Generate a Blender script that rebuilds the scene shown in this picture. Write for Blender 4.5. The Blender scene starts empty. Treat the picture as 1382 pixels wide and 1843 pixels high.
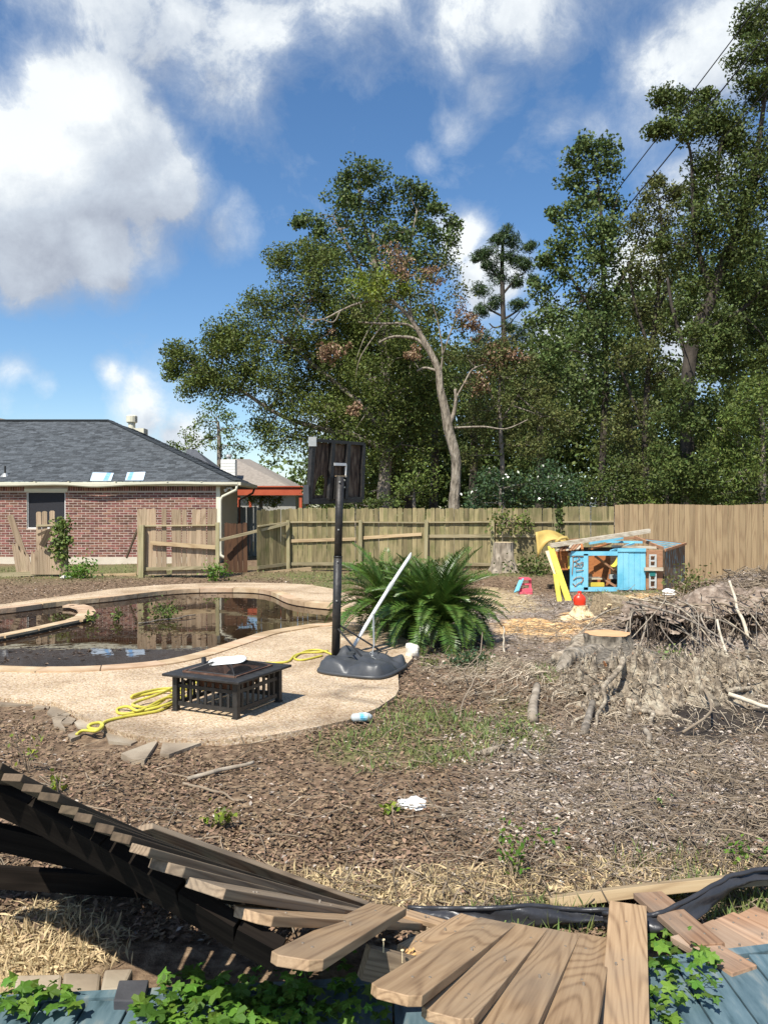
import bpy, math, random
import numpy as np
from mathutils import Vector, Matrix, Euler
from mathutils.geometry import tessellate_polygon
random.seed(5); rng = np.random.default_rng(11)
R = math.radians
SC = bpy.context.scene
COL = SC.collection

# ------------------------------------------------------------ camera, sky, sun, exposure
EYE = 1.75; F = 1385.0; HZ = 918.0
cam = bpy.data.cameras.new('camera'); camo = bpy.data.objects.new('camera', cam); COL.objects.link(camo)
camo.location = (0, 0, EYE); camo.rotation_euler = (R(90 - 0.145), 0, 0)
cam.sensor_fit = 'VERTICAL'; cam.sensor_height = 36; cam.sensor_width = 27
cam.lens = 36 * F / 1843; cam.clip_start = 0.05; cam.clip_end = 3000
SC.camera = camo
SC.view_settings.view_transform = 'Standard'; SC.view_settings.look = 'None'
SC.view_settings.exposure = 0.5; SC.view_settings.gamma = 1; SC.view_settings.use_curve_mapping = False

def at(px, py, d):
    return Vector(((px - 691) / F * d, d, EYE - (py - HZ) / F * d))
def gp(px, py, z=0.0):
    return at(px, py, F * (EYE - z) / (py - HZ))

SUN_EL, SUN_AZ = 54.0, 27.0      # azimuth: degrees left of straight behind the camera
sdir = Vector((-math.sin(R(SUN_AZ)) * math.cos(R(SUN_EL)), -math.cos(R(SUN_AZ)) * math.cos(R(SUN_EL)), math.sin(R(SUN_EL))))
sun = bpy.data.lights.new('sun', 'SUN'); sun.energy = 5.0; sun.angle = R(0.53); sun.color = (1, .955, .87)
suno = bpy.data.objects.new('sun', sun); COL.objects.link(suno)
suno.rotation_euler = sdir.to_track_quat('Z', 'Y').to_euler(); suno.location = sdir * 60

world = bpy.data.worlds.new('World'); SC.world = world; world.use_nodes = True
def build_world():
    nt = world.node_tree; nt.nodes.clear()
    N = nt.nodes.new; L = nt.links.new
    out = N('ShaderNodeOutputWorld')
    sky = N('ShaderNodeTexSky'); sky.sky_type = 'NISHITA'; sky.sun_disc = False
    sky.sun_elevation = R(SUN_EL); sky.sun_rotation = math.atan2(sdir.x, sdir.y)
    sky.air_density = 1.0; sky.dust_density = 0.35; sky.ozone_density = 3.0
    hsv = N('ShaderNodeHueSaturation'); hsv.inputs['Saturation'].default_value = 1.17; hsv.inputs['Value'].default_value = 1.0
    L(sky.outputs[0], hsv.inputs['Color'])
    bg1 = N('ShaderNodeBackground'); bg1.inputs[1].default_value = 0.110
    L(hsv.outputs[0], bg1.inputs[0])
    # cloud density group: soft banks by direction broken up by noise
    g = bpy.data.node_groups.new('cloud_density', 'ShaderNodeTree')
    g.interface.new_socket('Dir', in_out='INPUT', socket_type='NodeSocketVector')
    g.interface.new_socket('Den', in_out='OUTPUT', socket_type='NodeSocketFloat')
    gi = g.nodes.new('NodeGroupInput'); go = g.nodes.new('NodeGroupOutput')
    gl = g.links.new
    nm = g.nodes.new('ShaderNodeVectorMath'); nm.operation = 'NORMALIZE'; gl(gi.outputs[0], nm.inputs[0])
    wn = g.nodes.new('ShaderNodeTexNoise'); wn.inputs['Scale'].default_value = 3.2; wn.inputs['Detail'].default_value = 4
    gl(nm.outputs[0], wn.inputs['Vector'])
    sub = g.nodes.new('ShaderNodeVectorMath'); sub.operation = 'SUBTRACT'; sub.inputs[1].default_value = (.5, .5, .5); gl(wn.outputs['Color'], sub.inputs[0])
    scl = g.nodes.new('ShaderNodeVectorMath'); scl.operation = 'SCALE'; scl.inputs['Scale'].default_value = .16; gl(sub.outputs[0], scl.inputs[0])
    add = g.nodes.new('ShaderNodeVectorMath'); add.operation = 'ADD'; gl(nm.outputs[0], add.inputs[0]); gl(scl.outputs[0], add.inputs[1])
    blobs = [(150, 190, .13, 1.2), (120, 300, .16, 1.3), (20, 340, .18, 1.3), (210, 300, .13, 1.25), (280, 345, .10, 1.1), (60, 440, .13, 1.2), (170, 440, .11, 1.1), (260, 430, .08, .7),
             (400, 430, .07, .5), (330, 340, .06, .6),
             (330, 20, .15, .68), (480, 30, .15, .72), (650, 0, .15, .72), (820, 5, .14, .60), (960, 15, .11, .62), (400, 150, .13, .62), (470, 190, .09, .48), (200, -60, .2, .75),
             (900, 130, .07, .55), (840, 200, .06, .50), (800, 260, .05, .42), (1000, 200, .06, .45), (1180, 90, .12, .72), (1290, 40, .14, .82), (1170, 190, .10, .60), (1060, 220, .06, .46), (1250, 300, .12, .72), (1040, 300, .06, .42),
             (235, 685, .05, .72), (285, 698, .05, .70), (300, 745, .085, .80), (360, 790, .08, .85), (30, 680, .06, .85), (90, 710, .045, .7), (0, 745, .05, .7),
             (850, 420, .06, .8), (890, 500, .08, .9), (830, 390, .035, .7), (1150, 480, .12, .75), (1000, 700, .18, .75), (1300, 620, .15, .8), (700, 760, .2, .7), (500, -300, .28, .62), (1100, -250, .24, .6), (-300, 300, .25, .9), (1700, 350, .3, .8)]
    dirs = [((px - 691) / F, 1.0, -(py - HZ) / F, r, a) for px, py, r, a in blobs]
    rr = random.Random(3)
    for i in range(5):
        an = R(80 + i * 48 + rr.uniform(-8, 8)); el = rr.uniform(.1, 1.1)
        dirs.append((math.sin(an), math.cos(an), el, rr.uniform(.2, .34), rr.uniform(.7, 1.05)))
    last = None
    for x, y, z, r, a in dirs:
        v = Vector((x, y, z)); v.normalize()
        ds = g.nodes.new('ShaderNodeVectorMath'); ds.operation = 'DISTANCE'; ds.inputs[1].default_value = v
        gl(add.outputs[0], ds.inputs[0])
        mr = g.nodes.new('ShaderNodeMapRange'); mr.interpolation_type = 'SMOOTHSTEP'
        mr.inputs[1].default_value = r; mr.inputs[2].default_value = 0.0; mr.inputs[3].default_value = 0; mr.inputs[4].default_value = a
        gl(ds.outputs['Value'], mr.inputs[0])
        if last is None: last = mr.outputs[0]
        else:
            mx = g.nodes.new('ShaderNodeMath'); mx.operation = 'SMOOTH_MAX'; mx.inputs[2].default_value = .12
            gl(last, mx.inputs[0]); gl(mr.outputs[0], mx.inputs[1]); last = mx.outputs[0]
    f1 = g.nodes.new('ShaderNodeTexNoise'); f1.inputs['Scale'].default_value = 6.5; f1.inputs['Detail'].default_value = 11; f1.inputs['Roughness'].default_value = .68
    gl(add.outputs[0], f1.inputs['Vector'])
    ma = g.nodes.new('ShaderNodeMath'); ma.operation = 'MULTIPLY_ADD'; ma.inputs[1].default_value = 1.4; ma.inputs[2].default_value = -.755
    gl(f1.outputs['Fac'], ma.inputs[0])
    sm = g.nodes.new('ShaderNodeMath'); sm.operation = 'ADD'; gl(last, sm.inputs[0]); gl(ma.outputs[0], sm.inputs[1])
    gl(sm.outputs[0], go.inputs[0])
    tc = N('ShaderNodeTexCoord')
    g1 = N('ShaderNodeGroup'); g1.node_tree = g; L(tc.outputs['Generated'], g1.inputs[0])
    off = N('ShaderNodeVectorMath'); off.operation = 'ADD'; off.inputs[1].default_value = (-.035, -.02, .06); L(tc.outputs['Generated'], off.inputs[0])
    g2 = N('ShaderNodeGroup'); g2.node_tree = g; L(off.outputs[0], g2.inputs[0])
    al = N('ShaderNodeValToRGB'); L(g1.outputs[0], al.inputs[0]); el = al.color_ramp.elements
    for pos, v in ((.10, 0), (.30, .22), (.46, .50), (.60, .97)):
        e = el[0] if pos == .10 else el.new(pos); e.position = pos; e.color = (v, v, v, 1)
    el[len(el) - 1].color = (1, 1, 1, 1)
    sb = N('ShaderNodeMath'); sb.operation = 'SUBTRACT'; L(g1.outputs[0], sb.inputs[0]); L(g2.outputs[0], sb.inputs[1])
    # thick parts grey unless they face the sun
    th = N('ShaderNodeMath'); th.operation = 'MULTIPLY_ADD'; th.inputs[1].default_value = -.22; th.inputs[2].default_value = .68; L(g1.outputs[0], th.inputs[0])
    lt = N('ShaderNodeMath'); lt.operation = 'MULTIPLY_ADD'; lt.inputs[1].default_value = 1.0; L(sb.outputs[0], lt.inputs[0]); L(th.outputs[0], lt.inputs[2])
    cr = N('ShaderNodeValToRGB'); L(lt.outputs[0], cr.inputs[0])
    cr.color_ramp.elements[0].position = .05; cr.color_ramp.elements[0].color = (.38, .42, .50, 1)
    cr.color_ramp.elements[1].position = .95; cr.color_ramp.elements[1].color = (.88, .92, .94, 1)
    e = cr.color_ramp.elements.new(.5); e.color = (.56, .62, .70, 1)
    bg2 = N('ShaderNodeBackground'); bg2.inputs[1].default_value = 0.80; L(cr.outputs[0], bg2.inputs[0])
    mix = N('ShaderNodeMixShader'); L(al.outputs[0], mix.inputs[0]); L(bg1.outputs[0], mix.inputs[1]); L(bg2.outputs[0], mix.inputs[2])
    L(mix.outputs[0], out.inputs[0])
build_world()
world.cycles.sampling_method = 'MANUAL'; world.cycles.sample_map_resolution = 512

# ------------------------------------------------------------ helpers
def tag(o, label=None, cat=None, group=None, kind=None):
    if label: o['label'] = label
    if cat: o['category'] = cat
    if group: o['group'] = group
    if kind: o['kind'] = kind
    return o
def empty(name, loc, label=None, cat=None, group=None, kind=None):
    o = bpy.data.objects.new(name, None); COL.objects.link(o); o.location = loc; o.empty_display_size = .2
    return tag(o, label, cat, group, kind)
def link(name, me, parent=None):
    o = bpy.data.objects.new(name, me); COL.objects.link(o)
    if parent is not None:
        o.parent = parent
        if parent.type == 'EMPTY': o.matrix_parent_inverse = Matrix.Translation(-Vector(parent.location))
        elif parent.matrix_basis != Matrix.Identity(4): o.matrix_parent_inverse = parent.matrix_basis.inverted()
    return o
def copy_tree(o, parent=None):
    c = o.copy(); COL.objects.link(c)
    if parent is not None: c.parent = parent
    for ch in list(o.children): copy_tree(ch, c)
    return c

class G:
    """collects faces for one mesh"""
    def __init__(s): s.v = []; s.f = []
    def add(s, vs, fs):
        b = len(s.v); s.v += [tuple(v) for v in vs]; s.f += [tuple(i + b for i in f) for f in fs]; return s
    def box(s, c, size, M=None, taper=1.0):
        hx, hy, hz = size[0] / 2, size[1] / 2, size[2] / 2
        vs = [Vector((sx * hx * (taper if sz > 0 else 1), sy * hy * (taper if sz > 0 else 1), sz * hz)) for sz in (-1, 1) for sx, sy in ((-1, -1), (1, -1), (1, 1), (-1, 1))]
        if M is not None: vs = [M @ v for v in vs]
        c = Vector(c)
        return s.add([v + c for v in vs], [(3, 2, 1, 0), (4, 5, 6, 7), (0, 1, 5, 4), (1, 2, 6, 5), (2, 3, 7, 6), (3, 0, 4, 7)])
    def bar(s, a, b, w, t, up=(0, 0, 1)):
        a, b = Vector(a), Vector(b); x = (b - a); L = x.length; x.normalize()
        up = Vector(up); y = up.cross(x)
        if y.length < 1e-4: y = Vector((0, 1, 0)).cross(x)
        y.normalize(); z = x.cross(y)
        M = Matrix((x, y, z)).transposed()
        return s.box((a + b) / 2, (L, w, t), M)
    def tube(s, pts, rad, n=6, cap=True, wob=0):
        pts = [Vector(p) for p in pts]
        if not hasattr(rad, '__len__'): rad = [rad] * len(pts)
        b = len(s.v); k = len(pts); prev = None
        for i, p in enumerate(pts):
            t = (pts[min(i + 1, k - 1)] - pts[max(i - 1, 0)])
            if t.length < 1e-6: t = Vector((0, 0, 1))
            t.normalize()
            if prev is None:
                u = t.cross(Vector((0, 0, 1)) if abs(t.z) < .9 else Vector((1, 0, 0)))
            else: u = prev - t * prev.dot(t)
            u.normalize(); prev = u; w = t.cross(u)
            for j in range(n):
                a = 2 * math.pi * j / n; r = rad[i] * (1 + (random.uniform(-wob, wob) if wob else 0))
                s.v.append(tuple(p + (u * math.cos(a) + w * math.sin(a)) * r))
        for i in range(k - 1):
            for j in range(n):
                j2 = (j + 1) % n
                s.f.append((b + i * n + j, b + i * n + j2, b + (i + 1) * n + j2, b + (i + 1) * n + j))
        if cap:
            s.f.append(tuple(b + j for j in range(n))[::-1]); s.f.append(tuple(b + (k - 1) * n + j for j in range(n)))
        return s
    def prism(s, poly, z0, z1, M=None, off=(0, 0, 0)):
        n = len(poly); vs = [Vector((p[0], p[1], z0)) for p in poly] + [Vector((p[0], p[1], z1)) for p in poly]
        if M is not None: vs = [M @ v for v in vs]
        off = Vector(off); vs = [v + off for v in vs]
        return s.add(vs, [tuple(range(n))[::-1], tuple(range(n, 2 * n))] + [(i, (i + 1) % n, n + (i + 1) % n, n + i) for i in range(n)])
    def me(s, name, mat, smooth=False):
        m = bpy.data.meshes.new(name); m.from_pydata(s.v, [], s.f)
        if mat: m.materials.append(mat)
        if smooth:
            for p in m.polygons: p.use_smooth = True
        m.update(); return m
    def build(s, name, mat, parent=None, smooth=False):
        return link(name, s.me(name, mat, smooth), parent)
def bevel(o, w, seg=2):
    m = o.modifiers.new('bevel', 'BEVEL'); m.width = w; m.segments = seg; m.limit_method = 'ANGLE'; m.angle_limit = R(35); return o

def np_mesh(name, V, faces, mat, parent=None, smooth=False, mats=None, mi=None):
    """V (n,3) float, faces (m,k) int"""
    me = bpy.data.meshes.new(name)
    V = np.ascontiguousarray(V, dtype=np.float32); faces = np.ascontiguousarray(faces, dtype=np.int32)
    m, k = faces.shape
    me.vertices.add(len(V)); me.vertices.foreach_set('co', V.ravel())
    me.loops.add(m * k); me.loops.foreach_set('vertex_index', faces.ravel())
    me.polygons.add(m); me.polygons.foreach_set('loop_start', np.arange(0, m * k, k, dtype=np.int32))
    try: me.polygons.foreach_set('loop_total', np.full(m, k, dtype=np.int32))
    except Exception: pass
    if mats:
        for x in mats: me.materials.append(x)
        me.polygons.foreach_set('material_index', np.asarray(mi, dtype=np.int32))
    else: me.materials.append(mat)
    if smooth: me.polygons.foreach_set('use_smooth', np.ones(m, dtype=bool))
    me.update(calc_edges=True); me.validate()
    return link(name, me, parent)
def nrm(a): return a / np.maximum(np.linalg.norm(a, axis=-1, keepdims=True), 1e-9)
def leaf_geo(C, D, Nn, Lg, Wd, bend=.12):
    """rhombic leaves: centre, direction, normal, length, width"""
    D = nrm(D); S = nrm(np.cross(D, Nn)); U = np.cross(S, D)
    Lg = np.asarray(Lg)[:, None] * .5; Wd = np.asarray(Wd)[:, None] * .5
    a = C - D * Lg; b = C + S * Wd + U * Lg * bend * 1.5; c = C + D * Lg; d = C - S * Wd + U * Lg * bend * 1.5
    V = np.stack([a, b, c, d], 1).reshape(-1, 3); n = len(C)
    Fq = (np.arange(n)[:, None] * 4 + np.array([0, 1, 2, 3])[None])
    return V, Fq
def leaves(name, C, D, Nn, Lg, Wd, mat, parent=None, **kw):
    V, Fq = leaf_geo(C, D, Nn, Lg, Wd); return np_mesh(name, V, Fq, mat, parent, **kw)
def rand_dir(n): return nrm(rng.normal(size=(n, 3)))

# value noise on numpy arrays
_T = np.random.default_rng(2).random((256, 256))
def vnoise(x, y, s=1.0, seed=0):
    x = np.asarray(x) * s + seed * 17.3; y = np.asarray(y) * s + seed * 9.1
    xi = np.floor(x).astype(int); yi = np.floor(y).astype(int); fx = x - xi; fy = y - yi
    fx = fx * fx * (3 - 2 * fx); fy = fy * fy * (3 - 2 * fy)
    a = _T[xi % 256, yi % 256]; b = _T[(xi + 1) % 256, yi % 256]; c = _T[xi % 256, (yi + 1) % 256]; d = _T[(xi + 1) % 256, (yi + 1) % 256]
    return (a * (1 - fx) + b * fx) * (1 - fy) + (c * (1 - fx) + d * fx) * fy - .5
def fbm(x, y, s=1.0, o=4, seed=0):
    r = 0; a = 1.0
    for i in range(o): r = r + a * vnoise(x, y, s * 2 ** i, seed + i); a *= .5
    return r
def inpoly(x, y, poly):
    x = np.asarray(x); y = np.asarray(y); c = np.zeros(x.shape, bool); n = len(poly)
    for i in range(n):
        x1, y1 = poly[i][:2]; x2, y2 = poly[(i + 1) % n][:2]
        if y1 == y2: continue
        c ^= ((y1 > y) != (y2 > y)) & (x < (x2 - x1) * (y - y1) / (y2 - y1) + x1)
    return c

# ------------------------------------------------------------ materials
def new_mat(name):
    m = bpy.data.materials.new(name); m.use_nodes = True; nt = m.node_tree
    return m, nt, nt.nodes['Principled BSDF']
def M(name, cols, scale=5, detail=6, stretch=(1, 1, 1), rough=.8, bump=.2, bscale=None, rnd=None, amt=.2, hue=.0, spec=.3, metal=0, trans=0, dist=0, lo=.3, hi=.7, bdist=.02, sheen=0, uvrnd=True):
    m, nt, p = new_mat(name); N = nt.nodes.new; L = nt.links.new
    tc = N('ShaderNodeTexCoord'); mp = N('ShaderNodeMapping'); mp.inputs['Scale'].default_value = stretch
    src = tc.outputs['Object']
    rs = None
    if rnd == 'object':
        oi = N('ShaderNodeObjectInfo'); rs = oi.outputs['Random']
        if uvrnd:
            ad = N('ShaderNodeVectorMath'); ad.operation = 'MULTIPLY_ADD'; ad.inputs[1].default_value = (37, 19, 53)
            L(rs, ad.inputs[0]); L(src, ad.inputs[2]); src = ad.outputs[0]
    elif rnd == 'island':
        ge = N('ShaderNodeNewGeometry'); rs = ge.outputs['Random Per Island']
    L(src, mp.inputs[0])
    nz = N('ShaderNodeTexNoise'); nz.inputs['Scale'].default_value = scale; nz.inputs['Detail'].default_value = detail; nz.inputs['Distortion'].default_value = dist
    L(mp.outputs[0], nz.inputs['Vector'])
    cr = N('ShaderNodeValToRGB'); L(nz.outputs['Fac'], cr.inputs[0])
    el = cr.color_ramp.elements
    while len(el) < len(cols): el.new(.5)
    for i, c in enumerate(cols):
        el[i].position = lo + (hi - lo) * i / max(1, len(cols) - 1); el[i].color = (*c, 1)
    colr = cr.outputs[0]
    if rs is not None:
        hs = N('ShaderNodeHueSaturation'); L(colr, hs.inputs['Color'])
        mr = N('ShaderNodeMapRange'); mr.inputs[3].default_value = 1 - amt; mr.inputs[4].default_value = 1 + amt; L(rs, mr.inputs[0]); L(mr.outputs[0], hs.inputs['Value'])
        if hue:
            wn = N('ShaderNodeTexWhiteNoise'); wn.noise_dimensions = '1D'; L(rs, wn.inputs['W'])
            m2 = N('ShaderNodeMapRange'); m2.inputs[3].default_value = .5 - hue; m2.inputs[4].default_value = .5 + hue; L(wn.outputs[0], m2.inputs[0]); L(m2.outputs[0], hs.inputs['Hue'])
        colr = hs.outputs[0]
    L(colr, p.inputs['Base Color'])
    p.inputs['Roughness'].default_value = rough; p.inputs['Metallic'].default_value = metal; p.inputs['Specular IOR Level'].default_value = spec
    if bump:
        bn = N('ShaderNodeTexNoise'); bn.inputs['Scale'].default_value = bscale or scale * 3; bn.inputs['Detail'].default_value = 5; L(mp.outputs[0], bn.inputs['Vector'])
        bp = N('ShaderNodeBump'); bp.inputs['Strength'].default_value = bump; bp.inputs['Distance'].default_value = bdist
        L(bn.outputs['Fac'], bp.inputs['Height']); L(bp.outputs[0], p.inputs['Normal'])
    if trans:
        tr = N('ShaderNodeBsdfTranslucent'); L(colr, tr.inputs[0]); mx = N('ShaderNodeMixShader'); mx.inputs[0].default_value = trans
        L(p.outputs[0], mx.inputs[1]); L(tr.outputs[0], mx.inputs[2]); L(mx.outputs[0], nt.nodes['Material Output'].inputs[0])
    return m
def wood(name, light, mid, dark, rings=26, rough=.75, amt=.15, along='X', bump=.25, stain=.0, stainc=(.08, .09, .03), fine=1.0, spec=.25):
    """planed timber: growth ring lines that follow the board"""
    m, nt, p = new_mat(name); N = nt.nodes.new; L = nt.links.new
    tc = N('ShaderNodeTexCoord'); oi = N('ShaderNodeObjectInfo')
    ad = N('ShaderNodeVectorMath'); ad.operation = 'MULTIPLY_ADD'; ad.inputs[1].default_value = (31, 17, 41); L(oi.outputs['Random'], ad.inputs[0]); L(tc.outputs['Object'], ad.inputs[2])
    mp = N('ShaderNodeMapping'); mp.inputs['Scale'].default_value = (.55, 5.5, 5.5) if along == 'X' else (5.5, 5.5, .5); L(ad.outputs[0], mp.inputs[0])
    n1 = N('ShaderNodeTexNoise'); n1.inputs['Scale'].default_value = .8; n1.inputs['Detail'].default_value = 1.2; n1.inputs['Distortion'].default_value = .1; L(mp.outputs[0], n1.inputs['Vector'])
    mu = N('ShaderNodeMath'); mu.operation = 'MULTIPLY'; mu.inputs[1].default_value = rings * 6.28; L(n1.outputs['Fac'], mu.inputs[0])
    si = N('ShaderNodeMath'); si.operation = 'SINE'; L(mu.outputs[0], si.inputs[0])
    mp2 = N('ShaderNodeMapping'); mp2.inputs['Scale'].default_value = (3, 90, 90) if along == 'X' else (90, 90, 3); L(ad.outputs[0], mp2.inputs[0])
    n2 = N('ShaderNodeTexNoise'); n2.inputs['Scale'].default_value = fine; n2.inputs['Detail'].default_value = 6; n2.inputs['Roughness'].default_value = .6; L(mp2.outputs[0], n2.inputs['Vector'])
    mr = N('ShaderNodeMapRange'); mr.inputs[1].default_value = -1; mr.inputs[2].default_value = 1; L(si.outputs[0], mr.inputs[0])
    pw = N('ShaderNodeMath'); pw.operation = 'POWER'; pw.inputs[1].default_value = 2.8; L(mr.outputs[0], pw.inputs[0])
    mxx = N('ShaderNodeMath'); mxx.operation = 'MULTIPLY_ADD'; mxx.inputs[1].default_value = .30; L(pw.outputs[0], mxx.inputs[0])
    m3 = N('ShaderNodeMath'); m3.operation = 'MULTIPLY'; m3.inputs[1].default_value = .85; L(n2.outputs['Fac'], m3.inputs[0]); L(m3.outputs[0], mxx.inputs[2])
    cr = N('ShaderNodeValToRGB'); L(mxx.outputs[0], cr.inputs[0]); el = cr.color_ramp.elements
    el[0].position = .22; el[0].color = (*light, 1); el[1].position = .95; el[1].color = (*dark, 1); e = el.new(.5); e.color = (*mid, 1)
    big = N('ShaderNodeTexNoise'); big.inputs['Scale'].default_value = 2.5; big.inputs['Detail'].default_value = 4; L(ad.outputs[0], big.inputs['Vector'])
    col = cr.outputs[0]
    if stain:
        mr2 = N('ShaderNodeMapRange'); mr2.inputs[1].default_value = .45; mr2.inputs[2].default_value = .7; mr2.inputs[4].default_value = stain; L(big.outputs['Fac'], mr2.inputs[0])
        mc = N('ShaderNodeMix'); mc.data_type = 'RGBA'; L(mr2.outputs[0], mc.inputs[0]); L(col, mc.inputs[6]); mc.inputs[7].default_value = (*stainc, 1); col = mc.outputs[2]
    hs = N('ShaderNodeHueSaturation'); L(col, hs.inputs['Color'])
    wnn = N('ShaderNodeTexWhiteNoise'); wnn.noise_dimensions = '1D'; L(oi.outputs['Random'], wnn.inputs['W'])
    mr3 = N('ShaderNodeMapRange'); mr3.inputs[3].default_value = 1 - amt; mr3.inputs[4].default_value = 1 + amt; L(wnn.outputs[0], mr3.inputs[0]); L(mr3.outputs[0], hs.inputs['Value'])
    L(hs.outputs[0], p.inputs['Base Color']); p.inputs['Roughness'].default_value = rough; p.inputs['Specular IOR Level'].default_value = spec
    bp = N('ShaderNodeBump'); bp.inputs['Strength'].default_value = bump; bp.inputs['Distance'].default_value = .004; bp.invert = True
    L(mxx.outputs[0], bp.inputs['Height']); L(bp.outputs[0], p.inputs['Normal'])
    return m

m_picket_old = wood('weathered_picket_wood', (.34, .28, .15), (.265, .215, .112), (.13, .108, .055), rings=9, along='Z', amt=.3, stain=.75, stainc=(.13, .135, .05), rough=.9)
m_picket_tan = wood('grey_tan_picket_wood', (.42, .32, .22), (.34, .25, .165), (.19, .13, .08), rings=9, along='Z', amt=.24, stain=.5, stainc=(.30, .24, .15), rough=.9)
m_picket_new = wood('brown_picket_wood', (.36, .265, .155), (.30, .215, .12), (.20, .13, .075), rings=8, along='Z', amt=.15, stain=.3, stainc=(.28, .20, .12), rough=.85)
m_picket_dark = wood('dark_picket_wood', (.14, .075, .04), (.10, .052, .03), (.05, .028, .018), rings=8, along='Z', amt=.25, rough=.9)
m_picket_grey = wood('silver_grey_picket_wood', (.30, .31, .28), (.23, .24, .21), (.12, .12, .10), rings=8, along='Z', amt=.2, rough=.9)
m_rail = wood('weathered_rail_wood', (.42, .36, .22), (.34, .28, .17), (.19, .15, .08), rings=9, amt=.2, rough=.9, stain=.4, stainc=(.16, .16, .08))
m_rail_pale = wood('pale_rail_wood', (.52, .40, .24), (.45, .33, .19), (.30, .2, .11), rings=9, amt=.2, rough=.85)
m_post = wood('weathered_post_wood', (.38, .33, .19), (.30, .26, .15), (.18, .15, .08), rings=8, along='Z', amt=.2, rough=.9, stain=.5, stainc=(.2, .2, .09))
m_plank = wood('warm_brown_plank_wood', (.46, .315, .18), (.36, .235, .130), (.17, .10, .052), rings=34, amt=.12, rough=.62, bump=.3, stain=.45, stainc=(.26, .20, .14), spec=.35)
m_plank_g = wood('grey_brown_plank_wood', (.31, .235, .155), (.235, .17, .11), (.10, .07, .046), rings=30, amt=.2, rough=.75, bump=.35, stain=.5, stainc=(.17, .15, .12))
m_dark_plank = wood('dark_brown_plank_wood', (.14, .10, .065), (.10, .07, .045), (.045, .032, .022), rings=12, amt=.3, rough=.9, stain=.4, stainc=(.06, .055, .03))  # dark brown tone with random blotches
m_rot = wood('reddish_rotten_plank_wood', (.42, .27, .17), (.33, .19, .11), (.14, .08, .05), rings=12, amt=.2, rough=.85, bump=.6, stain=.5, stainc=(.42, .36, .28))
m_bluedeck = M('worn_blue_deck_paint', [(.035, .065, .075), (.08, .13, .15), (.11, .165, .185), (.20, .23, .22)], scale=5, detail=12, stretch=(6, 1.3, 3), rough=.55, bump=.5, bscale=9, rnd='object', amt=.12, lo=.28, hi=.72, bdist=.004, spec=.4)
m_brick = M('red_brown_brick', [(.115, .048, .036), (.18, .076, .058), (.245, .11, .082)], scale=9, rough=.9, bump=.3, rnd='object', amt=.42, hue=.018)
m_brick_i = M('red_brown_brick_run', [(.115, .048, .036), (.18, .076, .058), (.245, .11, .082)], scale=9, rough=.9, bump=.3, rnd='island', amt=.42, hue=.018)
m_mortar = M('mortar', [(.42, .34, .28), (.52, .43, .36)], scale=4, rough=.95)
m_found = M('pale_foundation_concrete', [(.52, .46, .36), (.62, .56, .45)], scale=3, rough=.95)
m_trim = M('cream_trim_paint', [(.60, .57, .44), (.70, .67, .53)], scale=2, rough=.6, bump=.1)
m_siding = M('beige_siding_paint', [(.44, .41, .30), (.5, .46, .34)], scale=2, rough=.7, bump=.05)
m_shingle = M('dark_slate_shingles', [(.045, .052, .057), (.075, .083, .09), (.10, .108, .115)], scale=22, rough=.95, bump=.4, rnd='island', amt=.38)
m_shingle_far = M('tan_grey_shingles', [(.22, .19, .16), (.30, .26, .22)], scale=6, rough=.95, rnd='island', amt=.2)
m_screen = M('dark_window_screen', [(.018, .018, .022), (.03, .03, .036)], scale=30, rough=.7, bump=.05)
m_tarp = M('pale_blue_film', [(.42, .52, .62), (.52, .60, .68)], scale=3, rough=.5, bump=.2)
m_tarpb = M('blue_film_stripe', [(.12, .33, .62), (.25, .45, .70)], scale=8, rough=.5, bump=.1)
m_white = M('white_paint', [(.72, .72, .68), (.8, .8, .77)], scale=3, rough=.6, bump=.1)
m_red = M('red_orange_paint', [(.40, .075, .035), (.50, .11, .05)], scale=2, rough=.6, bump=.1)
m_pebble = None
m_black = M('matt_black_steel', [(.018, .017, .016), (.03, .028, .026), (.055, .045, .038)], scale=14, rough=.5, bump=.15, spec=.4, lo=.35, hi=.8)
m_tank = M('dark_grey_plastic', [(.045, .048, .052), (.065, .068, .072)], scale=5, rough=.42, bump=.15, spec=.45)
m_rust = M('rusty_brown_panel', [(.055, .03, .022), (.11, .055, .035), (.19, .12, .085)], scale=5, stretch=(2, 2, .6), rough=.85, bump=.3, lo=.35, hi=.75)
m_panel = M('weathered_brown_backboard', [(.03, .022, .017), (.09, .06, .042), (.19, .145, .10)], scale=6, stretch=(4, 4, .9), rough=.9, bump=.4, lo=.33, hi=.66)
m_hose = M('yellow_green_hose_rubber', [(.48, .42, .05), (.60, .53, .09)], scale=6, rough=.45, bump=.1, spec=.4)
m_bark_s = M('stump_bark', [(.06, .05, .038), (.165, .14, .108), (.29, .25, .19)], scale=7, stretch=(2.4, 2.4, .6), rough=.95, bump=1, bscale=9, bdist=.06)
m_bark_t = M('rough_grey_trunk_bark', [(.10, .082, .06), (.25, .21, .16), (.38, .33, .26)], scale=6, stretch=(2.2, 2.2, .5), rough=.95, bump=1, bscale=8, bdist=.08)
m_bark = M('grey_brown_bark', [(.09, .075, .058), (.20, .17, .135), (.31, .27, .22)], scale=7, stretch=(1.5, 1.5, .35), rough=.95, bump=.9, bscale=9, bdist=.05)
m_bark_l = M('pale_bark', [(.13, .105, .075), (.29, .24, .18), (.42, .36, .28)], scale=7, stretch=(1, 1, .5), rough=.95, bump=.6, bscale=9, bdist=.04)
m_bark_d = M('dark_bark', [(.035, .03, .024), (.085, .07, .055)], scale=6, stretch=(1, 1, .4), rough=.95, bump=.6, bdist=.05)
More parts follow.
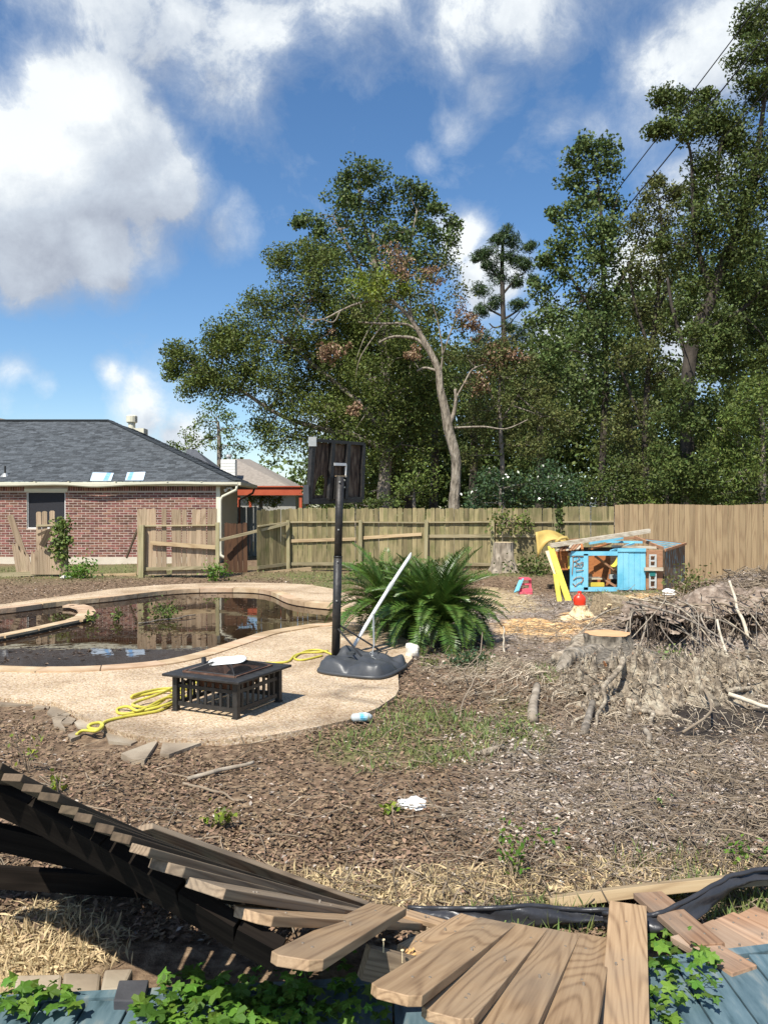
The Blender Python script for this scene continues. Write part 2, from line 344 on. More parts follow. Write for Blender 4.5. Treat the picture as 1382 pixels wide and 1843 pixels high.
def leafmat(name, c, amt=.45, hue=.025, trans=.25, rough=.5, spec=.4):
    c2 = tuple(min(1, x * 1.35) for x in c); return M(name, [c, c2], scale=.6, rough=rough, bump=0, rnd='island', amt=amt, hue=hue, spec=spec, trans=trans)
m_lf_oak = leafmat('oak_leaves', (.094, .120, .026), rough=.6, spec=.25); m_lf_deep = leafmat('deep_green_leaves', (.074, .100, .025), rough=.6, spec=.25); m_lf_elm = leafmat('tallow_leaves', (.088, .124, .036), rough=.55, spec=.3)
m_lf_light = leafmat('light_green_leaves', (.100, .135, .030), rough=.6, spec=.25); m_lf_pine = leafmat('pine_needles', (.055, .088, .030)); m_lf_yel = leafmat('yellow_green_leaves', (.15, .19, .022))
m_lf_dead = leafmat('dead_brown_leaves', (.20, .125, .07), trans=.1); m_lf_glossy = leafmat('glossy_bush_leaves', (.055, .095, .035), rough=.28, spec=.7); m_lf_ol = leafmat('olive_leaves', (.100, .112, .034), rough=.6, spec=.25)
m_lf_vine = leafmat('bright_vine_leaves', (.10, .19, .024), amt=.3, trans=.35); m_grass = leafmat('grass_blades', (.17, .215, .065), amt=.4, hue=.04, trans=.25, rough=.6); m_straw = leafmat('dry_straw_blades', (.44, .34, .19), amt=.35, hue=.01, trans=.1, rough=.8)
m_frond = leafmat('palm_leaflets', (.070, .125, .022), amt=.35, trans=.2, rough=.36, spec=.45); m_frond_y = leafmat('yellowing_palm_leaflets', (.24, .22, .05), amt=.3)
m_litter = M('leaf_litter', [(.155, .102, .062), (.25, .17, .108)], scale=2, rough=.9, bump=0, rnd='island', amt=.62, hue=.015)
m_litter_g = M('pale_leaf_litter', [(.37, .31, .25), (.48, .41, .34)], scale=2, rough=.9, bump=0, rnd='island', amt=.42, hue=.01)
m_twig = M('dry_twigs', [(.155, .115, .078), (.30, .24, .17)], scale=3, rough=.9, bump=0, rnd='island', amt=.55)
m_root = M('pale_root_wood', [(.09, .07, .05), (.32, .26, .19), (.54, .47, .35)], scale=14, rough=.95, bump=.8, bdist=.03, rnd='object', amt=.18)
m_cut = M('fresh_cut_wood', [(.60, .33, .16), (.66, .42, .23)], scale=5, rough=.85, bump=.2)
m_cutlt = M('pale_cut_wood', [(.62, .47, .27), (.72, .58, .36)], scale=9, rough=.85, bump=.3)
m_stone = M('flagstone', [(.17, .13, .09), (.30, .24, .17), (.38, .32, .235)], scale=3, rough=.9, bump=.5, rnd='object', amt=.2)
m_coping = M('tan_coping_stone', [(.36, .24, .14), (.47, .33, .20), (.55, .42, .28)], scale=4, rough=.85, bump=.4, rnd='object', amt=.12, hue=.008)
m_liner = M('black_plastic_liner', [(.022, .023, .026), (.04, .04, .044)], scale=6, rough=.36, bump=.3, spec=.5)
m_blue = M('sky_blue_paint', [(.12, .42, .58), (.19, .52, .68), (.24, .56, .70)], scale=4, rough=.6, bump=.15)
m_bare = M('bare_brown_wood', [(.30, .15, .08), (.42, .23, .13)], scale=4, stretch=(1, 1, 4), rough=.85, bump=.3)
m_orange = M('orange_brown_stained_wood', [(.36, .13, .045), (.50, .20, .07)], scale=4, stretch=(1, 1, 5), rough=.7, bump=.2)
m_yellow = M('yellow_paint', [(.60, .47, .06), (.74, .60, .10)], scale=4, rough=.5, bump=.15)
m_slide = M('yellow_slide_plastic', [(.46, .31, .08), (.62, .46, .15)], scale=3, rough=.5, bump=.1)
m_redpl = M('red_plastic', [(.72, .035, .015), (.80, .05, .02)], scale=3, rough=.35, bump=.05, spec=.5)
m_pink = M('pink_plastic', [(.60, .08, .13), (.68, .14, .18)], scale=3, rough=.5, bump=.05)
m_teal = M('teal_plastic', [(.02, .16, .15), (.04, .20, .18)], scale=3, rough=.5, bump=.05)
m_greypl = M('grey_plastic', [(.42, .44, .42), (.52, .53, .50)], scale=3, rough=.6, bump=.05)
m_pale = M('weathered_white_plank', [(.34, .28, .20), (.52, .45, .34), (.62, .56, .46)], scale=3, stretch=(1, 6, 6), rough=.85, bump=.3)
m_rock = M('pale_rock', [(.55, .50, .42), (.68, .64, .56)], scale=6, rough=.95, bump=.6)
m_metal = M('dull_grey_metal', [(.45, .45, .42), (.58, .57, .53)], scale=9, rough=.4, bump=.05, metal=.7)
# ------------------------------------------------------------ plan outlines (metres)
def plan(pts, z=0.0):
    return [tuple(gp(x, y, z)[:2]) for x, y in pts]
def smooth_loop(P, n=4):
    out = []; k = len(P)
    for i in range(k):
        p0, p1, p2, p3 = [np.array(P[(i + j) % k]) for j in (-1, 0, 1, 2)]
        for t in np.linspace(0, 1, n, endpoint=False):
            out.append(tuple(.5 * ((2 * p1) + (-p0 + p2) * t + (2 * p0 - 5 * p1 + 4 * p2 - p3) * t * t + (-p0 + 3 * p1 - 3 * p2 + p3) * t ** 3)))
    return out
DZ = 0.05
pool_px = [(203, 1075), (284, 1065.5), (344, 1061), (405, 1060), (457, 1061), (490, 1066), (520, 1079), (560, 1086), (604, 1091), (612, 1103), (600, 1121), (560, 1125), (486, 1137), (446, 1148), (397, 1164), (344, 1180), (284, 1192), (203, 1199.5), (122, 1203), (40, 1202), (-60, 1196), (-200, 1175), (-260, 1130), (-150, 1104), (0, 1097), (100, 1085)]
pool = smooth_loop(plan(pool_px, DZ), 4)
deck_px_far = [(-420, 1130), (-150, 1098), (0, 1088), (81, 1077), (134, 1070), (203, 1060), (284, 1053), (365, 1049.5), (446, 1048.6), (510, 1049.5), (560, 1052.5), (600, 1060), (640, 1075), (655, 1100), (690, 1130), (735, 1152), (742, 1185), (716, 1210),
               (718, 1240), (712, 1252), (680, 1274), (626, 1296), (567, 1309), (486, 1323), (405, 1330), (304, 1330), (243, 1324), (194, 1310), (170, 1299), (134, 1280), (101, 1264), (0, 1255), (-200, 1252), (-420, 1250)]
deck = plan(deck_px_far, DZ)
deck_s = []
for i in range(len(deck)):
    deck_s.append(deck[i])
coping_out = []
def offset_loop(P, d):
    out = []; k = len(P)
    for i in range(k):
        a = np.array(P[i - 1]); b = np.array(P[(i + 1) % k]); t = b - a; t = t / (np.linalg.norm(t) + 1e-9)
        out.append((P[i][0] + t[1] * d, P[i][1] - t[0] * d))
    return out
area = sum(pool[i][0] * pool[(i + 1) % len(pool)][1] - pool[(i + 1) % len(pool)][0] * pool[i][1] for i in range(len(pool))) / 2
SGN = 1 if area > 0 else -1
cop_o = offset_loop(pool, SGN * .22); pool_in = offset_loop(pool, -SGN * .02)

# ------------------------------------------------------------ ground height and zones
def ell(x0, y0, x1, y1, z=0.0):
    a = gp((x0 + x1) / 2, y1, z); b = gp((x0 + x1) / 2, y0, z); cy = (a.y + b.y) / 2
    return ((x0 + x1) / 2 - 691) / F * cy, cy, (x1 - x0) / 2 / F * cy, (b.y - a.y) / 2
def em(x, y, e, soft=.5, wob=.25, s=1.5, seed=0):
    q = np.sqrt(((x - e[0]) / e[2]) ** 2 + ((y - e[1]) / e[3]) ** 2) + fbm(x, y, s, 3, seed) * wob * 2
    return np.clip((1 - q) / soft + .5, 0, 1)
MOUNDS = [(2.35, 7.5, 1.35, 1.0, .10), (6.1, 11.6, 1.9, 1.3, .42), (6.6, 10.0, 1.9, 1.4, .24), (4.6, 11.0, 1.0, .7, .22), (7.2, 14.2, 1.8, 1.6, .40), (2.9, 20.3, 2.2, 1.6, .15), (8.5, 13.0, 1.8, 2.2, .4)]
PIT = [(4.2, 9.75, .9, .55, .38), (3.2, 6.35, 1.3, .55, .05)]
def gh(x, y):
    x = np.asarray(x, float); y = np.asarray(y, float)
    near = np.clip((y - 2.2) / 2, 0, 1)
    z = fbm(x, y, .5, 4, 3) * .07 * near + fbm(x, y, 3.0, 3, 5) * .022 * near
    rough = np.clip((x - .3 - (y - 6) * .1) / 2, 0, 1) * np.clip((15 - y) / 3, 0, 1) * near
    z = z + rough * (np.abs(fbm(x, y, 2.0, 4, 8)) * .13 - .02)
    for cx, cy, rx, ry, h in MOUNDS:
        q = ((x - cx) / rx) ** 2 + ((y - cy) / ry) ** 2; z = z + h * np.exp(-q * 1.2) * (1 + .5 * fbm(x, y, 1.6, 3, 11))
    for cx, cy, rx, ry, h in PIT:
        q = ((x - cx) / rx) ** 2 + ((y - cy) / ry) ** 2; z = z - h * np.exp(-q * 1.2)
    return z
def ghs(x, y): return float(gh(x, y))
DX = [p[0] for p in deck]; 
def near_deck(x, y):
    """0 inside/near the patio, 1 away"""
    x = np.asarray(x); y = np.asarray(y); d = np.full(x.shape, 9.0)
    P = deck; n = len(P)
    for i in range(n):
        ax, ay = P[i]; bx, by = P[(i + 1) % n]; vx, vy = bx - ax, by - ay; L2 = vx * vx + vy * vy + 1e-9
        t = np.clip(((x - ax) * vx + (y - ay) * vy) / L2, 0, 1)
        d = np.minimum(d, np.hypot(x - ax - t * vx, y - ay - t * vy))
    return np.where(inpoly(x, y, P), 0, d)
bdeck = [(-2.2, .2), (-2.2, 2.46), (-1.25, 2.50), (-.25, 2.58), (.9, 2.70), (1.42, 2.80), (3.0, 2.92), (3.0, .2)]   # low blue deck under the camera

def axis(lo, f0, f1, hi, st, grow=1.13):
    a = list(np.arange(f0, f1, st)); s = st; v = a[-1]
    while v < hi: s *= grow; v += s; a.append(v)
    s = st; v = f0; pre = []
    while v > lo: s *= grow; v -= s; pre.append(v)
    return np.array(pre[::-1] + a)
gx = axis(-900, -7, 9, 900, .065); gy = axis(-500, 1.0, 16.5, 1500, .065)
GX, GY = np.meshgrid(gx, gy, indexing='ij')
GZ = gh(GX, GY); nd = near_deck(GX, GY)
far = np.clip((np.hypot(GX, GY - 10) - 22) / 20, 0, 1); GZ = GZ * (1 - far) - far * .02
GZ = np.where(nd < .4, GZ * (nd / .4) + (.0) * (1 - nd / .4), GZ)
GZ = np.where(inpoly(GX, GY, pool), -1.1, GZ)
GZ = np.where(inpoly(GX, GY, bdeck), -.05, GZ)
nX, nY = GX.shape
idx = np.arange(nX * nY).reshape(nX, nY)
Fq = np.stack([idx[:-1, :-1], idx[1:, :-1], idx[1:, 1:], idx[:-1, 1:]], -1).reshape(-1, 4)
E_grass = [ell(640, 1290, 880, 1380), ell(900, 1270, 980, 1350), ell(600, 1320, 900, 1372), (-9.5, 21.8, 5.0, 2.4), (-1.5, 20.4, 1.8, 1.2), ell(840, 1630, 1110, 1690), ell(1190, 1580, 1420, 1680), ell(960, 1215, 1010, 1250), ell(520, 1040, 640, 1068), ell(1080, 1060, 1240, 1110), ell(800, 1170, 890, 1210), (3.0, 20.2, 1.8, .8), ell(1150, 1530, 1400, 1570)]
E_straw = [ell(300, 1560, 760, 1640), ell(560, 1570, 1150, 1640), ell(1000, 1540, 1420, 1600), ell(-100, 1650, 200, 1790), ell(700, 1560, 1000, 1620), ell(840, 1060, 960, 1100)]
E_saw = [ell(885, 1114, 1040, 1156), ell(1120, 1072, 1250, 1098), ell(1010, 1098, 1065, 1130)]
E_grey = [ell(850, 1380, 1500, 1560), ell(900, 1300, 1500, 1480), (4.5, 11.5, 4.5, 4.2), ell(840, 1075, 1010, 1115), ell(960, 1150, 1400, 1300)]
E_wet = [ell(1160, 1268, 1480, 1335), ell(-100, 1300, 500, 1560), ell(940, 1330, 1180, 1380)]
def zsum(x, y, Es, soft=.5, wob=.25, s=1.5, seed=0):
    r = np.zeros(np.shape(x))
    for i, e in enumerate(Es): r = np.maximum(r, em(x, y, e, soft, wob, s, seed + i))
    return r
zg = zsum(GX, GY, E_grass, .8, .35, 2.0, 20); zs = zsum(GX, GY, E_straw, .5, .3, 2.5, 40); zw = zsum(GX, GY, E_saw, .35, .3, 1.8, 60); zy = zsum(GX, GY, E_grey, .8, .2, .8, 80) ; zt = em(GX, GY, E_wet[0], .35, .35, 1.6, 90)
zg = np.maximum(zg, np.clip((GY - 27) / 3, 0, 1) * .8)
ground = np_mesh('ground', np.stack([GX, GY, GZ], -1).reshape(-1, 3), Fq, None if False else M('tmp', [(0, 0, 0)]), smooth=True)
tag(ground, kind='structure')
def vattr(o, name, vals):
    a = o.data.color_attributes.new(name, 'FLOAT_COLOR', 'POINT'); a.data.foreach_set('color', np.ascontiguousarray(vals, dtype=np.float32).ravel())
vattr(ground, 'zone', np.stack([zg, zs, zw, np.ones_like(zg)], -1).reshape(-1, 4))
vattr(ground, 'zone2', np.stack([zy, zt, zg * 0, np.ones_like(zg)], -1).reshape(-1, 4))
def ground_mat():
    m, nt, p = new_mat('yard_soil'); N = nt.nodes.new; L = nt.links.new
    tc = N('ShaderNodeTexCoord')
    def ramp(scale, cols, detail=8, lo=.3, hi=.7, rough=.6):
        n = N('ShaderNodeTexNoise'); n.inputs['Scale'].default_value = scale; n.inputs['Detail'].default_value = detail; n.inputs['Roughness'].default_value = rough; L(tc.outputs['Object'], n.inputs['Vector'])
        c = N('ShaderNodeValToRGB'); L(n.outputs['Fac'], c.inputs[0]); e = c.color_ramp.elements
        while len(e) < len(cols): e.new(.5)
        for i, k in enumerate(cols): e[i].position = lo + (hi - lo) * i / (len(cols) - 1); e[i].color = (*k, 1)
        return c.outputs[0], n.outputs['Fac']
    base, h1 = ramp(14, [(.055, .036, .022), (.13, .085, .052), (.22, .15, .092), (.33, .24, .155)])
    grass, _ = ramp(20, [(.06, .065, .025), (.15, .15, .055), (.24, .20, .10)])
    straw, _ = ramp(30, [(.30, .22, .12), (.46, .35, .20), (.56, .45, .28)])
    saw, _ = ramp(7, [(.42, .24, .10), (.70, .42, .18), (.78, .56, .30)], lo=.35, hi=.6)
    grey, _ = ramp(18, [(.13, .10, .08), (.26, .21, .17), (.42, .36, .30)])
    wet, _ = ramp(5, [(.03, .024, .02), (.06, .048, .038)])
    a = N('ShaderNodeAttribute'); a.attribute_name = 'zone'; s = N('ShaderNodeSeparateColor'); L(a.outputs['Color'], s.inputs[0])
    b = N('ShaderNodeAttribute'); b.attribute_name = 'zone2'; s2 = N('ShaderNodeSeparateColor'); L(b.outputs['Color'], s2.inputs[0])
    col = base
    for fac, c in ((s2.outputs[0], grey), (s.outputs[0], grass), (s.outputs[1], straw), (s.outputs[2], saw), (s2.outputs[1], wet)):
        mx = N('ShaderNodeMix'); mx.data_type = 'RGBA'; L(fac, mx.inputs[0]); L(col, mx.inputs[6]); L(c, mx.inputs[7]); col = mx.outputs[2]
    L(col, p.inputs['Base Color'])
    rg = N('ShaderNodeMapRange'); rg.inputs[3].default_value = .95; rg.inputs[4].default_value = .35; L(s2.outputs[1], rg.inputs[0]); L(rg.outputs[0], p.inputs['Roughness'])
    p.inputs['Specular IOR Level'].default_value = .25
    bp = N('ShaderNodeBump'); bp.inputs['Strength'].default_value = .8; bp.inputs['Distance'].default_value = .04; L(h1, bp.inputs['Height']); L(bp.outputs[0], p.inputs['Normal'])
    return m
ground.data.materials[0] = ground_mat()

# ------------------------------------------------------------ pool deck, coping, water
def pebble_mat():
    m, nt, p = new_mat('exposed_pebble_concrete'); N = nt.nodes.new; L = nt.links.new
    tc = N('ShaderNodeTexCoord')
    v = N('ShaderNodeTexVoronoi'); v.inputs['Scale'].default_value = 62; v.inputs['Randomness'].default_value = 1; L(tc.outputs['Object'], v.inputs['Vector'])
    sp = N('ShaderNodeSeparateColor'); L(v.outputs['Color'], sp.inputs[0])
    cr = N('ShaderNodeValToRGB'); L(sp.outputs[0], cr.inputs[0]); e = cr.color_ramp.elements
    cols = [(.22, .13, .075), (.44, .30, .19), (.64, .48, .33), (.74, .61, .46), (.42, .34, .27)]
    while len(e) < 5: e.new(.5)
    for i, c in enumerate(cols): e[i].position = i / 4.2; e[i].color = (*c, 1)
    mr = N('ShaderNodeMapRange'); mr.inputs[1].default_value = .35; mr.inputs[2].default_value = .75; L(v.outputs['Distance'], mr.inputs[0])
    mx = N('ShaderNodeMix'); mx.data_type = 'RGBA'; L(mr.outputs[0], mx.inputs[0]); L(cr.outputs[0], mx.inputs[6]); mx.inputs[7].default_value = (.50, .385, .24, 1)
    n = N('ShaderNodeTexNoise'); n.inputs['Scale'].default_value = .9; n.inputs['Detail'].default_value = 7; n.inputs['Roughness'].default_value = .65; L(tc.outputs['Object'], n.inputs['Vector'])
    c2 = N('ShaderNodeValToRGB'); L(n.outputs['Fac'], c2.inputs[0]); e = c2.color_ramp.elements
    e[0].position = .36; e[0].color = (.62, .58, .54, 1); e[1].position = .56; e[1].color = (1, 1, 1, 1)
    mu = N('ShaderNodeMix'); mu.data_type = 'RGBA'; mu.blend_type = 'MULTIPLY'; mu.inputs[0].default_value = 1; L(mx.outputs[2], mu.inputs[6]); L(c2.outputs[0], mu.inputs[7])
    # stain lines of the slab, plus darker bands along its edge, by pit and tank
    st = N('ShaderNodeAttribute'); st.attribute_name = 'stain'
    n3 = N('ShaderNodeTexNoise'); n3.inputs['Scale'].default_value = 9; n3.inputs['Detail'].default_value = 6; L(tc.outputs['Object'], n3.inputs['Vector'])
    m3 = N('ShaderNodeMath'); m3.operation = 'MULTIPLY'; L(st.outputs['Fac'], m3.inputs[0]); L(n3.outputs['Fac'], m3.inputs[1])
    m4 = N('ShaderNodeMath'); m4.operation = 'MULTIPLY'; m4.inputs[1].default_value = 1.3; m4.use_clamp = True; L(m3.outputs[0], m4.inputs[0])
    mf = N('ShaderNodeMix'); mf.data_type = 'RGBA'; L(m4.outputs[0], mf.inputs[0]); L(mu.outputs[2], mf.inputs[6]); mf.inputs[7].default_value = (.10, .075, .055, 1)
    L(mf.outputs[2], p.inputs['Base Color']); p.inputs['Roughness'].default_value = .9; p.inputs['Specular IOR Level'].default_value = .2
    bp = N('ShaderNodeBump'); bp.inputs['Strength'].default_value = .5; bp.inputs['Distance'].default_value = .006; bp.invert = True; L(v.outputs['Distance'], bp.inputs['Height']); L(bp.outputs[0], p.inputs['Normal'])
    return m
m_pebble = pebble_mat()
hole = cop_o if SGN > 0 else cop_o
tri = tessellate_polygon([[Vector((x, y, 0)) for x, y in deck], [Vector((x, y, 0)) for x, y in hole]])
allp = deck + hole
g = G(); g.v = [(x, y, DZ) for x, y in allp]
for t in tri:
    a, b, c = [Vector(g.v[i]) for i in t]
    g.f.append(tuple(t) if (b - a).cross(c - a).z > 0 else (t[0], t[2], t[1]))
nb = len(deck); base_i = len(g.v); g.v += [(x, y, -.12) for x, y in deck]
for i in range(nb): j = (i + 1) % nb; g.f.append((i, j, base_i + j, base_i + i))
pd = g.build('pool_deck', m_pebble); tag(pd, kind='structure')
# subdivide for stain attribute
import bmesh
bm = bmesh.new(); bm.from_mesh(pd.data)
for _ in range(5):
    es = [e for e in bm.edges if e.calc_length() > .22]
    if not es: break
    bmesh.ops.subdivide_edges(bm, edges=es, cuts=1); bmesh.ops.triangulate(bm, faces=bm.faces[:])
bm.to_mesh(pd.data); bm.free()
co = np.empty(len(pd.data.vertices) * 3, np.float32); pd.data.vertices.foreach_get('co', co); co = co.reshape(-1, 3)
def segd(x, y, a, b):
    vx, vy = b[0] - a[0], b[1] - a[1]; t = np.clip(((x - a[0]) * vx + (y - a[1]) * vy) / (vx * vx + vy * vy), 0, 1); return np.hypot(x - a[0] - t * vx, y - a[1] - t * vy)
stn = np.zeros(len(co))
for a, b, w, k in (((598, 1252), (655, 1233), .1, .9), ((598, 1253), (700, 1268), .08, .7), ((655, 1233), (715, 1243), .06, .8), ((150, 1290), (300, 1326), .16, .5), ((300, 1328), (640, 1292), .13, .5), ((480, 1240), (520, 1262), .25, .45), ((620, 1240), (560, 1225), .2, .35)):
    pa, pb = gp(*a, DZ), gp(*b, DZ); d = segd(co[:, 0], co[:, 1], pa, pb); stn = np.maximum(stn, k * np.clip(1.4 - d / w, 0, 1))
a = pd.data.attributes.new('stain', 'FLOAT', 'POINT'); a.data.foreach_set('value', stn.astype(np.float32))
# pool shell
g = G(); n = len(pool)
for i in range(n):
    j = (i + 1) % n; g.add([(pool[i][0], pool[i][1], DZ - .03), (pool[j][0], pool[j][1], DZ - .03), (pool[j][0], pool[j][1], -.9), (pool[i][0], pool[i][1], -.9)], [(0, 1, 2, 3)])
ps = g.build('pool_shell', M('stained_pool_plaster', [(.09, .06, .04), (.2, .14, .1)], scale=3, rough=.9)); tag(ps, kind='structure')
def water_mat():
    m, nt, p = new_mat('dark_tannin_water'); N = nt.nodes.new; L = nt.links.new
    tc = N('ShaderNodeTexCoord'); n = N('ShaderNodeTexNoise'); n.inputs['Scale'].default_value = 1.2; n.inputs['Detail'].default_value = 7; L(tc.outputs['Object'], n.inputs['Vector'])
    cr = N('ShaderNodeValToRGB'); L(n.outputs['Fac'], cr.inputs[0]); e = cr.color_ramp.elements
    e[0].position = .35; e[0].color = (.022, .012, .007, 1); e[1].position = .7; e[1].color = (.05, .03, .018, 1); L(cr.outputs[0], p.inputs['Base Color'])
    p.inputs['Roughness'].default_value = .015; p.inputs['IOR'].default_value = 1.36; p.inputs['Specular IOR Level'].default_value = .72
    n2 = N('ShaderNodeTexNoise'); n2.inputs['Scale'].default_value = 3.5; n2.inputs['Detail'].default_value = 3; L(tc.outputs['Object'], n2.inputs['Vector'])
    bp = N('ShaderNodeBump'); bp.inputs['Strength'].default_value = .045; bp.inputs['Distance'].default_value = .02; L(n2.outputs['Fac'], bp.inputs['Height']); L(bp.outputs[0], p.inputs['Normal'])
    return m
WZ = -.035
po = offset_loop(pool, SGN * .05)
g = G(); g.v = [(x, y, WZ) for x, y in po]
for t in tessellate_polygon([[Vector((x, y, 0)) for x, y in po]]):
    a, b, c = [Vector(g.v[i]) for i in t]; g.f.append(tuple(t) if (b - a).cross(c - a).z > 0 else (t[0], t[2], t[1]))
pw = g.build('pool_water', water_mat()); tag(pw, kind='structure')
# coping stones around the rim
k = 0; step = 3
cl = []
for i in range(n): cl.append((pool_in[i], cop_o[i]))
acc = 0; segs = []; cur = [0]
for i in range(1, n + 1):
    a, b = pool[i - 1], pool[i % n]; acc += math.hypot(a[0] - b[0], a[1] - b[1]); cur.append(i % n)
    if acc > .55 or i == n: segs.append(cur); cur = [i % n]; acc = 0
for s in segs:
    ins = [Vector((*pool_in[i], 0)) for i in s]; outs = [Vector((*cop_o[i], 0)) for i in s]
    def tr(P):
        P = [p.copy() for p in P]; d = (P[1] - P[0]).normalized() * .006; P[0] += d; d = (P[-2] - P[-1]).normalized() * .006; P[-1] += d; return P
    ins = tr(ins); outs = tr(outs); poly = ins + outs[::-1]
    if SGN < 0: poly = poly[::-1]
    z = DZ + .012 + random.uniform(0, .006)
    g = G().prism([(p.x, p.y) for p in poly][::-1], -.02, z); o = g.build('coping_stone', m_coping, pd)
# spa wall: arc of stone inside the pool's left end
spa_px = [(-40, 1146), (0, 1140), (60, 1128), (100, 1119), (134, 1112), (150, 1106), (158, 1098), (152, 1090), (138, 1086), (118, 1086)]
sp = [Vector((*gp(x, y, .06)[:2], 0)) for x, y in spa_px]
spa = empty('spa_wall', (sp[4].x, sp[4].y, 0), kind='structure')
core = G()
for i in range(len(sp) - 1):
    a, b = sp[i], sp[i + 1]; d = (b - a).normalized(); L_ = (b - a).length; w = .20 if i < 4 else .27
    nn = max(1, round(L_ / .45))
    for q in range(nn):
        p0 = a + (b - a) * (q / nn) + d * .005; p1 = a + (b - a) * ((q + 1) / nn) - d * .005
        G().bar((p0.x, p0.y, .015), (p1.x, p1.y, .015), w, .035).build('cap_stone', m_coping, spa)
    core.bar((a.x, a.y, -.42), (b.x, b.y, -.42), w * .8, .82)
core.build('wall_core', M('stained_spa_tile', [(.06, .045, .035), (.14, .10, .07)], scale=12, rough=.7), spa)
# floating leaves on the water
def inpool(n_, ymin=None):
    out = []
    xs = rng.uniform(min(p[0] for p in pool), max(p[0] for p in pool), n_ * 6); ys = rng.uniform(min(p[1] for p in pool), max(p[1] for p in pool), n_ * 6)
    ok = inpoly(xs, ys, pool); return xs[ok][:n_], ys[ok][:n_]
xs, ys = inpool(2600); dens = np.clip(fbm(xs, ys, .8, 4, 31) * 2.2 + .55 + (12 - ys) * .08, .05, 1); kk = rng.random(len(xs)) < dens; xs, ys = xs[kk], ys[kk]; n_ = len(xs)
fl = leaves('floating_leaf_debris', np.stack([xs, ys, np.full(n_, WZ + .004)], -1), np.stack([rng.normal(size=n_), rng.normal(size=n_) * .6, np.zeros(n_)], -1), np.tile([0, 0, 1.], (n_, 1)) + rng.normal(size=(n_, 3)) * .05, rng.uniform(.03, .10, n_), rng.uniform(.008, .03, n_), M('wet_floating_leaves', [(.07, .045, .03), (.16, .11, .07)], scale=4, rough=.6, bump=0, rnd='island', amt=.7))
tag(fl, 'brown dead leaves floating on the dark pool water', 'floating leaves', kind='stuff')

# ------------------------------------------------------------ brick house
H = empty('brick_house', (-9.5, 25.2, 0), 'single-storey red brick house with dark shingle roof behind the pool', 'house')
WY = 25.2; X1 = -5.39; X0 = -14.6; zf = .21; ZT = 2.62
wx0, wx1, wz0, wz1 = -11.68, -10.43, 1.15, 2.35
g = G(); T = .2
g.box(((X0 + wx0) / 2, WY + T / 2 + .001, (zf + ZT) / 2), (wx0 - X0, T, ZT - zf)); g.box(((wx1 + X1) / 2, WY + T / 2 + .001, (zf + ZT) / 2), (X1 - wx1 - .02, T, ZT - zf))
g.box(((wx0 + wx1) / 2, WY + T / 2 + .001, (zf + wz0) / 2), (wx1 - wx0, T, wz0 - zf)); g.box(((wx0 + wx1) / 2, WY + T / 2 + .001, (wz1 + ZT) / 2), (wx1 - wx0, T, ZT - wz1))
wall = g.build('wall', m_mortar, H)
BL, BH, PX, PZ = .256, .061, .277, .0815
bme = G().box((0, 0, 0), (BL, .05, BH)).me('brick', m_brick); hme = G().box((0, 0, 0), (BL / 2 - .01, .05, BH)).me('brick_half', m_brick)
sol = G().box((0, 0, 0), (.066, .05, .235)).me('soldier_brick', m_brick)
pl = []
rows = int((ZT - .26 - zf) / PZ)
for r in range(rows):
    z = zf + PZ * (r + .5); x = X0 + (PX / 2 if r % 2 else 0)
    while x < X1 - .02:
        xc = x + PX / 2; me, hw = bme, PX / 2
        if x + PX > X1: me, xc, hw = hme, x + PX / 4, PX / 4
        if not (wx0 - hw < xc < wx1 + hw and wz0 - .03 < z < wz1 + .03): pl.append((me, xc, z, 1))
        else:
            l0, l1 = xc - hw, min(xc + hw, wx0); r0_, r1_ = max(xc - hw, wx1), xc + hw
            for q0, q1 in ((l0, l1), (r0_, r1_)):
                if q1 - q0 > .045: pl.append((bme, (q0 + q1) / 2, z, (q1 - q0 - (PX - BL)) / BL))
        x += PX
random.shuffle(pl); pl.sort(key=lambda p: 0 if (p[1] > -10.3) else 1)
for x in np.arange(X0 + .04, X1 - .02, .079):
    if not (wx0 - .06 < x < wx1 + .06): pl.append((sol, x, ZT - .125, 1))
st = G()
for i, (me, x, z, sx_) in enumerate(pl):
    y = WY + .022 + random.uniform(-.003, .003)
    if i < 299: o = link('brick', me, wall); o.location = (x, y, z); o.scale = (sx_, 1, 1)
    else:
        sz = (BL * sx_, .05, BH) if me is bme else ((BL / 2 - .01, .05, BH) if me is hme else (.066, .05, .235)); st.box((x, y, z), sz)
tag(st.build('brick_courses', m_brick_i, wall), kind='stuff')
# copy_tree/links: wall is a mesh with identity transform so bricks keep world coordinates
G().box(((X0 + X1) / 2, WY + .13, zf / 2 - .1), (X1 - X0 + .02, .3, zf + .2)).build('foundation', m_found, H)
wn = G(); fw = .028
for a, b in (((wx0, wz0), (wx1, wz0)), ((wx0, wz1), (wx1, wz1))): wn.box(((wx0 + wx1) / 2, WY + .07, a[1] + (fw / 2 if a[1] == wz0 else -fw / 2)), (wx1 - wx0, .06, fw))
for x in (wx0 + fw / 2, wx1 - fw / 2): wn.box((x, WY + .07, (wz0 + wz1) / 2), (fw, .06, wz1 - wz0 - 2 * fw))
wno = wn.build('window', m_white, H); G().box(((wx0 + wx1) / 2, WY + .08, (wz0 + wz1) / 2), (wx1 - wx0 - 2 * fw, .02, wz1 - wz0 - 2 * fw)).build('window_screen', m_screen, wno)
G().box(((wx0 + wx1) / 2, WY + .01, wz1 + .05), (wx1 - wx0 + .16, .06, .10)).build('window_header', m_trim, H)
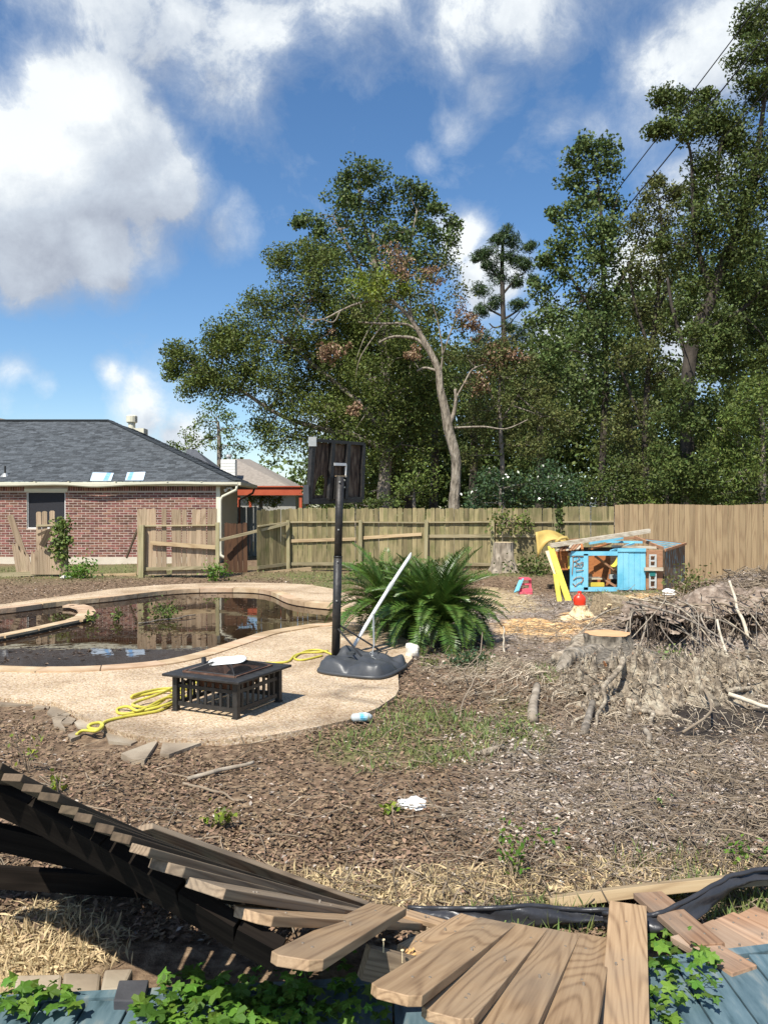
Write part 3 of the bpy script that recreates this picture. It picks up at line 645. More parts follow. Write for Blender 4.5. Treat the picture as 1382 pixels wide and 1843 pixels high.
# side wall of lap siding
YB = 28.3
sw = G().box((X1 - .06, (WY + .25 + YB) / 2, (ZT) / 2), (.1, YB - WY - .25, ZT)).build('side_wall', m_siding, H)
for i in range(15):
    z = .12 + i * .165; sg = G(); sg.add([(X1 - .01, WY + .02, z), (X1 - .01, YB, z), (X1 + .022, YB, z), (X1 + .022, WY + .02, z), (X1 - .01, WY + .02, z + .165), (X1 - .01, YB, z + .165), (X1 + .006, YB, z + .165), (X1 + .006, WY + .02, z + .165)], [(0, 1, 2, 3), (7, 6, 5, 4), (0, 3, 7, 4), (3, 2, 6, 7), (2, 1, 5, 6)])
    sg.build('siding_board', m_siding, sw)
G().box((X1 - .03, WY + .0, ZT / 2 + .1), (.13, .06, ZT - .2)).build('corner_trim', m_trim, H)
# roof
EY = WY - .17; EZ = 2.67; EX = -4.75; SL = .42; RUN = 6.49; XL = -16.5
def rz(y): return EZ + SL * (y - EY)
C0 = (XL, EY, EZ); C1 = (EX, EY, EZ); RE = (EX - RUN, EY + RUN, EZ + SL * RUN); RL = (XL, EY + RUN, EZ + SL * RUN); S1 = (EX, YB, EZ); S2 = (EX - RUN, YB + RUN, EZ + SL * RUN)
g = G(); g.add([C0, C1, RE, RL], [(0, 1, 2, 3)]); g.add([C1, S1, S2, RE], [(0, 1, 2, 3)]); g.add([RL, RE, S2, (XL, YB + RUN + 6, EZ)], [(0, 1, 2, 3)])
g.add([(XL, EY, EZ - .14), (EX, EY, EZ - .14), (EX, YB, EZ - .14), (XL, YB, EZ - .14)], [(3, 2, 1, 0)])
roof = g.build('roof', m_shingle, H)
sh = G(); ex = .145; nrow = int(math.hypot(RUN, SL * RUN) / ex); ca = 1 / math.hypot(1, SL); sa = SL * ca
for r in range(nrow):
    y = EY + r * ex * ca; x = XL + random.uniform(0, .2)
    xr = EX - (y - EY)
    while x < xr:
        w = random.choice((.12, .16, .2, .26, .3)); t = random.choice((.006, .012, .02)); x2 = min(x + w, xr)
        y0 = y - .01; y1 = y + ex * ca * 1.05; b0 = rz(y0) + .002; 
        sh.add([(x, y0, b0), (x2, y0, b0), (x2, y0, b0 + t), (x, y0, b0 + t), (x2, y1, rz(y1) + .003), (x, y1, rz(y1) + .003)], [(0, 1, 2, 3), (3, 2, 4, 5)]); x = x2
for r in range(nrow):   # hip side
    x = EX - r * ex * ca; y = EY + (EX - x)
    while y < YB + (EX - x):
        w = random.choice((.16, .2, .3)); y2 = min(y + w, YB + (EX - x)); t = random.choice((.006, .012, .018)); x1 = x - ex * ca * 1.05; zz = lambda q: EZ + SL * (EX - q)
        sh.add([(x, y, zz(x) + .002), (x, y2, zz(x) + .002), (x, y2, zz(x) + t), (x, y, zz(x) + t), (x1, y2, zz(x1) + .003), (x1, y, zz(x1) + .003)], [(0, 1, 2, 3), (3, 2, 4, 5)]); y = y2
tag(sh.build('shingle_courses', m_shingle, roof), kind='stuff')
cp = G(); cp.bar((XL, EY + RUN, RE[2] + .03), (RE[0], EY + RUN, RE[2] + .03), .26, .05); 
for i in range(30):
    a = Vector(C1) + (Vector(RE) - Vector(C1)) * (i / 30); b = Vector(C1) + (Vector(RE) - Vector(C1)) * ((i + 1.1) / 30); cp.bar(a + Vector((0, 0, .035)), b + Vector((0, 0, .02)), .2, .03)
cp.build('ridge_cap', M('dark_ridge_shingles', [(.03, .036, .042), (.05, .057, .063)], scale=20, rough=.95), roof)
G().box(((XL + EX) / 2, EY - .0, EZ - .075), (EX - XL, .03, .13)).build('fascia', m_trim, H)
G().box((EX, (EY + YB) / 2, EZ - .075), (.03, YB - EY, .13)).build('side_fascia', m_trim, H)
# sagging gutter
gt = G(); pts = []
for i in range(61):
    x = XL + (EX - XL) * i / 60; sag = .09 * math.exp(-((x + 9.4) / .8) ** 2) + .06 * math.exp(-((x + 12.6) / 1.2) ** 2) + .012 * math.sin(x * 2.1); pts.append((x, EY - .07 - sag * .4, EZ - .055 - sag))
for i in range(60):
    a, b = pts[i], pts[i + 1]
    prof = [(-.055, .05), (-.05, -.02), (-.02, -.055), (.045, -.055), (.045, .02)]
    vs = [(p[0], p[1] + u, p[2] + v) for p in (a, b) for u, v in prof]; gt.add(vs, [(j, j + 1, 6 + j, 5 + j) for j in range(4)])
gtr = gt.build('gutter', m_trim, H)
for x in (-12.8, -11.3, -10.2, -8.7, -7.0, -5.9): G().box((x, EY - .08, EZ), (.05, .13, .015)).build('gutter_bracket', m_trim, gtr)
G().bar((EX + .05, EY, EZ - .06), (EX + .05, YB, EZ - .06), .1, .1).build('side_gutter', m_trim, H)
ds = G().tube([(EX - .02, EY - .05, EZ - .08), (EX - .04, EY - .02, EZ - .26), (X1 + .12, WY - .03, EZ - .47), (X1 + .05, WY - .03, EZ - .6), (X1 + .05, WY - .03, .45), (X1 + .05, WY - .03, .28), (X1 + .2, WY - .12, .2)], .048, 8).build('downspout', m_trim, H, smooth=True)
G().tube([(EX + .02, YB - .1, EZ - .1), (EX - .05, YB - .1, EZ - .3), (X1 + .1, YB - .05, EZ - .55), (X1 + .08, YB - .05, .3)], .04, 8).build('downspout', M('brown_downspout_paint', [(.10, .05, .035), (.14, .07, .05)]), H, smooth=True)
# twin floodlight under the corner soffit
fl_ = G().box((X1 + .32, WY + .1, EZ - .2), (.16, .12, .04)).build('floodlight', m_white, H)
for s in (-1, 1): G().tube([(X1 + .32 + s * .06, WY + .08, EZ - .22), (X1 + .32 + s * .12, WY - .02, EZ - .28)], [.03, .055], 10).build('lamp_head', m_white, fl_)
# film patches on the roof near the gutter
def on_roof(px, py):
    d = 25.0
    for _ in range(30): p = at(px, py, d); d += (p.z - rz(d)) / (SL + (py - HZ) / F)
    return at(px, py, d)
for k, (pp, stripe) in enumerate((([(163, 867), (201, 867), (206, 853), (168, 852)], .62), ([(226, 866), (259, 866), (263, 851), (230, 852)], .1))):
    q = [on_roof(*p) + Vector((0, -.02, .035)) for p in pp]; g = G().add(q + [v - Vector((0, 0, .015)) for v in q], [(0, 1, 2, 3), (7, 6, 5, 4), (0, 4, 5, 1), (1, 5, 6, 2), (2, 6, 7, 3), (3, 7, 4, 0)])
    o = g.build('roof_patch', m_tarp, roof); o['label'] = 'pale blue film patch above the gutter'
    def lp(u, v): return (q[0] * (1 - u) + q[1] * u) * (1 - v) + (q[3] * (1 - u) + q[2] * u) * v + Vector((0, 0, .004))
    G().add([lp(stripe, .02), lp(stripe + .22, .02), lp(stripe + .25, .98), lp(stripe + .06, .98)], [(0, 1, 2, 3)]).build('film_stripe', m_tarpb, o)
vp = on_roof(10, 856); G().tube([vp, vp + Vector((0, 0, .32))], .03, 8).build('vent_pipe', m_black, roof); G().tube([vp + Vector((0, 0, -.05)), vp + Vector((0, 0, .08))], [.17, .05], 10).build('vent_flashing', m_metal, roof)
# chimney behind the hip
cz = at(250, 778, 34.5)
ch = G().box((cz.x - .05, 34.5, cz.z - .6), (.75, .6, 1.5)).build('chimney', m_trim, roof)
cc = at(238, 760, 34.3); G().tube([(cc.x, cc.y, cc.z - .75), (cc.x, cc.y, cc.z - .02)], .155, 12).build('flue_pipe', m_trim, ch)
G().tube([(cc.x, cc.y, cc.z - .04), (cc.x, cc.y, cc.z + .0), (cc.x, cc.y, cc.z + .26), (cc.x, cc.y, cc.z + .3)], [.18, .24, .24, .2], 14).build('flue_cap', m_trim, ch)
# other roof sliver at far left
a = at(-60, 757, 40); g = G(); a0 = at(-200, 720, 42); a1 = at(32, 758, 42); g.add([a0, a1, at(32, 800, 42), at(-200, 800, 42), a0 + Vector((0, 4, 0)), a1 + Vector((0, 4, 0)), at(32, 800, 42) + Vector((0, 4, 0)), at(-200, 800, 42) + Vector((0, 4, 0))], [(0, 3, 2, 1), (4, 5, 6, 7), (0, 1, 5, 4), (1, 2, 6, 5), (2, 3, 7, 6)])
g.build('rear_roof', m_shingle_far, H)

# ------------------------------------------------------------ neighbour's house beyond the fence
NB = empty('neighbour_house', (-8, 46, 0), 'distant house with tan shingle roof and white chimney behind the brick house', 'house')
def P3(px, py, d): return at(px, py, d)
g = G()
ridgeL, ridgeR = P3(424, 826, 47), P3(450, 826.5, 50); eL, eR, eB = P3(330, 884, 42), P3(540, 886, 42), P3(560, 884, 50)
g.add([eL, eR, ridgeR, ridgeL, eB], [(0, 1, 2, 3), (1, 4, 2)]); g.add([eL + Vector((0, 10, 0)), ridgeL, ridgeR, eB], [(0, 1, 2, 3)])
g.build('roof', m_shingle_far, NB)
w1 = at(342, 886, 42.4); w2 = at(532, 886, 42.4); G().box(((w1.x + w2.x) / 2, 46, w1.z / 2), (w2.x - w1.x, 7, w1.z)).build('wall', M('pale_grey_wall', [(.30, .29, .27), (.36, .35, .32)]), NB)
c = at(412.5, 845, 43.5); ck = G().box((c.x, c.y, c.z - .1), (.80, .6, 1.3)).build('chimney', m_white, NB)
for i in range(7): G().box((c.x, c.y - .31, c.z - .62 + i * .17), (.8, .03, .155)).build('siding_board', m_white, ck)
G().tube([(c.x, c.y, c.z + .5), (c.x, c.y, c.z + .78)], .12, 10).build('flue', m_metal, ck); G().tube([(c.x, c.y, c.z + .72), (c.x, c.y, c.z + .84)], [.2, .16], 10).build('flue_cap', m_metal, ck)
DN = empty('dark_roofed_house', (-14, 52, 0), 'dark grey roof peeking between brick house and tan roof', 'house')
a, b, c = at(300, 880, 50), at(338, 808, 53), at(352, 809, 53); e = at(420, 880, 50)
g = G().add([a, e, c, b, a + Vector((0, 8, 0)), e + Vector((0, 8, 0))], [(0, 1, 2, 3), (4, 3, 2, 5), (0, 3, 4), (1, 5, 2)]).build('roof', M('dark_far_shingles', [(.06, .065, .075), (.1, .105, .115)], scale=8), DN)
G().box(((a.x + e.x) / 2, 54, a.z / 2), (e.x - a.x - .6, 7, a.z)).build('wall', M('dim_brick_wall', [(.2, .12, .1), (.26, .16, .13)]), DN)
# red patio cover
PG = empty('red_patio_cover', (at(480, 900, 33).x, 33, 0), 'red painted timber patio cover beyond the fence beside the beige wall', 'pergola')
z1 = at(0, 893, 33).z; z2 = at(0, 877, 33).z
xl, xr = at(425, 0, 33).x, at(545, 0, 33).x
G().box(((xl + xr) / 2, 33, (z1 + z2) / 2 + .02), (xr - xl, .06, z2 - z1 - .04)).build('front_beam', m_red, PG)
G().box(((xl + xr) / 2, 34.6, z2 + .03), (xr - xl + .2, 3.4, .05)).build('roof_panel', m_red, PG)
for i in range(9): G().box((xl + (xr - xl) * (i + .5) / 9, 34.5, z2 - .1), (.05, 2.9, .14)).build('rafter', m_red, PG)
for x, y in ((xl + .1, 33.1), (xr - .1, 33.1), (xl + .1, 36), (xr - .1, 36)): G().box((x, y, z1 / 2), (.12, .12, z1)).build('post', m_red, PG)
# ------------------------------------------------------------ fences
def picket_me(w, h, t, mat, ear=.022, name='picket', top='ear'):
    g = G(); hw = w / 2
    if top == 'ear': poly = [(-hw, 0), (hw, 0), (hw, h - ear), (hw - ear, h), (-hw + ear, h), (-hw, h - ear)]
    elif top == 'flat': poly = [(-hw, 0), (hw, 0), (hw, h), (-hw, h)]
    else: poly = [(-hw, 0), (hw, 0), (hw, h - .06), (hw * .4, h - .02), (0, h - .11), (-hw * .5, h), (-hw, h - .09)]
    Mx = Matrix(((1, 0, 0), (0, 0, 1), (0, 1, 0)))
    n = len(poly); vs = [Vector((p[0], -t / 2, p[1])) for p in poly] + [Vector((p[0], t / 2, p[1])) for p in poly]
    g.add(vs, [tuple(range(n)), tuple(range(n, 2 * n))[::-1]] + [(i, n + i, n + (i + 1) % n, (i + 1) % n) for i in range(n)])
    return g.me(name, mat)
def run_pickets(root, a, b, w, h, mat, skip=(), side=1, z0=.03, ear=.022, jit=.02, tilt=.01, gap=.008, hfun=None, off=0.0, short={}):
    a, b = Vector(a), Vector(b); d = (b - a); L_ = d.length; d.normalize(); n = int(round(L_ / w)); ww = L_ / n; ang = math.atan2(d.y, d.x)
    variants = [picket_me(ww - gap, h + dh, .017, mat, ear) for dh in (-jit, 0, jit * .6, jit)]
    for i in range(n):
        if i in skip: continue
        p = a + d * (ww * (i + .5)); me = random.choice(variants) if i not in short else picket_me(ww - gap, short[i], .017, mat, top='broken')
        o = link('picket', me, root); o.location = (p.x + off * d.y * -1, p.y + off * d.x, z0 + (hfun(i / n) if hfun else 0)); o.rotation_euler = (random.uniform(-tilt, tilt) * .6, random.uniform(-tilt, tilt), ang + random.uniform(-.02, .02))
def local_bar(name, a, b, w, t, mat, parent, up=(0, 0, 1), seg=1, bow=0, cut=False):
    """a board as its own object with its length on local X"""
    a, b = Vector(a), Vector(b); x = (b - a); L_ = x.length; x.normalize(); up = Vector(up); y = up.cross(x); y.normalize(); z = x.cross(y)
    g = G(); g.box((0, 0, 0), (L_, w, t)); o = g.build(name, mat)
    o.matrix_basis = Matrix.Translation((a + b) / 2) @ Matrix((x, y, z)).transposed().to_4x4()
    if parent is not None:
        o.parent = parent; o.matrix_parent_inverse = Matrix.Translation(-Vector(parent.location))
    return o
def post(root, x, y, h, w=.09, mat=None, name='post'):
    o = link(name, G().box((0, 0, h / 2), (w, w, h)).me(name, mat or m_post), root); o.location = (x, y, -.02); o.rotation_euler = (random.uniform(-.01, .01), random.uniform(-.01, .01), 0); return o
def fp(px, d, z=0): p = at(px, 0, d); return Vector((p.x, p.y, z))

# long old fence from beside the house to the new fence
OF = empty('wooden_fence', fp(760, 22), 'long old greenish picket fence behind the palm and pool', 'fence')
nodes = [(463, 21.4), (519, 22.2), (648, 22.2), (766, 22.1), (886, 22.0), (1003, 21.8)]
H0 = 1.78
for i in range(len(nodes) - 1):
    a, b = fp(*nodes[i]), fp(*nodes[i + 1])
    run_pickets(OF, a, b, .136, H0 if i else 1.74, m_picket_old, z0=.02, tilt=.012, jit=.018)
    dn = (b - a).normalized(); nv = Vector((dn.y, -dn.x, 0))   # towards the camera
    f = nv * .045
    sagg = (.0, .012, -.01, .015, .0)[i]
    local_bar('rail', a + f + Vector((0, 0, 1.40 + (0 if i else -.1))), b + f + Vector((0, 0, 1.40 + sagg)), .07, .04, m_rail, OF, up=nv * -1 if False else (0, 0, 1))
    zA, zB = [(.95, .9), (.86, .92), (.95, 1.06), (1.0, 1.01), (1.02, 1.02)][i]
    if i: local_bar('rail', a + f * .9 + dn * .08 + Vector((0, 0, zA)), b + f * .9 - dn * (.12 if i < 3 else .02) + Vector((0, 0, zB)), .04, .09, m_rail_pale if i < 3 else m_rail, OF)
    local_bar('rail', a + f + Vector((0, 0, .2 + (-.05 if i == 0 else 0))), b + f + Vector((0, 0, .2)), .04, .09, m_rail, OF)
for px, d in nodes[1:]: p = fp(px, d - .1); post(OF, p.x, p.y, 1.48, .1)
p = fp(1001, 21.6); post(OF, p.x, p.y, 1.72, .1)
# loose rail sticking out past the left end
local_bar('loose_rail', at(396, 972, 20.9), at(519, 942, 21.95), .06, .075, m_rail, OF)
# short panel between gap and new fence
SF = empty('fence_panel', fp(1057, 21), 'short greenish fence panel with a single dark rail between the long fence and new fence', 'fence')
a, b = fp(1012, 21.5), fp(1104, 20.9); run_pickets(SF, a, b, .15, 1.82, m_picket_old, z0=.03, tilt=.006, jit=.008)
local_bar('rail', a + Vector((0, -.04, 1.42)), b + Vector((0, -.04, 1.44)), .06, .04, m_rail, SF); local_bar('rail', a + Vector((0, -.04, .3)), b + Vector((0, -.04, .3)), .04, .09, m_rail, SF)
post(SF, a.x - .02, a.y + .08, 1.5)
# new fence
NF = empty('wooden_fence', fp(1250, 19.3), 'newer smooth light brown picket fence on the right behind the blue playhouse', 'fence')
a, b = fp(1106, 20.8), fp(1500, 17.2); run_pickets(NF, a, b, .135, 1.86, m_picket_new, z0=.03, tilt=.004, jit=.006, gap=.006, ear=.012, hfun=lambda t: .02 * math.sin(t * 9))
d = (b - a).normalized(); nv = Vector((-d.y, d.x, 0))
for z in (.35, 1.0, 1.55): local_bar('rail', a + nv * .03 + Vector((0, 0, z)), b + nv * .03 + Vector((0, 0, z)), .038, .085, m_picket_new, NF)
local_bar('kick_board', a - nv * .02 + Vector((1.7, -.45, .07)) * 0 + Vector((0, 0, .05)), b - nv * .02 + Vector((0, 0, .05)), .03, .12, m_picket_new, NF)
# gate-like panel in front of the brick wall
GF = empty('broken_fence_panel', fp(320, 20), 'weathered tan fence panel with missing pickets in front of the brick wall', 'fence')
a, b = fp(247, 20.0), fp(390, 20.0)
run_pickets(GF, a, b, .130, 1.72, m_picket_tan, skip=(6,), z0=.06, tilt=.012, jit=.015, short={10: 1.30, 4: 1.22})
n6 = fp(247, 20); 
local_bar('rail', a + Vector((.07, -.05, 1.34)), b + Vector((-.02, -.05, 1.36)), .07, .035, m_rail, GF)
local_bar('rail', at(271, 977, 19.9), at(388, 985, 19.9), .035, .10, m_rail_pale, GF)
local_bar('rail', a + Vector((.1, -.05, .22)), b + Vector((0, -.05, .26)), .05, .085, m_rail, GF)
p = fp(255, 19.9); post(GF, p.x, p.y, 1.38, .13); p = fp(392, 19.9); post(GF, p.x, p.y, 1.45, .09)
local_bar('leaning_board', at(228, 1004, 20.6), at(250, 948, 20.3), .03, .06, m_dark_plank, GF)
# small dark stub right of it
DF = empty('broken_fence_panel', fp(422, 21.5), 'small dark brown fence stub between tan panel and long fence', 'fence')
run_pickets(DF, fp(403, 21.2), fp(446, 21.4), .125, 1.33, m_picket_dark, z0=.02, tilt=.03, jit=.05)
local_bar('rail', fp(403, 21.3, .95), fp(446, 21.5, 1.02), .04, .09, m_dark_plank, DF)
# grey fence farther back
BF = empty('wooden_fence', fp(445, 29), 'silver grey fence piece seen in the gap beside the beige house wall', 'fence')
run_pickets(BF, fp(425, 29.2), fp(475, 29.2), .14, 1.84, m_picket_grey, z0=.02, tilt=.01)
local_bar('rail', fp(425, 29.25, 1.2), fp(475, 29.25, 1.2), .04, .09, m_picket_grey, BF)
# broken fence bits far left
LF = empty('broken_fence_panel', fp(80, 20.3), 'collapsed fence remnant with three tall pickets and low broken ones under the dark window', 'fence')
def lone_picket(root, pxb, pyb, pxt, pyt, d, w, mat, top='ear', name='picket'):
    a = at(pxb, pyb, d); b = at(pxt, pyt, d); h = (b - a).length; o = link(name, picket_me(w, h, .018, mat, .03, top=top), root); o.location = a
    o.rotation_euler = (0, math.atan2(b.x - a.x, b.z - a.z), random.uniform(-.05, .05)); return o
lone_picket(LF, 44, 1000, 18, 927, 20.2, .17, m_picket_tan)
for x, t in ((70.5, 921), (81, 920), (94.5, 919)): lone_picket(LF, x + random.uniform(0, 2), 1030, x, t, 20.3, .135, m_picket_tan)
for i, (x, t) in enumerate(((30, 976), (40, 988), (49, 995), (62, 990), (69, 986), (77, 985), (86, 988), (96, 991), (104, 997), (110, 992))): lone_picket(LF, x + 6 if i < 3 else x, 1034, x - (3 if i < 3 else 0), t, 20.15, .155, m_picket_tan, 'broken')
local_bar('broken_rail', at(69, 963, 20.1), at(99, 950, 20.1), .03, .07, m_dark_plank, LF); local_bar('rail', at(66, 946, 20.25), at(104, 945, 20.3), .03, .05, m_rail, LF)
local_bar('broken_rail', at(76, 983, 20.0), at(90, 956, 20.0), .03, .16, m_dark_plank, LF)
local_bar('bottom_board', at(-60, 1039, 19.9), at(116, 1029, 20.3), .04, .12, m_rail, LF)
p = fp(119, 20.1); post(LF, p.x, p.y, 1.1, .1); p = fp(113, 20.3); post(LF, p.x, p.y, 1.3, .06)
EB = local_bar('edging_board', at(155, 1037, 20.4), at(246, 1034, 20.6), .05, .09, m_rail_pale, None); tag(EB, 'long low edging board on the ground left of the tan fence panel', 'board')
EB2 = local_bar('edging_board', at(462, 1034, 21.4), at(560, 1024, 21.9), .05, .12, m_rail_pale, None); tag(EB2, 'low board along the foot of the greenish fence left of the pole', 'board')

# ------------------------------------------------------------ basketball stand
BX = at(604, 1178, 8.45)
BS = empty('basketball_hoop_stand', (BX.x, BX.y, DZ), 'black portable basketball stand seen from behind at the edge of the pool patio', 'basketball stand')
poleb = at(604, 1176, 8.45); polet = at(612, 858, 8.5)
pole = G().tube([poleb - Vector((0, 0, .05)), poleb.lerp(polet, .55)], .047, 14).build('pole', m_black, BS, smooth=True)
G().tube([poleb.lerp(polet, .53), polet], .043, 14).build('upper_pole', m_black, BS, smooth=True)
G().tube([poleb.lerp(polet, .54), poleb.lerp(polet, .55)], .049, 14).build('pole_collar', m_black, BS, smooth=True)
for z in (.3, .52, .7, .97): G().tube([poleb.lerp(polet, z) - Vector((.0, .05, 0)), poleb.lerp(polet, z) - Vector((0, .058, 0))], .009, 6).build('bolt', m_metal, BS)
# tank
c1, c2, c3 = at(560, 1209, 8.0), at(688, 1226, 7.62), at(742, 1196, 8.42); 
ux = (Vector((c2.x, c2.y, 0)) - Vector((c1.x, c1.y, 0))); uy = (Vector((c3.x, c3.y, 0)) - Vector((c2.x, c2.y, 0)))
o0 = Vector((c1.x, c1.y, DZ)); 
bm = bmesh.new(); nu, nv_ = 26, 22; grid = []
def tank_h(u, v):
    e = min(u, 1 - u) * ux.length; f = min(v, 1 - v) * uy.length; r = .07
    def rc(q): return 1 if q > r else math.sqrt(max(0, 1 - (1 - q / r) ** 2))
    h = .12 * rc(e) ** 1.2 * rc(f) ** 1.4 * (1 - .28 * u + .1 * v)
    h -= .035 * math.exp(-((u - .5) / .05) ** 2) * (v < .85); h -= .03 * math.exp(-((v - .55) / .06) ** 2)
    h += (.012 * math.sin(u * 9 + v * 4) + .085 * float(fbm(u * 4 + 5, v * 2.5, 1.3, 4, 9)) + .05 * (.25 - abs(float(fbm(u * 3 + v * 2 + 2, v * 5 - u * 2 + 9, 1.5, 3, 29)))) + .03 * abs(float(fbm(u * 2 + 9, v * 7, 1.3, 3, 19))) - .02 * max(0, 1 - abs(u + v * .5 - .9) / .04)) * rc(e) * rc(f); h += .05 * math.exp(-((u - .1) ** 2 + (v - .75) ** 2) / .02)
    return max(h, 0)
V_ = []; 
for i in range(nu + 1):
    for j in range(nv_ + 1):
        u, v = i / nu, j / nv_; cx = .06 * (abs(v - .5) * 2) ** 4; uu = cx + u * (1 - 2 * cx); cy = .06 * (abs(u - .5) * 2) ** 4; vv = cy + v * (1 - 2 * cy)
        p = o0 + ux * uu + uy * vv; V_.append((p.x, p.y, DZ + .004 + tank_h(u, v)))
Fc = [(i * (nv_ + 1) + j, (i + 1) * (nv_ + 1) + j, (i + 1) * (nv_ + 1) + j + 1, i * (nv_ + 1) + j + 1) for i in range(nu) for j in range(nv_)]
tank = G().add(V_, Fc).build('base_tank', m_tank, BS, smooth=True)
so = tank.modifiers.new('s', 'SUBSURF'); so.levels = so.render_levels = 1
rim = []
for u, v in [(i / 10, 0) for i in range(10)] + [(1, i / 10) for i in range(10)] + [(1 - i / 10, 1) for i in range(10)] + [(0, 1 - i / 10) for i in range(11)]:
    cx = .07 * (abs(v - .5) * 2) ** 4; cy = .07 * (abs(u - .5) * 2) ** 4; p = o0 + ux * (cx + u * (1 - 2 * cx)) + uy * (cy + v * (1 - 2 * cy)); rim.append((p.x, p.y, DZ + .022))
G().tube(rim, .020, 6, cap=False).build('tank_rim', m_tank, BS, smooth=True)
pf = poleb.lerp(polet, .17)
for tgt, st_ in ((at(672, 1206, 7.85), .15), (at(686, 1172, 8.5), .17)): G().tube([poleb.lerp(polet, st_), tgt], .011, 6).build('brace_rod', m_black, BS)
cap_ = G().tube([at(632, 1178, 8.2), at(632, 1174, 8.2)], .05, 12).build('filler_cap', m_tank, BS)
wv = [at(672, 1113, 8.35), at(673, 1160, 8.3), at(669, 1182, 8.2), at(680, 1189, 8.1), at(695, 1196, 8.0)]
# backboard
TL, TR, BLc, BRc = at(563, 792, 8.25), at(653, 799, 8.95), at(556, 903, 8.25), at(650, 899, 8.95)
xax = (TR - TL).normalized(); zax = (TL - BLc).normalized(); yax = zax.cross(xax).normalized()
def bb(u, v, off=0): return (BLc * (1 - u) + BRc * u) * (1 - v) + (TL * (1 - u) + TR * u) * v - (xax.cross(zax)) * off
nrmv = (zax.cross(xax)).normalized()   # away from camera?
if nrmv.dot(Vector((0, 1, 0))) < 0: nrmv = -nrmv
def bar2(name, u0, v0, u1, v1, w, t, mat, off=0, par=BS):
    a, b = bb(u0, v0) + nrmv * off, bb(u1, v1) + nrmv * off; return G().bar(a, b, t, w, up=nrmv.cross(b - a).normalized()).build(name, mat, par)
g = G(); q = [bb(.03, .04) + nrmv * .02, bb(.97, .04) + nrmv * .02, bb(.97, .97) + nrmv * .02, bb(.03, .97) + nrmv * .02]
# weathered panel of three bays with a ragged hole in the left one
hx = [(.12, .10), (.13, .30), (.17, .40), (.26, .44), (.29, .34), (.28, .10)]
def bbv(p, o): return bb(*p) + nrmv * o
outer = [(.03, .03), (.97, .03), (.97, .97), (.03, .97)]; 
tri = tessellate_polygon([[Vector((*p, 0)) for p in outer], [Vector((*p, 0)) for p in hx]]); pts_ = outer + hx
g = G().add([bbv(p, .018) for p in pts_] + [bbv(p, .026) for p in pts_], [tuple(t) for t in tri] + [tuple(i + 10 for i in t) for t in tri])
panel = g.build('backboard_panel', m_panel, BS)
fr = [('frame_bar', 0, 0, 0, 1, .05, .05), ('frame_bar', 1, 0, 1, 1, .05, .05), ('frame_bar', 0, 1, 1, 1, .035, .05), ('frame_bar', 0, 0, 1, 0, .06, .05)]
for nme, u0, v0, u1, v1, w, t in fr: bar2(nme, u0, v0, u1, v1, w, t, m_black)
for u in (.35, .66): bar2('support_strut', u, .02, u + .01, .98, .055, .04, m_black, -.015)
cnr = bb(0.0, 1.0); G().box(cnr + Vector((.0, -.01, -.02)), (.085, .07, .1)).build('corner_cap', m_metal, BS)
G().box(bb(-.055, .12) , (.06, .05, .2)).build('height_handle', m_tank, BS)
bar2('white_bar', .38, .62, .62, .62, .03, .02, m_white, -.03); bar2('bracket_bar', .62, .40, .62, .62, .012, .02, m_white, -.03); bar2('bracket_bar', .42, .42, .64, .42, .012, .02, m_rail_pale, -.03)
bar2('mount_plate', .5, .02, .5, .38, .16, .03, m_black, -.03)
for v in (.23, .35): G().tube([bb(.56, v) - nrmv * .07, bb(.56, v) - nrmv * .055], .010, 8).build('bolt', m_metal, BS)
for v in (.06, .34): 
    a = bb(.56, v) - nrmv * .02; G().bar(a, (polet.x, polet.y, a.z), .05, .03).build('mount_arm', m_black, BS)

# white leaning pole of an old sweep net
WP = empty('white_pole', at(636, 1163, 8.9), 'long bent white pole leaning into the sago palm behind the stand', 'pole')
a, b = at(635, 1166, 8.75), at(737, 1002, 9.55)
pts_ = [a.lerp(b, t) + Vector((0, 0, .02 * math.sin(t * 3.14))) for t in (0, .2, .4, .6, .8, 1)]
G().tube(pts_, .021, 8).build('pole_tube', m_white, WP, smooth=True); G().tube([pts_[3], pts_[3].lerp(pts_[4], .4)], .027, 8).build('joint_collar', m_greypl, WP)
G().tube([b, b + Vector((.02, .01, .05))], [.024, .008], 8).build('tip', m_greypl, WP)
HK = empty('hanging_rod', at(672, 1120, 8.4), 'thin grey rod with wire hook standing on the tank below the white pole', 'rod')
G().tube([at(672, 1105, 8.95), at(673, 1162, 8.3)], .010, 6).build('rod', m_metal, HK)
G().tube(wv[1:], .005, 5).build('wire_hook', m_metal, HK)
for i in range(8): 
    a_ = i / 8 * 6.28; 
G().tube([wv[2] + Vector((.02 * math.cos(t), 0, .02 * math.sin(t) + .03)) for t in np.linspace(0, 6.2, 9)], .004, 4, cap=False).build('wire_loop', m_metal, HK)

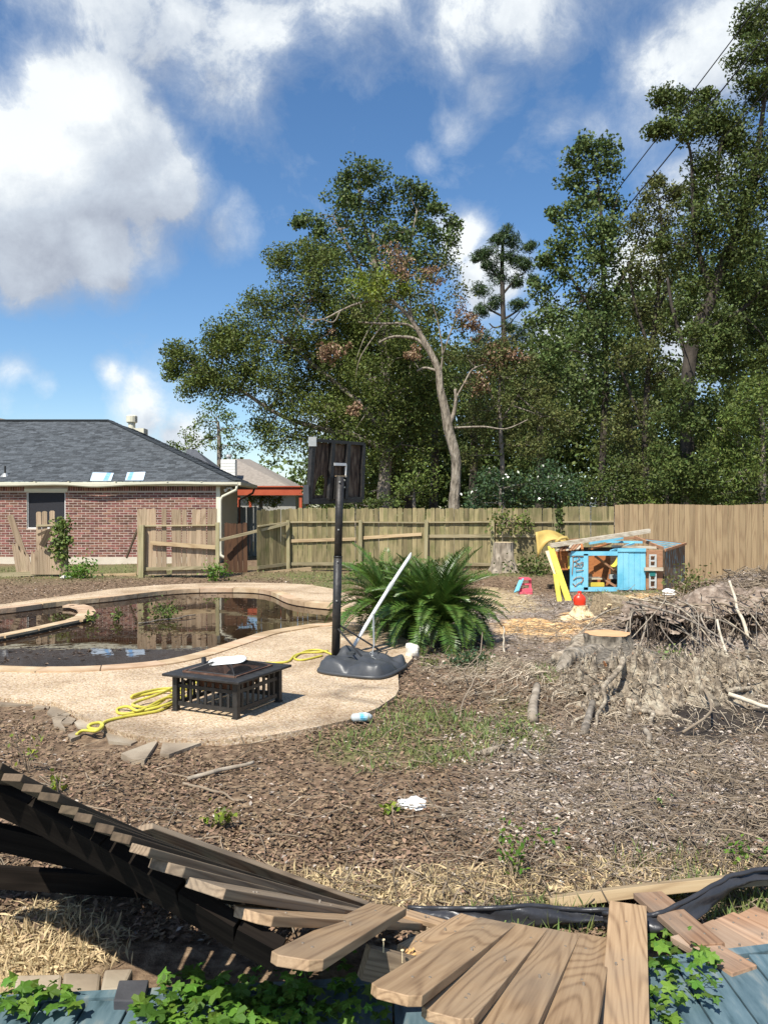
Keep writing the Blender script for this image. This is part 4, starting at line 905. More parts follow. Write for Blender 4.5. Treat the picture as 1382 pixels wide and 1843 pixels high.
# ------------------------------------------------------------ fire pit table
FP = empty('fire_pit_table', (-1.34, 6.83, DZ), 'square black metal fire pit table with slatted sides on the patio', 'fire pit')
corners = [Vector((-1.225, 6.22, 0)), Vector((-.95, 6.80, 0)), Vector((-1.47, 7.14, 0)), Vector((-1.745, 6.54, 0))]
cen = sum(corners, Vector()) / 4; ht = .30
ex_ = (corners[1] - corners[0]).normalized(); ey_ = Vector((-ex_.y, ex_.x, 0)); S_ = .31
Mz = Matrix((ex_, ey_, Vector((0, 0, 1)))).transposed()
def fpv(x, y, z): return cen + ex_ * x + ey_ * y + Vector((0, 0, DZ + z))
for sx, sy in ((-1, -1), (1, -1), (1, 1), (-1, 1)):
    lg = G().box(fpv(sx * S_, sy * S_, ht / 2 + .005), (.048, .048, ht - .01), Mz).build('leg', m_black, FP); bevel(lg, .004)
    G().box(fpv(sx * S_, sy * S_, .006), (.058, .058, .012), Mz).build('foot', m_black, lg)
for k in range(4):
    a_ = k * math.pi / 2; c_, s_ = round(math.cos(a_)), round(math.sin(a_))
    def rr_(x, y): return (x * c_ - y * s_, x * s_ + y * c_)
    for z, w in ((.215, .03), (.065, .035)):
        p0 = rr_(-S_, -S_); p1 = rr_(S_, -S_); G().bar(fpv(p0[0], p0[1], z), fpv(p1[0], p1[1], z), .016, w).build('side_rail', m_black, FP)
    for i in range(7):
        x = -S_ + 2 * S_ * (i + 1) / 8; p0 = rr_(x, -S_); G().box(fpv(p0[0], p0[1], .17), (.024 if c_ else .012, .012 if c_ else .024, .2), Mz).build('slat', m_black, FP)
TS = .395; IN = .25; tt = .022
ring = G(); zt_, zb_ = ht + tt, ht
oc = [(-TS, -TS), (TS, -TS), (TS, TS), (-TS, TS)]; ic = [(-IN, -IN), (IN, -IN), (IN, IN), (-IN, IN)]
vs = [fpv(x, y, z) for z in (zb_, zt_) for x, y in oc + ic]
fs = []
for i in range(4):
    j = (i + 1) % 4; fs += [(8 + i, 8 + j, 12 + j, 12 + i), (i, 4 + i, 4 + j, j), (i, j, 8 + j, 8 + i), (4 + i, 12 + i, 12 + j, 4 + j)]
tp = ring.add(vs, fs).build('table_top', m_black, FP); bevel(tp, .005)
rx = G(); 
for i in range(4):
    j = (i + 1) % 4; a_, b_ = fpv(*[c * 1.08 for c in ic[i]], zt_ + .006), fpv(*[c * 1.08 for c in ic[j]], zt_ + .006); rx.bar(a_, b_, .018, .012)
rx.build('rust_trim', m_rust, FP)
bw = G(); bo = [fpv(x * .98, y * .98, zt_ - .004) for x, y in ic]; bi = [fpv(x * .6, y * .6, ht - .13) for x, y in ic]
bw.add(bo + bi, [(i, (i + 1) % 4, 4 + (i + 1) % 4, 4 + i) for i in range(4)] + [(4, 5, 6, 7)]); bw.build('fire_bowl', m_rust, FP)
# mesh spark screen as a wire pyramid
ms = G(); ap = .065; lo_ = [(x * .96, y * .96) for x, y in ic]; hi_ = [(x * .42, y * .42) for x, y in ic]
L_ = [fpv(x, y, zt_ + .01) for x, y in lo_]; U_ = [fpv(x, y, zt_ + ap) for x, y in hi_]
for i in range(4):
    j = (i + 1) % 4; ms.tube([L_[i], U_[i]], .006, 5); ms.tube([L_[i], L_[j]], .006, 5); ms.tube([U_[i], U_[j]], .005, 5)
ms.build('screen_frame', m_black, FP)
mw = G()
for i in range(4):
    j = (i + 1) % 4
    for k in range(1, 24): 
        t = k / 24; mw.tube([L_[i].lerp(L_[j], t), U_[i].lerp(U_[j], t)], .0011, 3, cap=False)
    for k in range(1, 16):
        t = k / 16; mw.tube([L_[i].lerp(U_[i], t), L_[j].lerp(U_[j], t)], .0011, 3, cap=False)
tag(mw.build('wire_mesh', m_black, FP), kind='stuff')
# white dish lying on the screen
DS = G(); 
prof = [(0, .020), (.05, .018), (.07, .008), (.12, .004), (.15, -.004), (.158, -.008), (.15, -.009), (.11, -.001), (.06, .003), (0, .004)]
nn = 28; base = fpv(0.01, .02, zt_ + ap + .012); tiltm = Euler((.06, -.08, 0)).to_matrix()
for r_, z_ in prof:
    for j in range(nn):
        a_ = 6.2832 * j / nn; DS.v.append(tuple(base + tiltm @ Vector((r_ * 1.06 * math.cos(a_), r_ * math.sin(a_), z_ + .006 * math.sin(3 * a_) * r_ / .15))))
for i in range(len(prof) - 1):
    for j in range(nn): DS.f.append((i * nn + j, i * nn + (j + 1) % nn, (i + 1) * nn + (j + 1) % nn, (i + 1) * nn + j))
d_ = DS.build('dish', m_white, smooth=True); tag(d_, 'upturned white dish on top of the fire pit screen', 'dish')
cn = empty('canister', fpv(-.02, .33, zt_), 'small dark cylinder on the back left edge of the fire pit', 'canister')
cp0 = at(367, 1190, 6.9); cp0.z = DZ + zt_
G().tube([cp0, cp0 + Vector((0, 0, .05))], .022, 12).build('body', m_tank, cn); G().tube([cp0 + Vector((0, 0, .05)), cp0 + Vector((0, 0, .058))], .018, 12).build('lid', m_black, cn)
cn.location = cp0
for ch in cn.children: ch.matrix_parent_inverse = Matrix.Translation(-cp0)

# ------------------------------------------------------------ hose
def spline(P, n=8):
    P = [Vector(p) for p in P]; out = []
    for i in range(len(P) - 1):
        p0 = P[max(i - 1, 0)]; p1 = P[i]; p2 = P[i + 1]; p3 = P[min(i + 2, len(P) - 1)]
        for k in range(n):
            t = k / n; out.append(.5 * ((2 * p1) + (-p0 + p2) * t + (2 * p0 - 5 * p1 + 4 * p2 - p3) * t * t + (-p0 + 3 * p1 - 3 * p2 + p3) * t ** 3))
    out.append(P[-1]); return out
hz_ = DZ + .013
hp = [gp(x, y, z) for x, y, z in ((138, 1322, .02), (150, 1315, .03), (172, 1316, hz_), (185, 1308, hz_), (180, 1301, hz_ + .02), (163, 1304, hz_ + .02), (160, 1310, hz_), (178, 1312, hz_), (190, 1299, hz_), (225, 1290, hz_), (262, 1284, hz_), (290, 1278, hz_), (312, 1265, hz_),
      (330, 1250, hz_ + .02), (300, 1243, hz_ + .02), (262, 1250, hz_), (238, 1256, hz_), (245, 1250, hz_ + .02), (290, 1240, hz_), (330, 1240, hz_), (345, 1248, hz_), (300, 1268, hz_ + .03), (240, 1283, hz_), (215, 1284, hz_), (212, 1276, hz_), (230, 1272, hz_ + .03), (252, 1279, hz_ + .02), (300, 1256, hz_ + .04), (330, 1258, hz_), (350, 1245, hz_ + .03), (330, 1232, hz_),
      (290, 1248, hz_ + .05), (250, 1262, hz_ + .03), (240, 1270, hz_ + .05), (275, 1272, hz_ + .02), (310, 1250, hz_ + .03), (345, 1238, hz_ + .02), (380, 1243, hz_), (400, 1232, hz_ + .02), (350, 1228, hz_), (400, 1215, hz_), (440, 1203, hz_), (470, 1194, hz_), (500, 1193, hz_), (520, 1190, hz_), (530, 1180, hz_), (548, 1175, hz_), (575, 1174, hz_), (590, 1171, hz_))]
ho = G().tube(spline(hp, 7), .0125, 7).build('garden_hose', m_hose, smooth=True); tag(ho, 'tangled yellow garden hose running behind the fire pit', 'hose')
hp2 = [gp(x, y, hz_) for x, y in ((600, 1179), (575, 1170), (550, 1172), (530, 1184), (545, 1188), (580, 1180))]
tag(G().tube(spline(hp2, 7), .0125, 7).build('garden_hose', m_hose, smooth=True), 'short loop of yellow hose beside the base of the black pole', 'hose')

# ------------------------------------------------------------ flagstones beside the patio
FS = empty('flagstone_border', (gp(240, 1330).x, gp(240, 1330).y, 0), 'row of broken flagstones along the lower left edge of the patio', 'flagstones')
stones = [[(0, 1257), (50, 1258), (74, 1262), (60, 1268), (30, 1269), (0, 1268)], [(72, 1262), (84, 1260), (92, 1263), (88, 1274), (60, 1275)], [(92, 1272), (118, 1268), (134, 1277), (125, 1287), (95, 1289), (85, 1282)], [(94, 1292), (106, 1287), (120, 1288), (118, 1294), (110, 1300), (118, 1312), (98, 1306)], [(112, 1296), (124, 1289), (137, 1294), (130, 1302), (110, 1302)],
          [(134, 1300), (150, 1290), (166, 1302), (160, 1310), (140, 1308)], [(122, 1322), (136, 1316), (144, 1324), (128, 1330)], [(190, 1320), (228, 1315), (256, 1330), (236, 1339), (196, 1334)], [(218, 1356), (286, 1331), (260, 1369), (236, 1366)], [(288, 1356), (294, 1332), (352, 1333), (362, 1337), (320, 1352), (304, 1358)], [(180, 1312), (200, 1306), (222, 1318), (190, 1319)]]
for s in stones:
    zz = .012 if s[0][1] < 1330 else .022; P_ = [gp(x, y, zz) for x, y in s][::-1]
    G().prism([(p.x, p.y) for p in P_], -.03, zz).build('flagstone', m_stone, FS)
# ------------------------------------------------------------ main stump and root mass
def gnd(px, py):
    """ground point seen at a pixel, following the terrain"""
    z = 0.0
    for _ in range(12):
        p = gp(px, py, z); z = .5 * z + .5 * ghs(p.x, p.y)
    p = gp(px, py, z); p.z = ghs(p.x, p.y); return p
ST = empty('tree_stump', (2.5, 8.5, 0), 'large grey stump with fresh orange cut top and spreading pale roots', 'stump')
sc_ = at(1093, 1140, 8.6)
def stump(root, c, r0, h, flare, nlobe, mat, matcut, seed, tilt=(0, 0), bot=-.12, asym=(0, 0), lift=0):
    rr = random.Random(seed); nT, nL = 96, 22; g = G(); ph = [rr.uniform(0, 6.28) for _ in range(6)]
    for l in range(nL + 1):
        t = l / nL
        for j in range(nT):
            a = 6.2832 * j / nT
            lobe = .5 + .5 * math.cos(nlobe * a + ph[0] + .6 * math.sin(2 * a + ph[1])); lobe = .35 + .9 * lobe ** 1.5 + .2 * math.sin(3 * a + ph[2])
            fl = flare * (1 + asym[0] * math.cos(a) + asym[1] * math.sin(a))
            r = r0 * (1 + .05 * math.sin(5 * a + ph[3]) + .03 * math.sin(11 * a + ph[4])) + fl * lobe * t ** 2.3 + .02 * math.sin(a * 17 + t * 5) * t
            z = h * (1 - t) + bot * t
            nz_ = float(vnoise(a * 4 + 20, t * 9, 1.0, seed)) * .05 * (.3 + t * 1.2) + float(vnoise(a * 11 + 20, t * 4, 1.0, seed + 3)) * .03
            r += nz_ * (1 if t > .02 else .3)
            g.v.append((c[0] + r * math.cos(a) + tilt[0] * (1 - t), c[1] + r * math.sin(a) + tilt[1] * (1 - t), z))
    for l in range(nL):
        for j in range(nT): g.f.append((l * nT + j, (l + 1) * nT + j, (l + 1) * nT + (j + 1) % nT, l * nT + (j + 1) % nT))
    o = g.build('trunk', mat, root, smooth=True)
    t_ = G(); top = [g.v[j] for j in range(nT)]; cx = sum(p[0] for p in top) / nT; cy = sum(p[1] for p in top) / nT
    t_.v = [(p[0], p[1], p[2] + .003) for p in top] + [(cx, cy, h + .006)]; t_.f = [(j, (j + 1) % nT, nT) for j in range(nT)]
    t_.build('cut_face', matcut, root); return o
stump(ST, (sc_.x, sc_.y), .245, sc_.z, 1.05, 5, m_bark_s, m_cut, 4, bot=-.03, asym=(.1, -.35))
# gnarled root crown as a lumpy sheet over its mound
def crown_q(x, y):
    q = np.sqrt(((x - 2.5) / 1.05) ** 2 + ((y - 7.2) / .80) ** 2); q2 = np.sqrt(((x - 3.1) / 1.15) ** 2 + ((y - 7.25) / .5) ** 2)
    return np.minimum(q, q2) + fbm(x, y, 2.2, 3, 77) * .5
def crown_h(x, y):
    q = crown_q(x, y); a_ = np.arctan2(y - 8.5, x - 2.5); r_ = np.hypot(x - 2.5, y - 8.5)
    rg = np.clip(.30 - np.abs(fbm(a_ * 5.0, r_ * 1.4, 1.6, 4, 61)), 0, .3) / .3; r2 = np.clip(.28 - np.abs(fbm(x, y, 6.5, 4, 51)), 0, .28) / .28
    k = np.clip(1.25 - q, 0, 1)
    return gh(x, y) - .07 + np.clip(1.1 - q, -1, .8) * .10 + rg ** 1.6 * .22 * k + r2 * .16 * k + vnoise(x, y, 30, 3) * .025 + vnoise(x, y, 60, 4) * .012
xs = np.linspace(.9, 4.5, 300); ys = np.linspace(6.0, 8.75, 240); AX, AY = np.meshgrid(xs, ys, indexing='ij'); q = crown_q(AX, AY); AZ = crown_h(AX, AY)
nx_, ny_ = AX.shape; ii = np.arange(nx_ * ny_).reshape(nx_, ny_); FF = np.stack([ii[:-1, :-1], ii[1:, :-1], ii[1:, 1:], ii[:-1, 1:]], -1).reshape(-1, 4)
keep = (q.ravel()[FF[:, 0]] < 1.5)
gh0 = gh
def gh(x, y):
    b = gh0(x, y); x = np.asarray(x, float); y = np.asarray(y, float); c = _ch(x, y, b); return c
def _ch(x, y, b):
    m = (x > .9) & (x < 4.5) & (y > 6.0) & (y < 8.75)
    if not np.any(m): return b
    a_ = np.arctan2(y - 8.5, x - 2.5); r_ = np.hypot(x - 2.5, y - 8.5); q = crown_q(x, y)
    rg = np.clip(.30 - np.abs(fbm(a_ * 5.0, r_ * 1.4, 1.6, 4, 61)), 0, .3) / .3; r2 = np.clip(.28 - np.abs(fbm(x, y, 6.5, 4, 51)), 0, .28) / .28; k = np.clip(1.25 - q, 0, 1)
    h = b - .07 + np.clip(1.1 - q, -1, .8) * .10 + rg ** 1.6 * .22 * k + r2 * .16 * k
    return np.where(m & (q < 1.45), np.maximum(h, b), b)
rc_ = np_mesh('root_crown', np.stack([AX, AY, AZ], -1).reshape(-1, 3), FF[keep], m_root, ST, smooth=True)
def wob_path(a, b, n=7, amp=.06, rr=random):
    a, b = Vector(a), Vector(b); L_ = (b - a).length; return [a.lerp(b, i / n) + Vector((rr.gauss(0, amp), rr.gauss(0, amp), rr.gauss(0, amp * .6))) * L_ * (0 if i in (0, n) else 1) for i in range(n + 1)]
def smooth_r(P_, rad, k=3):
    q = spline(P_, k); return q, list(np.interp(np.linspace(0, len(P_) - 1, len(q)), range(len(P_)), rad))
for px0, py0, px1, py1, r in ((1060, 1190, 1005, 1215, .085), (1080, 1215, 1035, 1320, .05), (1120, 1235, 1070, 1330, .045), (1150, 1230, 1285, 1262, .07), (1140, 1240, 1190, 1370, .04), (1100, 1230, 1048, 1275, .05), (1180, 1250, 1245, 1300, .05), (1075, 1205, 1040, 1245, .06), (1130, 1250, 1130, 1310, .045)):
    a, b = gnd(px0, py0) + Vector((0, 0, .02)), gnd(px1, py1) + Vector((0, 0, .0)); n = 7
    P_, R2 = smooth_r(wob_path(a, b, n, .035), [.62 * r * (1 - .7 * i / n) for i in range(n + 1)]); G().tube(P_, R2, 9, wob=.07).build('root', m_root if r < .08 else m_bark_l, ST, smooth=True)
for px1, py1, r, mx_, up_ in ((1003, 1212, .15, .5, .06), (1292, 1272, .14, .5, .05), (1068, 1275, .12, .5, .05), (1165, 1292, .12, .5, .05), (1215, 1225, .13, .5, .06), (1120, 1262, .10, .5, .05)):
    b = gnd(px1, py1); dv = Vector((b.x - sc_.x, b.y - sc_.y, 0)).normalized(); a = Vector((sc_.x, sc_.y, .15)) + dv * .14; md = a.lerp(b, .4) + Vector((0, 0, .05)); P_, R2 = smooth_r([a, a.lerp(b, .22) + Vector((0, 0, .02)), md, a.lerp(b, .65) + Vector((rng.normal() * .04, rng.normal() * .04, up_ + .04)), a.lerp(b, .85) + Vector((rng.normal() * .05, 0, up_ * .6)), b], [r * .95, r * .95, r * .8, r * .6, r * .42, r * .2], 4)
    G().tube(P_, R2, 16, wob=.045).build('root', m_bark_s if r < .145 else m_bark_t, ST, smooth=True)
a = gnd(1121, 1213) + Vector((0, 0, .10)); b = gnd(1086, 1219) + Vector((-.0, -.05, .13))
G().tube([a, a.lerp(b, .5) + Vector((0, 0, .01)), b], [.045, .04, .037], 12).build('branch_stub', m_bark, ST, smooth=True)
dn_ = (b - a).normalized(); G().tube([b, b + dn_ * .004], [.034, .034], 12).build('stub_cut_face', M('orange_cut_wood', [(.66, .25, .09), (.72, .32, .13)]), ST)
# left hollow log end on the stump
a = gnd(1062, 1180) + Vector((0, 0, .16)); b = gnd(1003, 1205) + Vector((0, 0, .10))
G().tube(wob_path(a, b, 5, .03), [.11, .10, .095, .09, .085, .075], 12, wob=.1).build('root', m_root, ST, smooth=True)

# cup stump, peeled log, tall stump
CS = empty('tree_stump', (3.05, 12.0, 0), 'small yellow-cut stump carrying the red container in front of the playhouse', 'stump')
c2_ = at(1045, 1090, 12.0); stump(CS, (c2_.x, c2_.y), .10, c2_.z, .28, 4, m_cutlt, m_cutlt, 8, bot=ghs(c2_.x, c2_.y) - .05)
RC = empty('red_container', (c2_.x - .02, c2_.y, c2_.z), 'bright red plastic jug standing on the small stump', 'jug')
g = G(); prof = [(.0, .0), (.075, .004), (.085, .02), (.088, .10), (.078, .13), (.045, .165), (.028, .175), (.028, .20), (.0, .2)]; nn = 18
for r_, z_ in prof:
    for j in range(nn): g.v.append((c2_.x - .02 + r_ * 1.1 * math.cos(6.2832 * j / nn), c2_.y + r_ * .8 * math.sin(6.2832 * j / nn), c2_.z + .006 + z_))
for i in range(len(prof) - 1):
    for j in range(nn): g.f.append((i * nn + j, i * nn + (j + 1) % nn, (i + 1) * nn + (j + 1) % nn, (i + 1) * nn + j))
g.build('body', m_redpl, RC, smooth=True)
G().tube([(c2_.x - .05, c2_.y - .02, c2_.z + .13), (c2_.x - .11, c2_.y - .03, c2_.z + .15), (c2_.x - .12, c2_.y - .03, c2_.z + .08), (c2_.x - .09, c2_.y - .02, c2_.z + .04)], .010, 6).build('handle', m_redpl, RC, smooth=True)
G().tube([(c2_.x - .02, c2_.y, c2_.z + .2), (c2_.x - .02, c2_.y, c2_.z + .225)], .03, 12).build('lid', m_redpl, RC)
PLg = empty('fallen_log', (4.0, 13.0, 0), 'splintered pale trunk base lying behind the cut stumps before the playhouse', 'log')
a, b = at(1082, 1098, 12.5), at(1250, 1088, 13.6)
P_ = wob_path(a, b, 8, .02); tr_ = G().tube(P_, [.30, .25, .20, .17, .15, .13, .11, .08, .05], 22, wob=.16).build('trunk', M('fibrous_split_wood', [(.16, .12, .08), (.45, .35, .22), (.66, .53, .34)], scale=5, stretch=(1, 8, 8), rough=.95, bump=1, bdist=.04), PLg, smooth=False)
for i in range(26):
    t0 = random.uniform(0, .6); q = a.lerp(b, t0) + Vector((random.uniform(-.1, .1), -.25 + random.uniform(-.05, .1), random.uniform(-.05, .22))); G().tube([q, q + (b - a).normalized() * random.uniform(.25, .6) + Vector((0, 0, random.uniform(-.12, .08)))], [.02, .006], 4).build('splinter', m_cutlt if i % 2 else m_root, PLg)
TSm = empty('tree_stump', (at(906, 0, 20.2).x, 20.2, 0), 'tall bark-covered stump standing in front of the greenish fence', 'stump')
t3 = at(906, 976, 20.2); stump(TSm, (t3.x, t3.y), .25, t3.z, .30, 4, m_bark_l, m_cutlt, 12, bot=-.05)

# loose logs and branches
def log(name, label, a, b, r, mat, cat='branch', n=None, amp=.02, sides=9, taper=.7, group=None):
    n = n or (3 if r > .028 else 6)
    P_, R2 = smooth_r(wob_path(a, b, n, amp if r < .028 else .012), [r * (1 - (1 - taper) * i / n) for i in range(n + 1)]); o = G().tube(P_, R2, sides, wob=.05).build(name, mat, smooth=True); return tag(o, label, cat, group)
def gl_(px, py, up=.03): return gnd(px, py) + Vector((0, 0, up))
log('log', 'short grey log piece lying left of the big stump roots', gl_(958, 1305, .04), gl_(966, 1243, .05), .045, m_bark_l, 'log')
log('log', 'dark leaning log below the stump with root debris', gl_(1050, 1330, .03), gl_(1066, 1283, .09), .036, m_bark, 'log')
log('fallen_branch', 'white bare branch standing upright before the dark root hollow', gnd(1318, 1232) + Vector((0, 0, 0)), gnd(1318, 1232) + Vector((-.02, .3, .58)), .016, m_pale)
log('fallen_branch', 'white bare branch slanting beside the upright white one', gl_(1345, 1185, .3), gl_(1312, 1158, .55), .024, m_pale)
log('fallen_branch', 'pale branch lying across the dark wet soil at the right edge', gl_(1310, 1262, .06), gl_(1400, 1290, .05), .022, m_pale)
log('fallen_branch', 'small pale branch just above the dark wet soil', gl_(1308, 1256, .05), gl_(1350, 1258, .06), .028, m_root)
log('fallen_branch', 'long brown branch along the top of the root pile', gl_(1232, 1100, .12), gl_(1310, 1078, .12), .04, m_bark)
log('fallen_branch', 'thin long curved branch bending over the wet soil', gl_(1228, 1330, .05), gl_(1345, 1215, .25), .011, m_twig, amp=.04)
log('fallen_branch', 'thin grey branch lying level over the root pile', gl_(1200, 1117, .2), gl_(1400, 1112, .25), .014, m_twig, amp=.03)
log('fallen_branch', 'pale weathered stick lying alone on the mulch left of centre', gl_(338, 1408, .02), gl_(456, 1380, .03), .016, m_bark_l)
log('fallen_branch', 'thin brown stick just below the pale weathered stick', gl_(330, 1416, .02), gl_(440, 1446, .02), .010, m_twig)
log('fallen_branch', 'thin arching stem rising from the mulch right of the palm', gl_(828, 1295, .02), gl_(868, 1195, .35), .008, m_twig, amp=.02)
log('fallen_branch', 'upright pale stick beside the sawdust patch', gl_(908, 1175, 0), gl_(905, 1172, .30), .012, m_pale)
log('fallen_branch', 'forked pale root lying below the stump', gl_(1160, 1320, .03), gl_(1190, 1380, .02), .022, m_bark_l)
log('fallen_branch', 'pale stick low in front of the fallen trunk', gl_(868, 1362, .02), gl_(905, 1352, .03), .03, m_root)
log('fallen_branch', 'long thin brown stick left of the stump base', gl_(940, 1355, .03), gl_(1000, 1400, .02), .012, m_bark)
rk = G(); bm = bmesh.new(); bmesh.ops.create_icosphere(bm, subdivisions=3, radius=1)
rp = at(742, 1167, 9.0)
for v in bm.verts:
    n_ = v.co.normalized(); k = 1 + .22 * math.sin(n_.x * 3.1 + 1) * math.cos(n_.z * 4) + .1 * math.sin(n_.y * 7); v.co = Vector((n_.x * .085 * k, n_.y * .08 * k, n_.z * .105 * k)) + Vector((rp.x, rp.y, .09))
me_ = bpy.data.meshes.new('rock'); bm.to_mesh(me_); bm.free(); me_.materials.append(m_rock); ro = link('rock', me_); tag(ro, 'pale upright rock at the foot of the sago palm beside the grey tank', 'rock')

# ------------------------------------------------------------ root pile sticks (uncountable)
def sticks(name, P, D, L_, r, mat, curve=.25, kind='stuff', label=None, cat=None, sides=4):
    n = len(P); D = nrm(D); A = nrm(np.cross(D, rand_dir(n))); B = np.cross(D, A); K = 4; Vs = []
    bend = nrm(A + rng.normal(size=(n, 3)) * .3) * (rng.random((n, 1)) * curve)
    for k in range(K):
        t = k / (K - 1); c = P + D * (L_[:, None] * (t - .5)) + bend * L_[:, None] * (4 * (t - .5) ** 2 - .5) * .5; rr = (r * (1 - .6 * t))[:, None]
        for j in range(sides):
            a_ = 6.2832 * j / sides; Vs.append(c + (A * math.cos(a_) + B * math.sin(a_)) * rr)
    V = np.stack(Vs, 1).reshape(-1, 3); f = []
    for k in range(K - 1):
        for j in range(sides): f.append((k * sides + j, k * sides + (j + 1) % sides, (k + 1) * sides + (j + 1) % sides, (k + 1) * sides + j))
    FF = (np.arange(n)[:, None, None] * (K * sides) + np.array(f)[None]).reshape(-1, 4)
    o = np_mesh(name, V, FF, mat); return tag(o, label, cat, kind=kind)
def scatter(n, x0, x1, y0, y1, w=None):
    x = rng.uniform(x0, x1, n); y = rng.uniform(y0, y1, n); 
    if w is not None: k = rng.random(n) < w(x, y); x, y = x[k], y[k]
    return x, y
x, y = scatter(8200, 2.8, 8.8, 8.0, 14.5, lambda x, y: np.clip(gh(x, y) * 2.0, .04, 1)); n = len(x)
hrel = rng.random(n) ** 2 * .15
P = np.stack([x, y, gh(x, y) + hrel], -1); D = np.stack([rng.normal(size=n) * 1.3, rng.normal(size=n) * .8, rng.normal(size=n) * .28 - .1], -1)
sticks('root_tangle', P, D, rng.uniform(.08, .22, n) * rng.choice([1, 1, 2, 4], n), rng.uniform(.003, .010, n) * rng.choice([1, 1, 1, 2.2], n), m_twig, curve=.5, label='tangle of bare roots and twigs on the uprooted soil mound at right', cat='root tangle')
# hanging dark roots over the hollow
n = 420; x = rng.uniform(3.2, 5.6, n); y = 10.25 - (x - 4.3) ** 2 * .12 + rng.normal(size=n) * .10; P = np.stack([x, y, rng.uniform(.05, .34, n)], -1)
sticks('hanging_roots', P, np.stack([rng.normal(size=n) * .35, rng.normal(size=n) * .3, -np.ones(n)], -1), rng.uniform(.08, .30, n), rng.uniform(.003, .012, n), M('dark_soil_roots', [(.05, .038, .03), (.2, .155, .12)], scale=3, rough=.95, bump=0, rnd='island', amt=.8), curve=.3, label='dark soil covered roots hanging over the hollow in the mound', cat='hanging roots')
# overhanging root plate above the hollow
xs = np.linspace(3.0, 6.6, 140); ys = np.linspace(10.0, 11.8, 70); AX, AY = np.meshgrid(xs, ys, indexing='ij'); q = np.sqrt(((AX - 4.8) / 1.6) ** 2 + ((AY - 10.95) / .85) ** 2) + fbm(AX, AY, 2, 4, 5) * .8
AZ = np.maximum(gh(AX, AY), .22) + .06 + np.clip(1 - q, -.3, 1) * .12 + fbm(AX, AY, 2.5, 5, 9) * .22
ii = np.arange(AX.size).reshape(AX.shape); FF = np.stack([ii[:-1, :-1], ii[1:, :-1], ii[1:, 1:], ii[:-1, 1:]], -1).reshape(-1, 4); keep = q.ravel()[FF[:, 0]] < 1.0
top = np.stack([AX, AY, AZ], -1).reshape(-1, 3); bot = top - [0, 0, .14]; 
rp_ = np_mesh('uprooted_soil_plate', np.concatenate([top, bot]), np.concatenate([FF[keep], FF[keep][:, ::-1] + len(top)]), M('root_bound_soil', [(.10, .075, .055), (.24, .18, .135), (.40, .33, .26)], scale=12, rough=.95, bump=.8, bdist=.03), smooth=True)
for i in range(46):
    x0_ = rng.uniform(3.3, 6.6); y0_ = rng.uniform(10.3, 11.2); p0 = Vector((x0_, y0_, ghs(x0_, y0_) * .5 + rng.uniform(.22, .42))); x1_ = x0_ + rng.normal() * .7; y1_ = rng.uniform(8.9, 9.9); p1 = Vector((x1_, y1_, ghs(x1_, y1_) + .01)); md = p0.lerp(p1, .45) + Vector((rng.normal() * .12, -.08, rng.uniform(.02, .2))); r_ = rng.uniform(.004, .020)
    G().tube(spline([p0, md, p1], 5), [r_ * (1 - .055 * k) for k in range(11)], 6, wob=.1).build('root', m_root if i % 3 == 0 else m_bark if i % 3 == 1 else m_bark_l, rp_, smooth=True)
tag(rp_, 'lumpy plate of root bound soil overhanging the dark hollow', 'root plate')

n = 2600; a_ = rng.uniform(math.pi * .95, math.pi * 2.1, n); r_ = rng.uniform(.95, 2.1, n); x = 2.5 + r_ * np.cos(a_); y = 8.45 + r_ * np.sin(a_) * 1.15; kk = y > 6.1; x, y, a_ = x[kk], y[kk], a_[kk]; n = len(x)
D = np.stack([np.cos(a_) + rng.normal(size=n) * .55, np.sin(a_) + rng.normal(size=n) * .55, rng.normal(size=n) * .35 - .1], -1)
sticks('root_fibres', np.stack([x, y, gh(x, y) + rng.uniform(-.01, .05, n)], -1), D, rng.uniform(.04, .26, n), rng.uniform(.002, .008, n) * rng.uniform(.5, 1, n), M('pale_root_fibres', [(.30, .24, .17), (.50, .42, .31)], scale=3, rough=.95, bump=0, rnd='island', amt=.55), curve=.5, label='pale torn root fibres spreading round the big stump', cat='root fibres')
# twigs everywhere on the rough right side
def vis_scatter(n, d0, d1, w=None, xl=-.56, xr=.56, pw=1.0):
    u = rng.random(n); d = d0 * (d1 / d0) ** u; x = rng.uniform(xl, xr, n) * d
    ok = ~inpoly(x, d, deck) & ~inpoly(x, d, bdeck) & (rng.random(n) > .8 * em(x, d, E_wet[0], .35, .35, 1.6, 90))
    if w is not None: ok &= rng.random(n) < w(x, d)
    return x[ok], d[ok]
x, y = vis_scatter(26000, 3.3, 16, lambda x, y: (1 - .85 * em(x, y, E_wet[0], .35, .35, 1.6, 90)) * np.clip((x + .2 + (7 - y) * .05) / 2.5, .05, 1) * np.where(y > 12, .6, 1)); n = len(x)
P = np.stack([x, y, gh(x, y) + rng.uniform(.0, .05, n)], -1); D = np.stack([rng.normal(size=n), rng.normal(size=n), rng.normal(size=n) * .18], -1)
sticks('twig_litter', P, D, rng.uniform(.05, .34, n) * (1 + .04 * y), rng.uniform(.0015, .0055, n), m_twig, curve=.45, label='loose twigs scattered over the bare ground', cat='twigs', sides=3)
